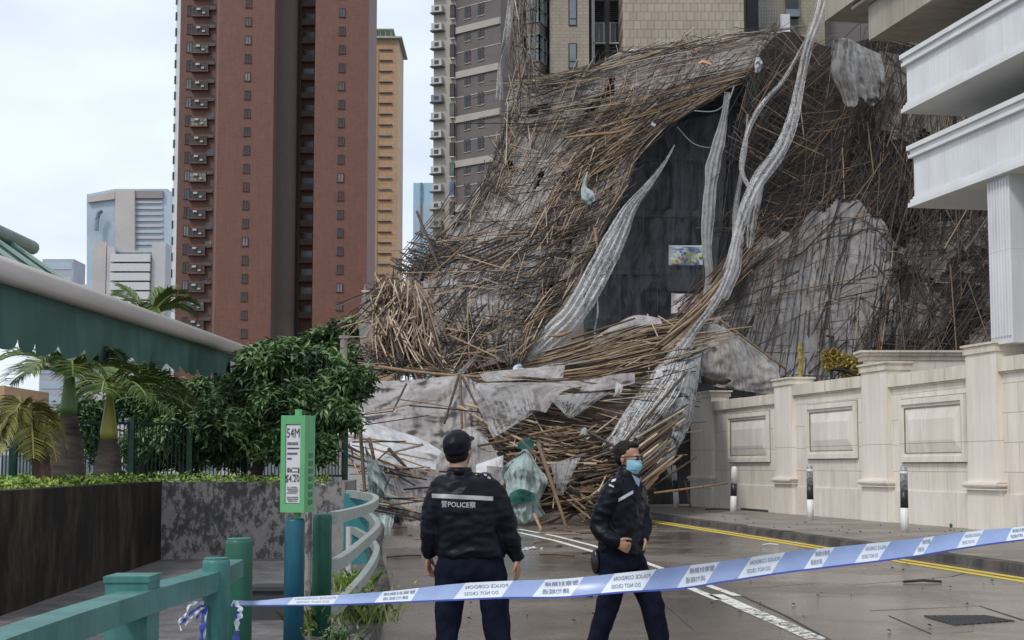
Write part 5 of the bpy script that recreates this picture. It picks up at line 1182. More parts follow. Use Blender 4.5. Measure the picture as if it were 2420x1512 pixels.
tree('leafy_tree', 'low bushes behind the planter railing below the broad tree', (at(330, 1110, 30).x, 30, 1.0), .06,
     [bl(120, 1060, 30, 60, 40), bl(240, 1070, 30, 60, 35), bl(350, 1085, 29, 60, 30), bl(40, 1040, 31, 30, 30), bl(450, 1080, 29, 60, 30), bl(545, 1085, 29, 50, 26)], 7000, .13, leafmat('mid_bush_leaf', [(.02, .05, .012), (.05, .12, .02), (.12, .22, .04), (.2, .3, .06)]), 4)
# grey post in the foliage
mb = MB(); a = at(812, 838, 40); mb.tube([(a.x, 40, 0), (a.x, 40, at(812, 795, 40).z)], .09, 8); mb.box(a.x - .12, a.x + .12, 39.9, 40.1, at(812, 800, 40).z, at(812, 793, 40).z)
tag(mb.build('grey_post', PAVE), 'pale grey post standing among the tree tops left of the bent pile', 'post')
# ---- palms
def frond(m_, basep, az, elev, L_, droop, g, ll=.45, nl=50, w=.022):
    d = Vector((math.cos(az), math.sin(az), 0)); P = []
    for i in range(13):
        t = i / 12; P.append(Vector(basep) + d * (L_ * t * math.cos(elev) * (1 - .15 * t)) + Vector((0, 0, L_ * t * math.sin(elev) - droop * L_ * t * t)))
    m_.val = .8; m_.tube(P, [.022 * (1 - .8 * i / 12) + .003 for i in range(13)], 4, cap=False)
    for i in range(nl):
        t = .12 + .88 * i / nl; x = t * 12; k = min(int(x), 11); p = P[k].lerp(P[k + 1], x - k); tg = (P[k + 1] - P[k]).normalized()
        for s in (-1, 1):
            side = tg.cross(Vector((0, 0, 1))).normalized() * s
            l = ll * (.55 + .8 * math.sin(math.pi * min(1, t * 1.05)) ** .7) * g.uniform(.85, 1.1)
            dd = (side * .8 + tg * .65 + Vector((0, 0, .35 - g.uniform(.0, .25)))).normalized()
            q = p + dd * l * .55; e = p + dd * l + Vector((0, 0, -.16 * l - .1 * l * g.random()))
            up = tg.cross(dd).normalized() * w * .2 + tg * w * .5; m_.val = min(1, max(0, .45 + g.gauss(0, .2)))
            kk = len(m_.v); m_.v += [tuple(p - up * .4), tuple(p + up * .4), tuple(q + up), tuple(q - up), tuple(e)]; m_.a += [m_.val] * 5
            m_.f += [(kk, kk + 1, kk + 2, kk + 3), (kk + 3, kk + 2, kk + 4)]; m_.m += [0, 0]
def palm(lab, x, ybase, Y, prof, crown_prof, fr, tmat, cmat, seed, fmat=None, lean=(0, 0), ll=.45, k=1.0):
    g = random.Random(seed); b = at(x, ybase, Y); b.z = PTOP - .08; r = empty('palm_tree', b, lab, 'palm tree', 'palms in the planter'); r.scale = (k,) * 3
    def ln(prof_, m_, z0=0):
        vs = []; n = 20; zmax = prof[-1][1]
        for rr_, z in prof_:
            for j in range(n):
                t = 2 * math.pi * j / n; q = rr_ * (1 + .03 * math.sin(z * 60 + j)); vs.append((q * math.cos(t) + lean[0] * (z / zmax) ** 2, q * math.sin(t) + lean[1] * (z / zmax), z))
        k = len(prof_); m_.add(vs, [(i * n + j, i * n + (j + 1) % n, (i + 1) * n + (j + 1) % n, (i + 1) * n + j) for i in range(k - 1) for j in range(n)] + [tuple(range((k - 1) * n, k * n))])
    def dens(pf):
        o = []
        for (r0, z0), (r1, z1) in zip(pf, pf[1:]):
            for i in range(8): t = i / 8; rr_ = r0 + (r1 - r0) * (t * t * (3 - 2 * t)); o.append((rr_ + (.006 if i % 2 else 0), z0 + (z1 - z0) * t))
        return o + [pf[-1]]
    m_ = MB(); ln(dens(prof), m_); m_.build('trunk', tmat, r, True)
    top = Vector((lean[0], lean[1], prof[-1][1]))
    if crown_prof:
        m_ = MB(); m_.lathe([(a, c) for a, c in crown_prof], 20, (lean[0], lean[1], 0)); m_.build('crownshaft', cmat, r, True); top = Vector((lean[0], lean[1], crown_prof[-1][1]))
    for az, el, L_, dr in fr:
        m_ = MB(); frond(m_, top - Vector((0, 0, .05)), math.radians(az), math.radians(el), L_, dr, g, ll); m_.build('frond', fmat or LEAF_F, r)
    return r
PT = pm('ringed_palm_trunk', (.022, .017, .014), (.085, .068, .058), 1.6, .9, (1, 1, 6), .5)
PTB = pm('red_brown_palm_trunk', (.07, .035, .025), (.16, .09, .065), 3, .95, (4, 4, .6), .8)
CS = pm('green_crownshaft', (.05, .11, .03), (.10, .17, .05), 2, .4)
CSY = pm('yellow_crownshaft', (.33, .30, .05), (.22, .24, .04), 2, .4, (1, 1, .4))
palm('stout grey bottle palm with a green crownshaft, second palm from the left', 158, 1135, 20.4, [(.20, 0), (.205, .2), (.18, .5), (.13, .75), (.095, .92)], [(.095, .92), (.10, 1.0), (.075, 1.22), (.055, 1.42)],
     [(200, 40, 1.2, .5), (160, 25, 1.1, .5), (240, 45, 1.0, .7), (290, 50, .9, .8), (330, 42, 1.0, .7), (20, 30, 1.1, .5), (60, 50, 1.0, .5), (100, 40, 1.0, .5), (180, 60, 1.1, .5), (0, 50, 1.1, .6)], PT, CS, 31, ll=.3, k=1.08)
palm('bottle palm with a bright yellow crownshaft and long arching fronds', 255, 1130, 22.6, [(.165, 0), (.17, .15), (.155, .35), (.12, .5), (.095, .62)], [(.10, .62), (.108, .70), (.07, .95), (.045, 1.12), (.04, 1.25)],
     [(5, 22, 1.25, .45), (350, 10, 1.3, .35), (25, 35, 1.15, .5), (320, 30, 1.0, .6), (180, 45, .8, .8), (210, 25, .7, .9), (140, 55, .8, .6), (80, 60, .8, .5), (270, 50, .7, .8), (45, 50, .95, .5), (335, 0, 1.15, .25)], PT, CSY, 32, ll=.34, k=1.16)
palm('thin leaning red-brown palm with yellowing drooping fronds, leftmost of the palms', 100, 1140, 19.0, [(.115, 0), (.10, .25), (.09, .5), (.10, .8), (.08, .98)], None,
     [(200, 20, .62, 1.1), (160, 30, .6, 1.0), (240, 25, .55, 1.3), (300, 20, .5, 1.4), (340, 10, .5, 1.3), (20, 30, .6, 1.2), (260, 50, .5, 1.0), (90, 50, .55, 1.0), (180, 60, .5, 1.0), (220, 5, .5, .9)], PTB, None, 33, LEAF_Y, lean=(-.2, 0), ll=.24, k=1.06)
palm('far palm whose top fronds show above the canopy edge against the pale office tower', 345, 1135, 28.5, [(.15, 0), (.14, 1.2), (.13, 2.4), (.10, 3.0)], None,
     [(170, 58, 1.15, .35), (10, 45, 1.35, .5), (200, 50, 1.1, .4), (340, 55, 1.2, .45), (60, 65, 1.1, .4), (120, 40, 1.0, .5), (250, 40, 1.0, .6), (300, 40, 1.0, .6), (0, 40, 1.2, .6)], PT, None, 34, ll=.35)
# ---- bar fence behind the planter
GFEN = pm('dark_green_fence_paint', (.012, .034, .028), (.022, .055, .045), 4, .6, spec=.2)
fa_ = at(-30, 1100, 22); fb_ = at(86, 1100, 24.2); fc_ = at(815, 1100, 29.5)
def barfence(a, b, n, lab, z0, z1, npost):
    a = Vector((a.x, a.y, z0)); b = Vector((b.x, b.y, z0)); r = empty('bar_fence', a, lab, 'fence'); d = b - a; h = z1 - z0
    m_ = MB()
    for i in range(n): p = d * (i / n); m_.tube([p + Vector((0, 0, .08)), p + Vector((0, 0, h))], .011, 4)
    m_.build('bars', GFEN, r); m_ = MB(); m_.beam((0, 0, .08), d + Vector((0, 0, .08)), .04, .04); m_.beam((0, 0, h), d + Vector((0, 0, h)), .05, .04); m_.build('rails', GFEN, r)
    for i in range(npost + 1):
        p = d * (i / max(npost, 1)); m_ = MB(); m_.box(p.x - .05, p.x + .05, p.y - .05, p.y + .05, -.1, h + .06); m_.build('post', GFEN, r)
barfence(fa_, fb_, 14, 'dark green bar fence at the far left edge beside the palms', PTOP, PTOP + 1.1, 2)
barfence(fb_ + Vector((.2, 1, 0)), fc_, 74, 'dark green bar fence running behind the palms and the broad tree', PTOP, PTOP + .95, 5)
# ================================================================ AWNING
AW = Vector((-5.12, 14, 0)); r = empty('green_awning', (-5.12, 14, 0), 'green fabric canopy with a scalloped valance and a white front beam, over the palms', 'awning')
AWG = pm('green_awning_fabric', (.028, .088, .072), (.046, .125, .103), .8, .75, (6, 6, .2), lo=.3, hi=.7)
AWW = pm('pale_awning_beam', (.55, .5, .47), (.44, .39, .36), 1.5, .6, (1, .15, 1))
def ap(x, y): # point of the awning plane X=-5.12 for a photo position
    u = (x * KD - 512) / F; v = (320 - y * KD) / F; dy = math.cos(TH) - v * math.sin(TH); dz = math.sin(TH) + v * math.cos(TH); t = -5.12 / u; return Vector((-5.12, dy * t, EYE + dz * t))
TL, TR = ap(0, 603), ap(575, 815); BL, BR = ap(0, 668), ap(575, 846); VL, VR = ap(0, 812), ap(560, 893)
def lin(P, Q, Y): t = (Y - P.y) / (Q.y - P.y); return P.z + (Q.z - P.z) * t
YE = TR.y; YS = 9.0
m_ = MB(); n = 16
def beamz(Y): return lin(TL, TR, Y), lin(BL, BR, Y)
vs = []; 
for Y in (YS, YE):
    zt, zb = beamz(Y); c = (zt + zb) / 2; h = (zt - zb) / 2
    for (dx, dz) in ((.10, -1), (.13, -.6), (.13, .3), (.08, .8), (0, 1), (-.10, .8), (-.13, .2), (-.10, -1)): vs.append(Vector((-5.12 + dx, Y, c + dz * h)) - AW)
m_.add(vs, [(i, (i + 1) % 8, (i + 1) % 8 + 8, i + 8) for i in range(8)] + [tuple(range(8))[::-1], tuple(range(8, 16))])
m_.build('front_beam', AWW, r, True)
m_ = MB(); N = 400; sc_len = .82
vs = []
for i in range(N + 1):
    Y = YS + (YE - .1 - YS) * i / N; zt, zb = beamz(Y); ph = ((Y - YS) / sc_len) % 1.0; zv = lin(VL, VR, Y) - .03 + .13 * (1 - math.sin(math.pi * ph)) - .05
    for k in range(5):
        t = k / 4; x = -5.12 + .05 * math.sin(Y * 2.3 + t * 2) * t + .03 * math.sin(Y * 7.1) * t
        vs.append(Vector((x, Y, zb + .02 + (zv - zb) * t)) - AW)
m_.add(vs, [(i * 5 + k, i * 5 + k + 1, i * 5 + k + 6, i * 5 + k + 5) for i in range(N) for k in range(4)]); m_.build('valance', AWG, r, True)
m_ = MB(); a = ap(554, 858); m_.box(.02, .03, a.y - .55 - 14, a.y - 14, a.z - .28, a.z); m_.build('label_patch', WHITEP, r)
YR_ = ap(180, 672).y; rr0 = at(23, 577, YR_)   # sloping roof fabric ends here
m_ = MB(); 
for j in range(12):
    Y0 = YS + (YR_ - YS) * j / 12; Y1 = YS + (YR_ - YS) * (j + 1) / 12
    z0, z1 = beamz(Y0)[0] - .05, beamz(Y1)[0] - .05
    m_.add([Vector((-5.2, Y0, z0)) - AW, Vector((-5.2, Y1, z1)) - AW, Vector((rr0.x, Y1, rr0.z)) - AW, Vector((rr0.x, Y0, rr0.z)) - AW], [(0, 1, 2, 3)])
m_.build('roof_fabric', AWG, r)
RIBM = pm('pale_green_rib', (.30, .40, .36), (.22, .31, .28), 3, .5)
for k in range(9):
    Y0 = YR_ - .02 - k * .95; z0 = beamz(Y0)[0]; m_ = MB(); m_.tube([Vector((-5.18, Y0, z0 - .02)) - AW, Vector((rr0.x, Y0, rr0.z + .02)) - AW], .03, 6); m_.build('rib', RIBM, r)
m_ = MB(); m_.tube([Vector((rr0.x, YS, rr0.z + .08)) - AW, Vector((rr0.x, YR_ + .9, rr0.z + .08)) - AW], .085, 10); m_.build('ridge_roller', RIBM, r, True)
# ================================================================ RAILING AND POSTS
TEAL = chipped('weathered_teal_paint', (.035, .15, .135), (.075, .235, .215), (.10, .12, .11))
GREENP = chipped('dark_green_post_paint', (.016, .095, .062), (.032, .135, .092), (.07, .09, .08), .68)
BLUEP = chipped('blue_green_post_paint', (.012, .085, .15), (.02, .13, .17), (.05, .11, .11), .67)
GALV = pm('worn_galvanised_rail', (.32, .38, .36), (.44, .47, .45), 4, .45, fine=40)
def dp(x, ytop, dia, z):      # post position from photo centre, diameter in photo units, real diameter
    Y = (EYE - z) / ((ytop - 1098) * KD) * F; return Vector((at(x, 1098, Y).x, Y, 0))
def roundpost(lab, p, r_, z1, m, name='round_post', group='green round posts of the railing'):
    m_ = MB(); m_.lathe([(r_, 0), (r_, z1 - .02), (r_ * .97, z1 - .005), (r_ * .9, z1)], 28); o = empty(name, p, lab, 'post', group)
    m_.build('shaft', m, o, True); m_ = MB(); m_.lathe([(r_ * .88, z1 + .001), (r_ * .88, z1 + .008), (r_ * .8, z1 + .010)], 28); m_.build('cap', TEAL, o); return o
p515 = dp(515, 1316, 64, 1.06); p568 = dp(568, 1270, 64, 1.09)
roundpost('green round post wound with blue and white tape', p515, 32 * KD * p515.y / F, 1.06, TEAL)
roundpost('dark green round post just behind the taped post', p568, 32 * KD * p568.y / F, 1.09, GREENP)
p763 = Vector((at(763, 1098, 13.3).x, 13.3, 0)); p698 = Vector((at(698, 1098, 12.9).x, 12.9, 0))
z763 = at(763, 1217, 13.3).z; z698 = at(698, 1225, 12.9).z
roundpost('dark green round post just right of the bus stop sign post', p763, 22.5 * KD * 13.3 / F, z763, GREENP)
# foreground rail: from the picture edge to the taped post
def rail(pts, w, h, m, lab, name='railing', z=None):
    return None
r = empty('railing', (-1.5, 4.0, 0), 'teal railing with one square post, running from the left edge to the taped post', 'railing')
def flat(m_, pts, w, h, org):     # swept rectangle, upright
    vs = []; n = len(pts)
    for i, p in enumerate(pts):
        d = (Vector(pts[min(i + 1, n - 1)]) - Vector(pts[max(i - 1, 0)])); d.z = 0; d.normalize(); q = Vector((-d.y, d.x, 0)) * w / 2; u = Vector((0, 0, h / 2)); p = Vector(p) - org
        b_ = .012
        for a, c in ((-1, -1), (1, -1), (1, 1), (-1, 1)): vs += [p + q * a * (1 - b_ / w * 2) + u * c, ] if False else [p + q * a + u * c]
    m_.add(vs, [(i * 4 + j, i * 4 + (j + 1) % 4, (i + 1) * 4 + (j + 1) % 4, (i + 1) * 4 + j) for i in range(n - 1) for j in range(4)] + [(3, 2, 1, 0), tuple(range(4 * n - 4, 4 * n))])
def crv(P, k=8):
    P = [Vector(p) for p in P]; o = []
    for i in range(len(P) - 1):
        for j in range(k): o.append(Surf.cr(P[max(i - 1, 0)], P[i], P[i + 1], P[min(i + 2, len(P) - 1)], j / k))
    return o + [P[-1]]
o_ = Vector((-1.5, 4, 0))
RP = [at(-60, 1560, 4.36), at(0, 1535, 4.62), at(190, 1467, 5.47), at(380, 1405, 6.66), at(480, 1376, 7.48), at(548, 1342, 8.5)]
m_ = MB(); flat(m_, crv(RP), .12, .09, o_); m_.build('top_rail', TEAL, r)
ps = dp(312, 1368, 0, 1.05)
m_ = MB(); pp = ps - o_; hw = 50 * KD * ps.y / F; m_.box(pp.x - hw, pp.x + hw, pp.y - .05, pp.y + .16, 0, 1.05); m_.box(pp.x - hw - .006, pp.x + hw + .006, pp.y - .056, pp.y + .166, 1.051, 1.075); m_.build('square_post', TEAL, r)
# far curved railing
r = empty('curved_railing', (-1.6, 13.3, 0), 'curved three-rail metal railing bending round the corner by the road', 'railing'); o_ = Vector((-1.6, 13.3, 0))
tp = [(785, 1224, 13.3), (830, 1213, 15.3), (870, 1200, 17.8), (888, 1186, 20), (880, 1176, 21.6), (850, 1170, 22.6), (822, 1166, 23.2)]
mdp = [(788, 1336, 13.3), (820, 1316, 14.6), (860, 1282, 17), (886, 1258, 19.2), (892, 1244, 20.6), (878, 1224, 21.8), (850, 1206, 22.8), (822, 1200, 23.4)]
lwp = [(788, 1438, 13.3), (815, 1415, 14.2), (855, 1370, 16.2), (880, 1333, 18.4), (890, 1306, 20), (886, 1292, 21), (868, 1272, 22), (830, 1250, 23.2)]
for P_ in (tp, mdp, lwp):
    m_ = MB(); flat(m_, crv([at(*p) for p in P_]), .07, .10 if P_ is not tp else .10, o_); m_.build('rail', GALV, r)
a = at(845, 1165, 23.3); m_ = MB(); m_.box(a.x - .17, a.x + .17, 23.0, 23.3, 0, a.z); m_.box(a.x - .19, a.x + .19, 22.98, 23.32, a.z - .25, a.z - .2)
TEALB = pm('blue_teal_post_paint', (.03, .20, .22), (.05, .26, .27), 2.5, .45, fine=60)
mm = MB(); mm.box(a.x - .17 + 1.6, a.x + .17 + 1.6, 23.0 - 13.3, 23.3 - 13.3, 0, a.z); mm.box(a.x - .19 + 1.6, a.x + .19 + 1.6, 22.98 - 13.3, 23.32 - 13.3, a.z - .26, a.z - .2); mm.build('square_post', TEALB, r)
# thin white pipe behind
m_ = MB(); a = at(728, 1300, 14.2); m_.tube([(a.x, 14.2, .1), (a.x, 14.2, z763)], .03, 8)
tag(m_.build('thin_pipe', PEEL), 'thin grey pipe standing between the blue post and the green post', 'pipe')
a = at(823, 1345, 20); m_ = MB(); m_.tube([(a.x, 20, .1), (a.x, 20, .75)], .035, 8); m_.tube([(a.x, 20, .1), (a.x, 20, .2)], .06, 8); tag(m_.build('thin_pipe', WHITEP), 'short white pipe behind the curved rails', 'pipe')
# sign post and sign
r = empty('bus_stop_sign', p698, 'green minibus stop box sign with a white timetable, on a blue-green post', 'sign')
m_ = MB(); r_ = 23.5 * KD * 12.9 / F; m_.lathe([(r_, .0), (r_, z698 - .02), (r_ * .9, z698)], 28); m_.build('post', BLUEP, r, True)
s = 12.9 * KD / F; SB = at(0, 1210, 12.9).z; ST = at(0, 982, 12.9).z
GS = pm('bright_green_sign_box', (.10, .36, .15), (.14, .42, .19), 3, .4)
GSD = pm('green_sign_side', (.09, .30, .12), (.07, .25, .10), 3, .45)
rot = Matrix.Rotation(math.radians(-18), 4, 'Z'); cxs = at(704, 1098, 12.9).x - p698.x
M_ = Matrix.Translation(Vector((cxs, 0, 0))) @ rot
wf = 56 * s / 2; dd = .18
m_ = MB(); f = .03; TT = lambda *a: m_.box(*a, None, M_)
m_.box(-wf - .01, wf + .01, -dd / 2 + .02, dd / 2, SB, ST, 0, M_)
for (x0, x1, z0, z1) in ((-wf - .01, -wf + f, SB, ST), (wf - f, wf + .01, SB, ST), (-wf + f, wf - f, SB, SB + .07), (-wf + f, wf - f, ST - .07, ST)): m_.box(x0, x1, -dd / 2 - .01, -dd / 2 + .019, z0, z1, 0, M_)
m_.build('box', GS, r)
m_ = MB(); m_.tube([M_ @ Vector((0, 0, ST)), M_ @ Vector((0, 0, ST + .05))], .03, 10); m_.build('spigot', GS, r); m_ = MB(); m_.tube([M_ @ Vector((0, 0, SB - .08)), M_ @ Vector((0, 0, SB))], .03, 10); m_.build('bracket', GS, r)
m_ = MB(); m_.box(-wf + f + .003, wf - f - .003, -dd / 2 + .0, -dd / 2 + .021, SB + .075, ST - .075, 0, M_); m_.build('timetable', pm('white_timetable', (.66, .64, .68), (.6, .58, .62), 5, .5), r)
BLK = pm('black_print', (.02, .02, .02), (.03, .03, .03)); GRYP = pm('grey_print', (.22, .22, .24))
H_ = ST - SB
def sp(x, y, zc): return M_ @ Vector((x, -dd / 2 - .004, zc + y))
m_ = MB()
put_text(m_, '54M', .074, lambda x, y: sp(x * .9, y * 1.45, ST - .145))
put_text(m_, '$4.20', .056, lambda x, y: sp(x - .004, y * 1.35, SB + .265))
g = random.Random(2)
m_.box(-wf + .045, wf - .045, -dd / 2 - .004, -dd / 2 - .001, ST - .268, ST - .258, None, M_)
for zz, hh, den, x1 in ((ST - .225, .022, 8, .95), (ST - .305, .016, 9, .9), (ST - .345, .014, 5, .4), (SB + .335, .02, 4, .45)):
    for k in range(den):
        a = -wf + .045 + (2 * wf - .09) * x1 * k / den; w = (2 * wf - .09) * x1 / den * .75
        m_.box(a, a + w * .8, -dd / 2 - .004, -dd / 2 - .001, zz - hh / 2, zz - hh * .1, None, M_); m_.box(a + w * .2, a + w * .5, -dd / 2 - .0045, -dd / 2 - .001, zz - hh / 2, zz + hh / 2, None, M_); m_.box(a, a + w, -dd / 2 - .0035, -dd / 2 - .001, zz + hh * .2, zz + hh * .4, None, M_)
m_.box(wf - .05, wf - .04, -dd / 2 - .004, -dd / 2 - .001, ST - .46, ST - .42, None, M_)
m_.build('lettering', BLK, r)
m_ = MB()
for zz in (ST - .42, ST - .45, ST - .475, SB + .20, SB + .185, SB + .17, SB + .155, SB + .12, SB + .105, SB + .09):
    for k in range(9):
        if g.random() < .3: continue
        a = -wf + .045 + (2 * wf - .1) * k / 9; m_.box(a, a + .017, -dd / 2 - .003, -dd / 2 - .001, zz - .004, zz + .004, None, M_)
m_.build('small_print', GRYP, r)
m_ = MB()
for k in range(7):
    z0 = ST - .30 - k * .062
    m_.box(wf + .0105, wf + .0125, -.02, -.01, z0 - .04, z0, None, M_); m_.box(wf + .0105, wf + .0125, .035, .045, z0 - .035, z0 - .005, None, M_)
    for q in range(3): m_.box(wf + .0105, wf + .013, -.025, .05 - q * .01, z0 - .008 - q * .014, z0 - .003 - q * .014, None, M_)
m_.build('side_lettering', GREENP, r)
# dark bin-like box and litter on the pavement
a = gd(668, 1465, .115); r = empty('black_crate', a, 'low black box on the pavement behind the blue sign post', 'crate')
m_ = MB(); m_.box(-.28, .3, 0, .35, 0, .26); m_.build('body', CURTAIN, r); m_ = MB(); m_.box(-.31, .33, -.03, .38, .261, .30); m_.build('lid', CURTAIN, r)
# weeds
def weeds(lab, x, y, z, n, hgt, spread, mat_, seed):
    g = random.Random(seed); p = gd(x, y, z); m_ = MB()
    for i in range(n):
        b = Vector((g.gauss(0, spread), g.gauss(0, spread), 0)); h = hgt * g.uniform(.4, 1); d = Vector((g.gauss(0, .3), g.gauss(0, .3), 1)) * h; s = Vector((.006, 0, 0)); m_.val = g.random()
        k = len(m_.v); m_.v += [tuple(b - s), tuple(b + s), tuple(b + d * .6 + s * .7), tuple(b + d + Vector((d.x * .4, d.y * .4, -h * .1)))]; m_.a += [m_.val] * 4; m_.f += [(k, k + 1, k + 2), (k, k + 2, k + 3)]; m_.m += [0, 0]
        for q in range(2): leaf(m_, b + d * g.uniform(.3, 1), .05, .025, g)
    tag(m_.build('weed_clump', mat_, loc=p), lab, 'weeds')
GW = leafmat('weed_leaf', [(.05, .08, .02), (.12, .18, .04), (.25, .30, .08), (.35, .33, .14)])
weeds('weeds and dry grass growing at the kerb below the curved railing', 858, 1470, .12, 160, .34, .13, GW, 1)
weeds('small weeds growing at the foot of the dark green post by the sign', 735, 1500, .115, 70, .3, .06, GW, 2)
weeds('leafy weeds behind the lowest curved rail', 835, 1395, .12, 90, .28, .14, LEAF_B, 3)
weeds('small dark weeds by the kerb at the bottom edge', 790, 1520, .115, 60, .16, .08, LEAF_D, 4)
# ================================================================ BOLLARDS
BW = pm('bollard_white_paint', (.82, .81, .80), (.68, .67, .66), 6, .5); BK = pm('bollard_black_paint', (.012, .012, .014), (.03, .03, .03), 6, .4); BR_ = pm('scuffed_reflective_band', (.14, .16, .19), (.45, .46, .48), 14, .3)
blab = ['farthest bollard, thin with grey and white bands, beside the dark end of the wall', 'white-topped bollard in front of the low wall panel', 'grey-topped bollard in front of the middle wall panel', 'nearest and largest bollard, with a scuffed grey top, in front of the largest wall panel']
for i, (x, yt, yb, wd_) in enumerate(((1599, 1100, 1198, 13), (1732, 1103, 1213, 15), (1915, 1100, 1228, 16), (2138, 1103, 1258, 19))):
    p = gd(x, yb, .13); h = (yb - yt) * p.y / F * KD; rad = wd_ * KD * p.y / F / 2
    r = empty('bollard', p, blab[i], 'bollard', 'black and white bollards along the footway')
    tilt = Matrix.Rotation([.06, .03, 0, 0][i], 4, 'Y')
    m_ = MB(); m_.lathe([(rad, 0), (rad * .98, h * .37)], 20); o = m_.build('white_base', BW, r, True)
    m_ = MB(); m_.lathe([(rad * .98, h * .37), (rad * .96, h * .64)], 20); m_.build('black_band', BK, r, True)
    m_ = MB(); m_.lathe([(rad * .96, h * .64), (rad * .95, h * .93), (rad * .8, h * .985), (rad * .45, h)], 20); m_.build('top', [BW, BW, BR_, BR_][i], r, True)
    if i != 1: m_ = MB(); m_.lathe([(rad * 1.01, h * .88), (rad * 1.0, h * .92)], 20); m_.build('white_band', BW, r, True)
    r.rotation_euler = (0, [-.07, .04, 0, 0][i], 0)
# litter
def litter(name, lab, cat, x, y, z, mat_, sz, seed, group=None, n=5):
    g = random.Random(seed); p = gd(x, y, z); m_ = MB()
    for i in range(n): c = Vector((g.gauss(0, sz * .5), g.gauss(0, sz * .5), g.uniform(.1, .4) * sz)); m_.ell(c, (sz * g.uniform(.3, .6), sz * g.uniform(.3, .6), sz * g.uniform(.15, .4)), 7, 5)
    m_.v = [tuple(Vector(v) + Vector((noise.noise(Vector(v) * 30 / max(sz, .05) * .1), noise.noise(Vector(v) * 40 + Vector((5, 0, 0))), 0)) * sz * .25) for v in m_.v]
    tag(m_.build(name, mat_, loc=p), lab, cat, group)
litter('crumpled_bag', 'crumpled white plastic bag on the road right of the first officer, left one', 'litter', 1244, 1300, .0, WHITEP, .09, 1)
litter('crumpled_bag', 'crumpled white plastic bag on the road right of the first officer, right one', 'litter', 1266, 1298, .0, WHITEP, .09, 2)
litter('green_net_scrap', 'bundle of green netting lying on the footway by the wall', 'netting scrap', 2262, 1246, .13, NET_TEAL, .16, 3, None, 8)
DL = pm('dark_wet_leaf', (.03, .022, .018), (.06, .045, .035))
g = random.Random(77)
for i in range(120):
    if i % 2: x = g.uniform(1620, 2419); y = 1200 + (x - 1620) * .075 + g.uniform(6, 40); z = .13
    else: x = g.uniform(1000, 2419); y = g.uniform(1275, 1500); z = 0
    p = gd(x, y, z)
    if z > 0 and p.x < kx(p.y) + .35: continue
    if z == 0 and p.x > kx(p.y) - .1: continue
    m_ = MB(); a = g.uniform(0, 3); s_ = g.uniform(.012, .04) * p.y / 20; d = Vector((math.cos(a), math.sin(a), 0)) * s_; q = Vector((-d.y, d.x, 0)) * .5
    m_.add([-d, q * .8 + Vector((0, 0, .02)), d + Vector((0, 0, .012)), -q + Vector((0, 0, .004)), Vector((0, 0, .025))], [(0, 1, 4), (1, 2, 4), (2, 3, 4), (3, 0, 4)])
    tag(m_.build('fallen_leaf', DL, loc=p + Vector((0, 0, .006))), 'dark wet leaf fragment stuck to the road and footway', 'leaf', 'wet leaf fragments on the ground')
rs_ = random.Random(41)
EX = [(rs_.uniform(930, 1560), rs_.uniform(1236, 1275 if q_ % 3 else 1330), rs_.uniform(.15, .8), rs_.uniform(-1.5, 1.5)) for q_ in range(34)]
for x, y, L_, a in EX + list(((1660, 1188, .5, .2), (1700, 1205, .9, .1), (2090, 1232, .4, .5), (1820, 1290, .3, 0), (2180, 1378, .5, .1), (1375, 1413, .25, .1), (2020, 1240, .3, .9))):
    p = gd(x, y, .13 if (y < 1240 and x > 1600) else 0); m_ = MB(); m_.tube([(-L_ / 2 * math.cos(a), -L_ / 2 * math.sin(a), .02), (0, .0, .03), (L_ / 2 * math.cos(a), L_ / 2 * math.sin(a), .02)] if (x, y, L_, a) in EX else [(-L_ / 2, 0, .02), (0, .03, .035), (L_ / 2 * math.cos(a), L_ / 2 * math.sin(a), .02)], .018, 5)
    tag(m_.build('broken_stick', (M_BAMO if (x, y, L_, a) in EX else DL) if x != 1820 else WHITEP, loc=p), 'bamboo splinter scattered on the road in front of the heap' if (x, y, L_, a) in EX else ('white stick lying on the road left of the yellow lines' if x == 1820 else 'short dark broken stick lying near the cream wall or the tape'), 'stick', 'bamboo splinters on the road' if (x, y, L_, a) in EX else ('' if x == 1820 else 'dark broken sticks on the ground'))
# ================================================================ GOLD GATE behind the wall
GOLD = pm('gold_painted_scroll', (.32, .24, .05), (.22, .15, .03), 4, .35, metal=.4); BLI = pm('black_iron', (.015, .013, .012), (.03, .025, .02), 3, .5)
YG = 47.0
r = empty('ornamental_gate', (at(1985, 1000, YG).x, YG, 0), 'black iron gate with gold scrollwork showing above the cream wall', 'gate')
g0 = r.location
m_ = MB(); a = at(1964, 880, YG) - g0; b = at(1963, 793, YG) - g0; m_.tube([(a.x, 0, 0), (b.x, 0, b.z)], .045, 8); m_.tube([(b.x - .14, 0, b.z), (b.x + .1, 0, b.z - .04)], .04, 6); m_.build('post', BLI, r)
m_ = MB(); g = random.Random(6)
for i in range(150):
    x = g.uniform(1948, 2052); t = (x - 1948) / 104; top = 815 + 20 * abs(math.sin(x * .15)) + 30 * t; y = g.uniform(top, 872 + 20 * t); c = at(x, y, YG + g.uniform(-.15, .15)) - g0; rr_ = g.uniform(.08, .2)
    a0 = g.uniform(0, 6.28); sg = g.choice([-1, 1]); P = [c + Vector((math.cos(a0 + sg * q * .75) * rr_ * (1 - q * .09), 0, math.sin(a0 + sg * q * .75) * rr_ * (1 - q * .09))) for q in range(9)]
    m_.tube(P, .028, 4)
m_.build('scrollwork', GOLD, r)
m_ = MB(); P = [at(x, y, YG - .1) - g0 for x, y in ((1966, 872), (1990, 873), (2010, 880), (2030, 893), (2042, 905))]; m_.tube(P, .06, 6)
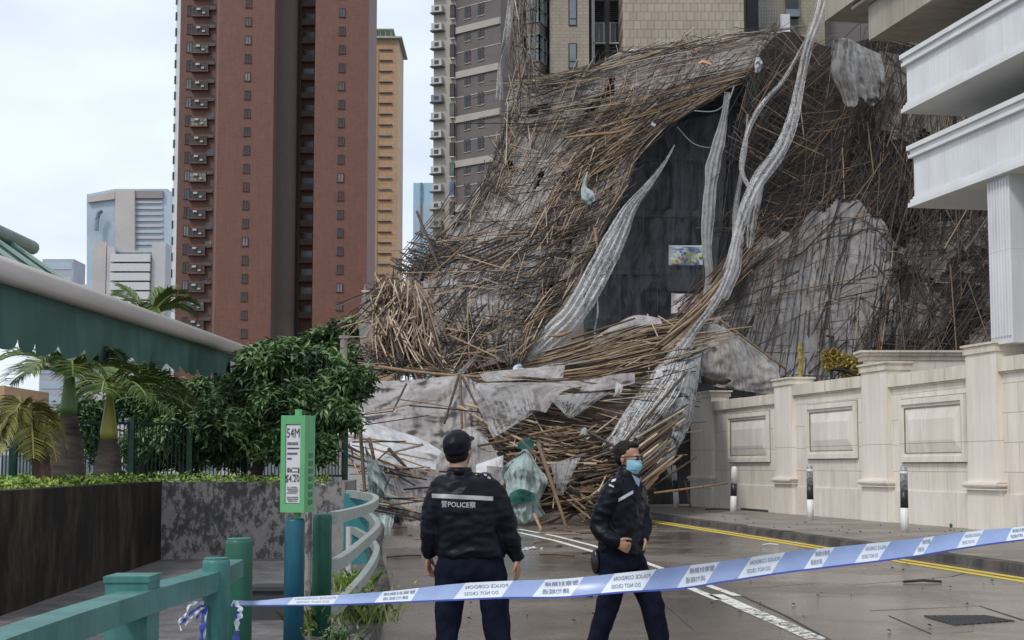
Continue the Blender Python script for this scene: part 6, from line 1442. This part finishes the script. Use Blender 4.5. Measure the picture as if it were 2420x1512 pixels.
for k in range(8): q = at(1972 + k * 9, 880 + k * 2.5, YG) - g0; m_.tube([(q.x, 0, 0), (q.x, 0, q.z)], .02, 4)
m_.build('frame', BLI, r)
a = at(1891, 885, 46); m_ = MB(); zt_ = at(1891, 808, 46).z; m_.tube([(0, 0, 0), (0, 0, zt_)], .05, 6)
for k in range(6): m_.ell((0, 0, zt_ - .2 - k * .28), (.08, .08, .1), 6, 4)
tag(m_.build('gold_finial_post', pm('yellow_gold_paint', (.33, .27, .03), (.25, .2, .03)), loc=(a.x, 46, 0)), 'slim yellow finial post standing behind the second wall pillar', 'post')
mb = MB(); a = at(1680, 897, 54); mb.ell((0, 0, 0), (.35, .2, .2), 8, 6); mb.ell((.35, 0, -.05), (.25, .2, .12), 8, 6); mb.v = [tuple(Vector(v) * (1 + .4 * noise.noise(Vector(v) * 6))) for v in mb.v]
tag(mb.build('debris_lump', DL, loc=a), 'dark lump of debris resting above the end of the cream wall', 'debris')
# ================================================================ PEOPLE
from mathutils.bvhtree import BVHTree
def voxel(mb_, vx, sm=6, wr=None, amp=0.0, keep_z=None):
    me = bpy.data.meshes.new('tmp'); me.from_pydata([tuple(v) for v in mb_.v], [], mb_.f); o = bpy.data.objects.new('tmp', me); C.objects.link(o)
    m = o.modifiers.new('r', 'REMESH'); m.mode = 'VOXEL'; m.voxel_size = vx
    s = o.modifiers.new('s', 'SMOOTH'); s.factor = .5; s.iterations = sm
    bpy.context.view_layer.update()
    ev = o.evaluated_get(bpy.context.evaluated_depsgraph_get()); m2 = bpy.data.meshes.new_from_object(ev)
    vs = [v.co.copy() for v in m2.vertices]; ns = [v.normal.copy() for v in m2.vertices]; fs = [tuple(p.vertices) for p in m2.polygons]
    bpy.data.objects.remove(o); bpy.data.meshes.remove(me); bpy.data.meshes.remove(m2)
    if wr: vs = [v + n * wr(v) for v, n in zip(vs, ns)]
    r = MB(); r.v = [tuple(v) for v in vs]; r.f = fs; r.m = [0] * len(fs); r.a = [0.5] * len(vs); return r
def tb(mb_, pts, n=14):       # rounded tube through (x,y,z,r), denser
    P = []; 
    for i in range(len(pts) - 1):
        for j in range(5):
            t = j / 5; f = lambda k: Surf.cr(pts[max(i - 1, 0)][k], pts[i][k], pts[i + 1][k], pts[min(i + 2, len(pts) - 1)][k], t); P.append([f(k) for k in range(4)])
    P.append(pts[-1]); mb_.tube([p[:3] for p in P], [p[3] for p in P], n)
    for p in (pts[0], pts[-1]): mb_.ell(p[:3], (p[3],) * 3, 12, 8)
def torso(mb_, rings, yaw=0.0, n=32, pw=.8):
    R_ = []; 
    for i in range(len(rings) - 1):
        for j in range(4):
            t = j / 4; R_.append([Surf.cr(rings[max(i - 1, 0)][k], rings[i][k], rings[i + 1][k], rings[min(i + 2, len(rings) - 1)][k], t) for k in range(5)])
    R_.append(rings[-1]); vs = []; cy, sy = math.cos(yaw), math.sin(yaw)
    for z, cx_, cy_, w, d in R_:
        for j in range(n):
            t = 2 * math.pi * j / n; c, s = math.cos(t), math.sin(t); x = w * math.copysign(abs(c) ** pw, c); y = d * math.copysign(abs(s) ** pw, s)
            vs.append((cx_ + x * cy - y * sy, cy_ + x * sy + y * cy, z))
    k = len(R_); mb_.add(vs, [(i * n + j, i * n + (j + 1) % n, (i + 1) * n + (j + 1) % n, (i + 1) * n + j) for i in range(k - 1) for j in range(n)] + [tuple(range(n))[::-1], tuple(range((k - 1) * n, k * n))])
def hand(mb_, w, d, nrm, across, curl=.35):
    w = Vector(w); d = Vector(d).normalized(); a = Vector(across); a = (a - d * a.dot(d)).normalized(); nn = Vector(nrm); nn = (nn - d * nn.dot(d)); nn = (nn - a * nn.dot(a)).normalized()
    M_ = Matrix(((a.x, nn.x, d.x), (a.y, nn.y, d.y), (a.z, nn.z, d.z))).to_4x4(); M_.translation = w + d * .045
    mb_.ell((0, 0, 0), (.041, .017, .052), 14, 10, M_)
    mb_.tube([w - d * .05, w, w + d * .02], [.026, .025, .027], 10)
    for i, (o_, L_) in enumerate(((-.031, .058), (-.0105, .073), (.0105, .079), (.031, .070))):
        p = w + d * .082 + a * o_; dd = d + a * o_ * 2; P = [p - dd * .02, p]; c = curl * (1 + .15 * (i - 1.5))
        for s_ in range(3): ang = c * (s_ + 1); q = (dd * math.cos(ang) + nn * math.sin(ang)).normalized(); P.append(P[-1] + q * L_ * (.45, .32, .25)[s_])
        mb_.tube(P, [.0105, .0105, .0098, .009, .007], 8)
    p = w + d * .022 + a * .03; P = [p, p + (a * .7 + d * .7) * .03, p + (a * .55 + d * .8 + nn * .2) * .058, p + (a * .45 + d * .9 + nn * .35) * .082]
    mb_.tube(P, [.015, .0125, .0105, .008], 8)
def head(mb_, M_):
    E = lambda c, r: mb_.ell(c, r, 18, 12, M_)
    E((0, -.012, .035), (.075, .095, .092)); E((0, .03, -.025), (.062, .064, .088)); E((0, .045, -.075), (.045, .042, .042)); E((0, .062, -.098), (.026, .026, .022))
    E((0, .096, -.035), (.013, .022, .014)); E((0, .092, -.012), (.008, .014, .028)); E((0, .082, .022), (.05, .016, .010)); E((0, .088, -.068), (.024, .010, .006)); E((0, .087, -.078), (.02, .010, .006))
    for s in (-1, 1): E((s * .078, -.008, -.012), (.008, .018, .030)); E((s * .04, .07, -.03), (.018, .016, .018))
def eyes(parent, M_):
    for s in (-1, 1):
        m_ = MB(); m_.ell((s * .031, .083, .002), (.014, .010, .008), 10, 8, M_); m_.build('eye', pm('eye_white', (.6, .58, .55)), parent, True)
def Mrot(loc, yaw, pitch=0.0, roll=0.0): return Matrix.Translation(Vector(loc)) @ Matrix.Rotation(yaw, 4, 'Z') @ Matrix.Rotation(pitch, 4, 'X') @ Matrix.Rotation(roll, 4, 'Y')
SKIN = pm('skin', (.42, .24, .16), (.36, .19, .125), 8, .5); NAVY = pm('navy_black_jacket_cloth', (.003, .0035, .007), (.007, .008, .015), 3, .42, bmp=.06, spec=.16)
TROU = pm('dark_navy_trouser_cloth', (.005, .006, .014), (.010, .012, .027), 5, .8, bmp=.2, spec=.08); HAIR = pm('black_hair', (.012, .010, .009), (.022, .018, .016), 30, .6, (1, 1, .3), spec=.12)
LEATH = pm('black_leather', (.01, .01, .01), (.02, .02, .02), 5, .3); REFL = pm('silver_reflective_tape', (.38, .37, .39), (.28, .28, .30), 6, .4); LETT = pm('silver_lettering', (.55, .56, .6), (.45, .46, .5), 9, .5)
def wrinkle(amp, fq, st=(1, 1, 1), seed=0, zc=None):
    def f(v):
        q = Vector((v.x * st[0], v.y * st[1], v.z * st[2])) * fq + Vector((seed, 0, 0))
        n = 1 - abs(noise.noise(q)) * 2.2; n2 = noise.noise(q * 2.3)
        return amp * (n * .7 - .3 + n2 * .5)
    return f
def shoes(root, pts):
    for (x, y, yaw) in pts:
        m_ = MB(); M_ = Mrot((x, y, 0), yaw); m_.ell((0, .07, .045), (.052, .13, .05), 14, 10, M_); m_.ell((0, -.03, .06), (.042, .06, .065), 12, 8, M_); mv = voxel(m_, .01, 3); mv.v = [(a, b, max(c, .012)) for a, b, c in mv.v]; mv.build('boot', LEATH, root, True)
def decal(o, pts_fn, nu, nv, off=.004, org=CAM):      # drape a grid (world points along photo sight lines) on a mesh
    bv = BVHTree.FromPolygons([o.parent.matrix_world @ v.co if False else Vector(v.co) + o.parent.location for v in o.data.vertices], [tuple(p.vertices) for p in o.data.polygons])
    def hit(x, y):
        p = at(x, y, 10.0); d = (p - org).normalized(); h = bv.ray_cast(org, d)
        return (h[0] - d * off) if h[0] is not None else None
    return hit
def drape(hit, x0, y0, x1, y1, hgt, n, m_, root, skew=0.0):
    vs = []; ok = True; last = None
    for i in range(n + 1):
        t = i / n; x = x0 + (x1 - x0) * t; y = y0 + (y1 - y0) * t
        for k in (0, .5, 1):
            h = hit(x + skew * k, y + hgt * k)
            if h is None: h = last or root.location
            last = h; vs.append(h - root.location)
    m_.add(vs, [(i * 3 + k, i * 3 + k + 1, i * 3 + k + 4, i * 3 + k + 3) for i in range(n) for k in range(2)])
# ---- officer 1, back to the camera
Y1 = 10.8; r1 = empty('person', (at(1110, 1098, Y1).x, Y1, 0), 'police officer in black jacket and cap seen from behind, looking up at the collapsed scaffolding', 'person', 'police officers')
hM = Mrot((-.077, .02, 1.600), math.radians(-22), math.radians(18)) @ Matrix.Scale(1.07, 4)
b = MB(); head(b, hM); tb(b, [(-.07, 0, 1.40, .075), (-.075, .0, 1.47, .06), (-.077, .01, 1.54, .06)])
torso(b, [(.80, 0, 0, .17, .11), (1.0, -.01, 0, .16, .10), (1.2, -.03, 0, .18, .11), (1.36, -.045, 0, .16, .09), (1.42, -.06, 0, .08, .07)])
tb(b, [(-.20, 0, 1.36, .055), (-.258, -.02, 1.13, .042), (-.275, .03, .91, .027)]); tb(b, [(.125, 0, 1.37, .055), (.25, -.03, 1.14, .042), (.318, .01, .885, .027)])
hand(b, (-.275, .035, .905), (-.05, .15, -1), (1, .2, 0), (.3, 1, 0), .35); hand(b, (.318, .01, .885), (.08, .1, -1), (-1, .1, 0), (-.3, -1, 0), .18)
tb(b, [(-.09, 0, .82, .10), (-.13, 0, .5, .06), (-.16, 0, .08, .04)]); tb(b, [(.10, 0, .82, .10), (.16, 0, .5, .06), (.195, 0, .08, .04)])
voxel(b, .006, 3).build('body', SKIN, r1, True)
b = MB(); torso(b, [(.885, .008, 0, .215, .145), (.92, .006, 0, .232, .155), (1.0, 0, 0, .222, .15), (1.1, -.01, 0, .222, .155), (1.22, -.03, 0, .232, .155), (1.32, -.04, 0, .225, .14), (1.385, -.045, 0, .185, .115), (1.43, -.06, 0, .11, .09), (1.465, -.07, 0, .078, .076)])
tb(b, [(-.185, 0, 1.365, .078), (-.232, -.01, 1.25, .078), (-.258, -.02, 1.12, .070), (-.268, 0, 1.0, .062), (-.273, .03, .925, .05)])
tb(b, [(.095, 0, 1.375, .082), (.178, -.015, 1.28, .082), (.235, -.03, 1.15, .074), (.280, -.01, 1.0, .066), (.312, .01, .905, .05)])
J1 = voxel(b, .009, 7, wrinkle(.013, 6.5, (1, 1, 1.8), 3)).build('jacket', NAVY, r1, True)
b = MB(); torso(b, [(.74, .0, 0, .225, .13), (.80, .008, 0, .238, .145), (.93, .006, 0, .21, .135)])
tb(b, [(-.11, 0, .80, .125), (-.128, -.01, .68, .105), (-.142, 0, .45, .085), (-.155, 0, .28, .078), (-.16, 0, .10, .072)])
tb(b, [(.125, 0, .80, .125), (.155, -.01, .68, .108), (.180, 0, .45, .09), (.195, 0, .28, .082), (.20, 0, .10, .075)])
voxel(b, .011, 5, wrinkle(.013, 7, (1, 1, .9), 9)).build('trousers', TROU, r1, True)
b = MB(); b.ell((0, -.010, .052), (.088, .108, .088), 24, 14, hM); b.ell((0, -.014, .02), (.087, .106, .05), 24, 12, hM)
b = voxel(b, .007, 5, wrinkle(.004, 14, (1, 1, 1), 4)); b.build('cap', NAVY, r1, True)
b = MB(); b.ell((0, .10, .045), (.07, .075, .012), 18, 8, hM); b.build('cap_brim', NAVY, r1, True)
b = MB(); b.ell((0, -.035, -.012), (.074, .070, .06), 20, 12, hM); b.build('hair', HAIR, r1, True)
b = MB(); b.lathe([(.088, 1.44), (.084, 1.475), (.076, 1.492), (.070, 1.485)], 24, (-.07, 0, 0)); b.build('collar', NAVY, r1, True)
shoes(r1, [(-.16, 0, .15), (.20, 0, -.15)])
hit = decal(J1, None, 0, 0, .004)
b = MB(); drape(hit, 1020, 1166, 1165, 1173, 10, 26, b, r1); b.build('reflective_stripe', REFL, r1, True)
def drape_text(s, size, cx_, cy_, sx, hit, root, mat_, off=0, rot=0.0, nm='lettering'):
    b = MB(); vs, fs = text_geo(s, size); out_ = []; last = None; cr_, sr_ = math.cos(rot), math.sin(rot)
    for v in vs:
        x, y = v.x * sx, v.y; x, y = x * cr_ - y * sr_, x * sr_ + y * cr_; h = hit(cx_ + x, cy_ - y)
        if h is None: h = last
        last = h; out_.append(h - root.location)
    b.add(out_, fs); return b.build(nm, mat_, root)
hit = decal(J1, None, 0, 0, .007)
drape_text('警POLICE察', 17, 1083, 1193, .92, hit, r1, LETT, 0, -.03)
b = MB()
for x, y in ((1143, 1118), (1152, 1125)): drape(hit, x, y, x + 7, y + 2, 5, 3, b, r1)
b.build('shoulder_badge', REFL, r1)
# ---- officer 2, walking right
Y2 = 12.3; r2 = empty('person', (at(1465, 1098, Y2).x, Y2, 0), 'police officer in navy jacket, glasses and blue face mask walking to the right', 'person', 'police officers')
yaw = math.radians(-30)        # heading
hM = Mrot((.062, -.01, 1.562), math.radians(-90 - 32), math.radians(-4))
b = MB(); head(b, hM); tb(b, [(.04, .0, 1.38, .07), (.05, .0, 1.45, .058), (.055, .0, 1.51, .056)])
ty = math.radians(60)
torso(b, [(.78, 0, 0, .16, .11), (1.0, 0, 0, .155, .10), (1.2, .01, 0, .18, .11), (1.34, .03, 0, .16, .09), (1.42, .04, 0, .07, .06)], ty)
tb(b, [(-.065, -.16, 1.34, .055), (-.175, -.15, 1.08, .042), (-.04, -.25, .93, .028)]); tb(b, [(.12, .16, 1.34, .055), (.18, .13, 1.08, .042), (.175, .0, .95, .028)])
hand(b, (-.05, -.25, .935), (1, -.12, -.55), (.2, 1, -.5), (.3, -.2, .9), .75); hand(b, (.172, .0, .96), (.1, -.2, -1), (-1, .2, 0), (.2, -1, 0), .7)
tb(b, [(-.06, -.05, .82, .10), (-.10, -.05, .5, .06), (-.2, .02, .08, .04)]); tb(b, [(.05, .06, .82, .10), (.22, .06, .5, .06), (.30, .05, .08, .04)])
voxel(b, .006, 3).build('body', SKIN, r2, True); eyes(r2, hM)
b = MB(); torso(b, [(.83, .01, 0, .19, .15), (.88, .01, 0, .205, .16), (1.0, .005, 0, .205, .155), (1.12, .005, 0, .21, .155), (1.24, .015, 0, .215, .15), (1.33, .03, 0, .195, .13), (1.385, .035, 0, .15, .10), (1.43, .035, 0, .085, .08)], ty)
tb(b, [(-.055, -.15, 1.335, .082), (-.115, -.16, 1.21, .082), (-.168, -.15, 1.08, .077), (-.13, -.20, .985, .068), (-.055, -.24, .94, .052)])
tb(b, [(.115, .14, 1.345, .08), (.155, .14, 1.21, .078), (.18, .12, 1.08, .072), (.180, .05, 1.0, .064), (.176, .01, .965, .05)])
J2 = voxel(b, .009, 7, wrinkle(.015, 7, (1, 1, 1.5), 23)).build('jacket', NAVY, r2, True)
b = MB(); torso(b, [(.72, .0, 0, .19, .14), (.80, .0, 0, .20, .15), (.90, .0, 0, .185, .14)], ty)
tb(b, [(-.045, -.05, .80, .125), (-.06, -.06, .68, .112), (-.09, -.05, .50, .093), (-.155, -.01, .28, .08), (-.205, .02, .10, .075)])
tb(b, [(.06, .05, .80, .12), (.13, .07, .68, .108), (.225, .07, .50, .092), (.275, .06, .28, .083), (.305, .05, .10, .077)])
voxel(b, .011, 5, wrinkle(.013, 7, (1, 1, .9), 19)).build('trousers', TROU, r2, True)
b = MB(); b.ell((0, -.028, .048), (.081, .096, .086), 24, 14, hM); b.ell((0, -.055, .0), (.077, .056, .066), 20, 12, hM); b.ell((0, .030, .098), (.058, .052, .026), 16, 10, hM)
b = voxel(b, .006, 4, wrinkle(.003, 30, (1, 1, 1), 2)); b.build('hair', HAIR, r2, True)
b = MB()      # face mask shell
def mf(u, v):
    a = (u - .5) * 2.5; y = .118 * math.cos(a) * (.9 + .16 * math.sin(math.pi * v)) + .0; x = .080 * math.sin(a) * (1 - .1 * v); z = -.012 - .105 * v + .004 * math.sin(v * 25)
    return hM @ Vector((x, max(y, .02) - .005 - .02 * v * v, z))
b.grid(mf, 20, 14); b.build('face_mask', pm('light_blue_mask', (.22, .50, .62), (.30, .58, .70), 12, .7), r2, True)
b = MB()
for s in (-1, 1):
    b.tube([hM @ Vector((s * .014 + s * .04 * t_, .103 - .012 * t_ * t_, .008 + dz)) for t_, dz in ((0, .012), (1, .013))], .004, 5)
    b.tube([hM @ Vector((s * .060, .088, .015)), hM @ Vector((s * .083, .02, .008)), hM @ Vector((s * .084, -.02, .004))], .0035, 5)
b.build('spectacle_frame', LEATH, r2)
for s in (-1, 1):
    b = MB(); b.ell((s * .034, .103, .003), (.025, .004, .016), 14, 8, hM); b.build('spectacle_lens', pm('dark_lens', (.015, .012, .012), None, 2, .1), r2, True)
b = MB(); tb(b, [(.045, -.01, 1.40, .088), (.05, -.015, 1.435, .078), (.05, -.01, 1.46, .070)]); b.build('collar', NAVY, r2, True)
b = MB(); d_ = Vector((math.cos(yaw), math.sin(yaw), 0)); c0 = Vector((.05, -.01, 0))
b.add([c0 + d_ * .10 + Vector((0, 0, 1.33)), c0 + d_ * .085 + Vector((-.045, -.06, 1.44)), c0 + d_ * .11 + Vector((0, 0, 1.40)), c0 + d_ * .085 + Vector((.04, .05, 1.44))], [(0, 2, 1), (0, 3, 2)])
b.build('shirt', pm('pale_blue_shirt', (.34, .42, .52)), r2)
hit = decal(J2, None, 0, 0, .005)
b = MB(); drape(hit, 1461, 1178, 1496, 1158, 8, 12, b, r2); b.build('reflective_stripe', LETT, r2, True)
b = MB(); drape(hit, 1446, 1133, 1456, 1130, 6, 4, b, r2, -2); drape(hit, 1439, 1143, 1451, 1148, 4, 4, b, r2, -1); b.build('shoulder_badge', LETT, r2)
b = MB(); b.ell((-.19, -.05, .78), (.04, .06, .10), 12, 10); b.build('holster', LEATH, r2, True)
shoes(r2, [(-.21, .03, math.radians(-90 - 25)), (.31, .05, math.radians(-90 - 20))])
# ================================================================ POLICE TAPE
TB = pm('blue_tape_plastic', (.21, .28, .50), (.31, .40, .64), 2.5, .3); TW = pm('white_tape_plastic', (.60, .66, .74), (.70, .74, .80), 4, .3); TDB = pm('deep_blue_tape', (.03, .05, .30), (.05, .08, .38), 4, .3)
tape = empty('police_tape', p515 + Vector((0, 0, .79)), 'blue and white police cordon tape stretched across the whole foreground', 'barrier tape')
KP = [(545, 1424, 8.35, 10), (600, 1424, 8.1, 7), (680, 1420, 7.9, 14), (800, 1416, 7.5, 19), (935, 1408, 7.1, 24), (1080, 1397, 6.8, 34), (1200, 1391, 6.6, 36), (1330, 1388, 6.45, 40), (1460, 1376, 6.4, 42), (1600, 1364, 6.4, 50), (1700, 1350, 6.4, 47), (1850, 1328, 6.45, 45), (2000, 1311, 6.55, 42), (2150, 1294, 6.65, 38), (2300, 1272, 6.8, 32), (2419, 1258, 6.9, 27), (2560, 1240, 7.0, 24)]
def tp_(x):
    for i in range(len(KP) - 1):
        if x <= KP[i + 1][0] or i == len(KP) - 2:
            t = (x - KP[i][0]) / (KP[i + 1][0] - KP[i][0]); return [Surf.cr(KP[max(i - 1, 0)][k], KP[i][k], KP[i + 1][k], KP[min(i + 2, len(KP) - 1)][k], t) for k in (1, 2, 3)]
TWD = .078
def tape_pt(x, v, off=0.0):       # v 0 top .. 1 bottom, real tape width kept by tilting it
    y, Y, w = tp_(x); wm = w * Y * KD / F; dep = math.sqrt(max(TWD ** 2 - wm ** 2, 0)); 
    slope = .0
    p = at(x, y + (v - .5) * w, Y); p = p + Vector((0, -(v - .5) * dep * .9, 0)) ; p += Vector((0, .006 * math.sin(v * math.pi), 0))
    return p + (CAM - p).normalized() * off - tape.location
blocks = [(680, 800), (885, 990), (1071, 1213), (1257, 1380), (1419, 1551), (1599, 1701), (1742, 1856), (1898, 1974), (2017, 2107), (2154, 2211), (2257, 2329), (2372, 2440)]
m_ = MB(); NV = 6
def cols(x0, x1, s0, s1, m):      # slanted cell between parametric edges
    n = max(2, int((x1 - x0) / 8)); vs = []
    for i in range(n + 1):
        for k in range(NV + 1):
            v = k / NV; a = x0 + s0 * (1 - v); b_ = x1 + s1 * (1 - v); x = a + (b_ - a) * i / n; vs.append(tape_pt(x, v))
    m_.add(vs, [(i * (NV + 1) + k, i * (NV + 1) + k + 1, (i + 1) * (NV + 1) + k + 1, (i + 1) * (NV + 1) + k) for i in range(n) for k in range(NV)], m)
px_ = 548; ps_ = 0
for a, c in blocks:
    s = min(34, tp_(a)[2] * .85)
    cols(px_, a, ps_, s, 0); cols(a, c - s, s, s, 1); px_ = c - s; ps_ = s
cols(px_, 2550, ps_, 0, 0)
m_.build('strip', [TB, TW], tape, True)
m_ = MB(); P = [Vector(tape_pt(548 + (2550 - 548) * i / 90, 1.0)) for i in range(91)]
for i in range(90): m_.quad(P[i], P[i + 1], P[i + 1] + Vector((0, -.002, -.007)), P[i] + Vector((0, -.002, -.007)))
m_.build('lower_edge', TDB, tape, True)
m_ = MB()
for i, (a, c) in enumerate(blocks):
    s = min(34, tp_(a)[2] * .85); xa = a + s * .55; xb = c - s * .55; cxm = (xa + xb) / 2
    if c - a < 60: pass
    lines = ('POLICE CORDON', 'DO NOT CROSS') if i % 2 == 0 else ('警察封鎖線', '請勿越過')
    for j, tx in enumerate(lines):
        vs, fs = text_geo(tx, 1.0); w_ = max(v.x for v in vs) - min(v.x for v in vs); vv = .30 + j * .42; span = (c - a - s) * (.92 if j == 0 else .74) - 4; sx = span / w_
        mid = cxm + s * (.5 - vv) * 1.0 + (2 if j == 0 else span * .02)
        out_ = []
        for v in vs:
            vq = vv - v.y * .30; out_.append(tape_pt(mid - v.x * sx, vq, .0025))     # the print is seen from the back: mirrored
        m_.add(out_, fs)
m_.build('lettering', pm('blue_grey_tape_print', (.10, .12, .22), (.16, .18, .28)), tape)
# wraps and tails on the post
rp_ = 32 * KD * p515.y / F; cpos = p515 - tape.location
z1 = at(0, 1404, p515.y).z - tape.location.z
m_ = MB(); m_.lathe([(rp_ + .003, z1 - .055), (rp_ + .006, z1 - .03), (rp_ + .003, z1)], 28, cpos); m_.v = [tuple(Vector(v) + Vector((0, 0, .012 * math.sin(3 * v[0] * 20)))) for v in m_.v]; m_.build('wrap', TDB, tape, True)
m_ = MB(); m_.lathe([(rp_ + .004, z1 - .085), (rp_ + .0075, z1 - .07), (rp_ + .004, z1 - .052)], 28, cpos); m_.build('wrap', TW, tape, True)
g = random.Random(9)
def tail(pts, w, m):
    m_ = MB(); P = crv([Vector(at(*p)) - tape.location for p in pts], 8); n = len(P)
    vs = []
    for i, p in enumerate(P):
        d = (P[min(i + 1, n - 1)] - P[max(i - 1, 0)]).normalized(); q = d.cross(Vector((0, 1, .0))).normalized() * w / 2 * (.7 + .3 * math.sin(i * .8)); vs += [p - q + Vector((0, .008 * math.sin(i), 0)), p, p + q]
    m_.add(vs, [(i * 3 + k, i * 3 + k + 1, i * 3 + k + 4, i * 3 + k + 3) for i in range(n - 1) for k in range(2)]); m_.build('tail', m, tape, True)
Yp = p515.y - rp_ - .01
for k, (pts_, w, mt) in enumerate(([([(482, 1425, Yp), (462, 1424, Yp - .02), (445, 1432, Yp - .03)], .018, TW), ([(482, 1430, Yp), (458, 1442, Yp - .03), (440, 1462, Yp - .05), (425, 1476, Yp - .05)], .016, TDB),
    ([(482, 1433, Yp), (466, 1446, Yp - .03), (450, 1462, Yp - .03), (437, 1478, Yp - .05)], .014, TW), ([(481, 1436, Yp), (470, 1452, Yp - .03), (462, 1464, Yp - .03)], .014, TDB), ([(446, 1430, Yp), (438, 1452, Yp - .03), (424, 1465, Yp - .03), (428, 1490, Yp - .04)], .012, TW),
    ([(484, 1432, Yp), (480, 1470, Yp - .02), (476, 1512, Yp - .02), (478, 1560, Yp)], .03, TDB), ([(488, 1436, Yp), (484, 1480, Yp - .02), (481, 1530, Yp)], .014, TW),
    ([(556, 1424, Yp + .05), (562, 1450, Yp + .03), (558, 1500, Yp + .03), (556, 1560, Yp)], .035, TDB), ([(556, 1424, Yp + .03), (566, 1436, Yp), (568, 1452, Yp), (560, 1468, Yp), (560, 1490, Yp)], .03, TW)])): tail(pts_, w, mt)
m_ = MB(); m_.box(-.006, .02, -rp_ - .004, -rp_ + .02, 0, .16); a = at(492, 1372, p515.y); 
tag(m_.build('paper_sticker', PEEL, loc=(a.x - .0, p515.y + .03, at(0, 1400, p515.y).z)), 'small pale sticker on the taped round post', 'sticker')
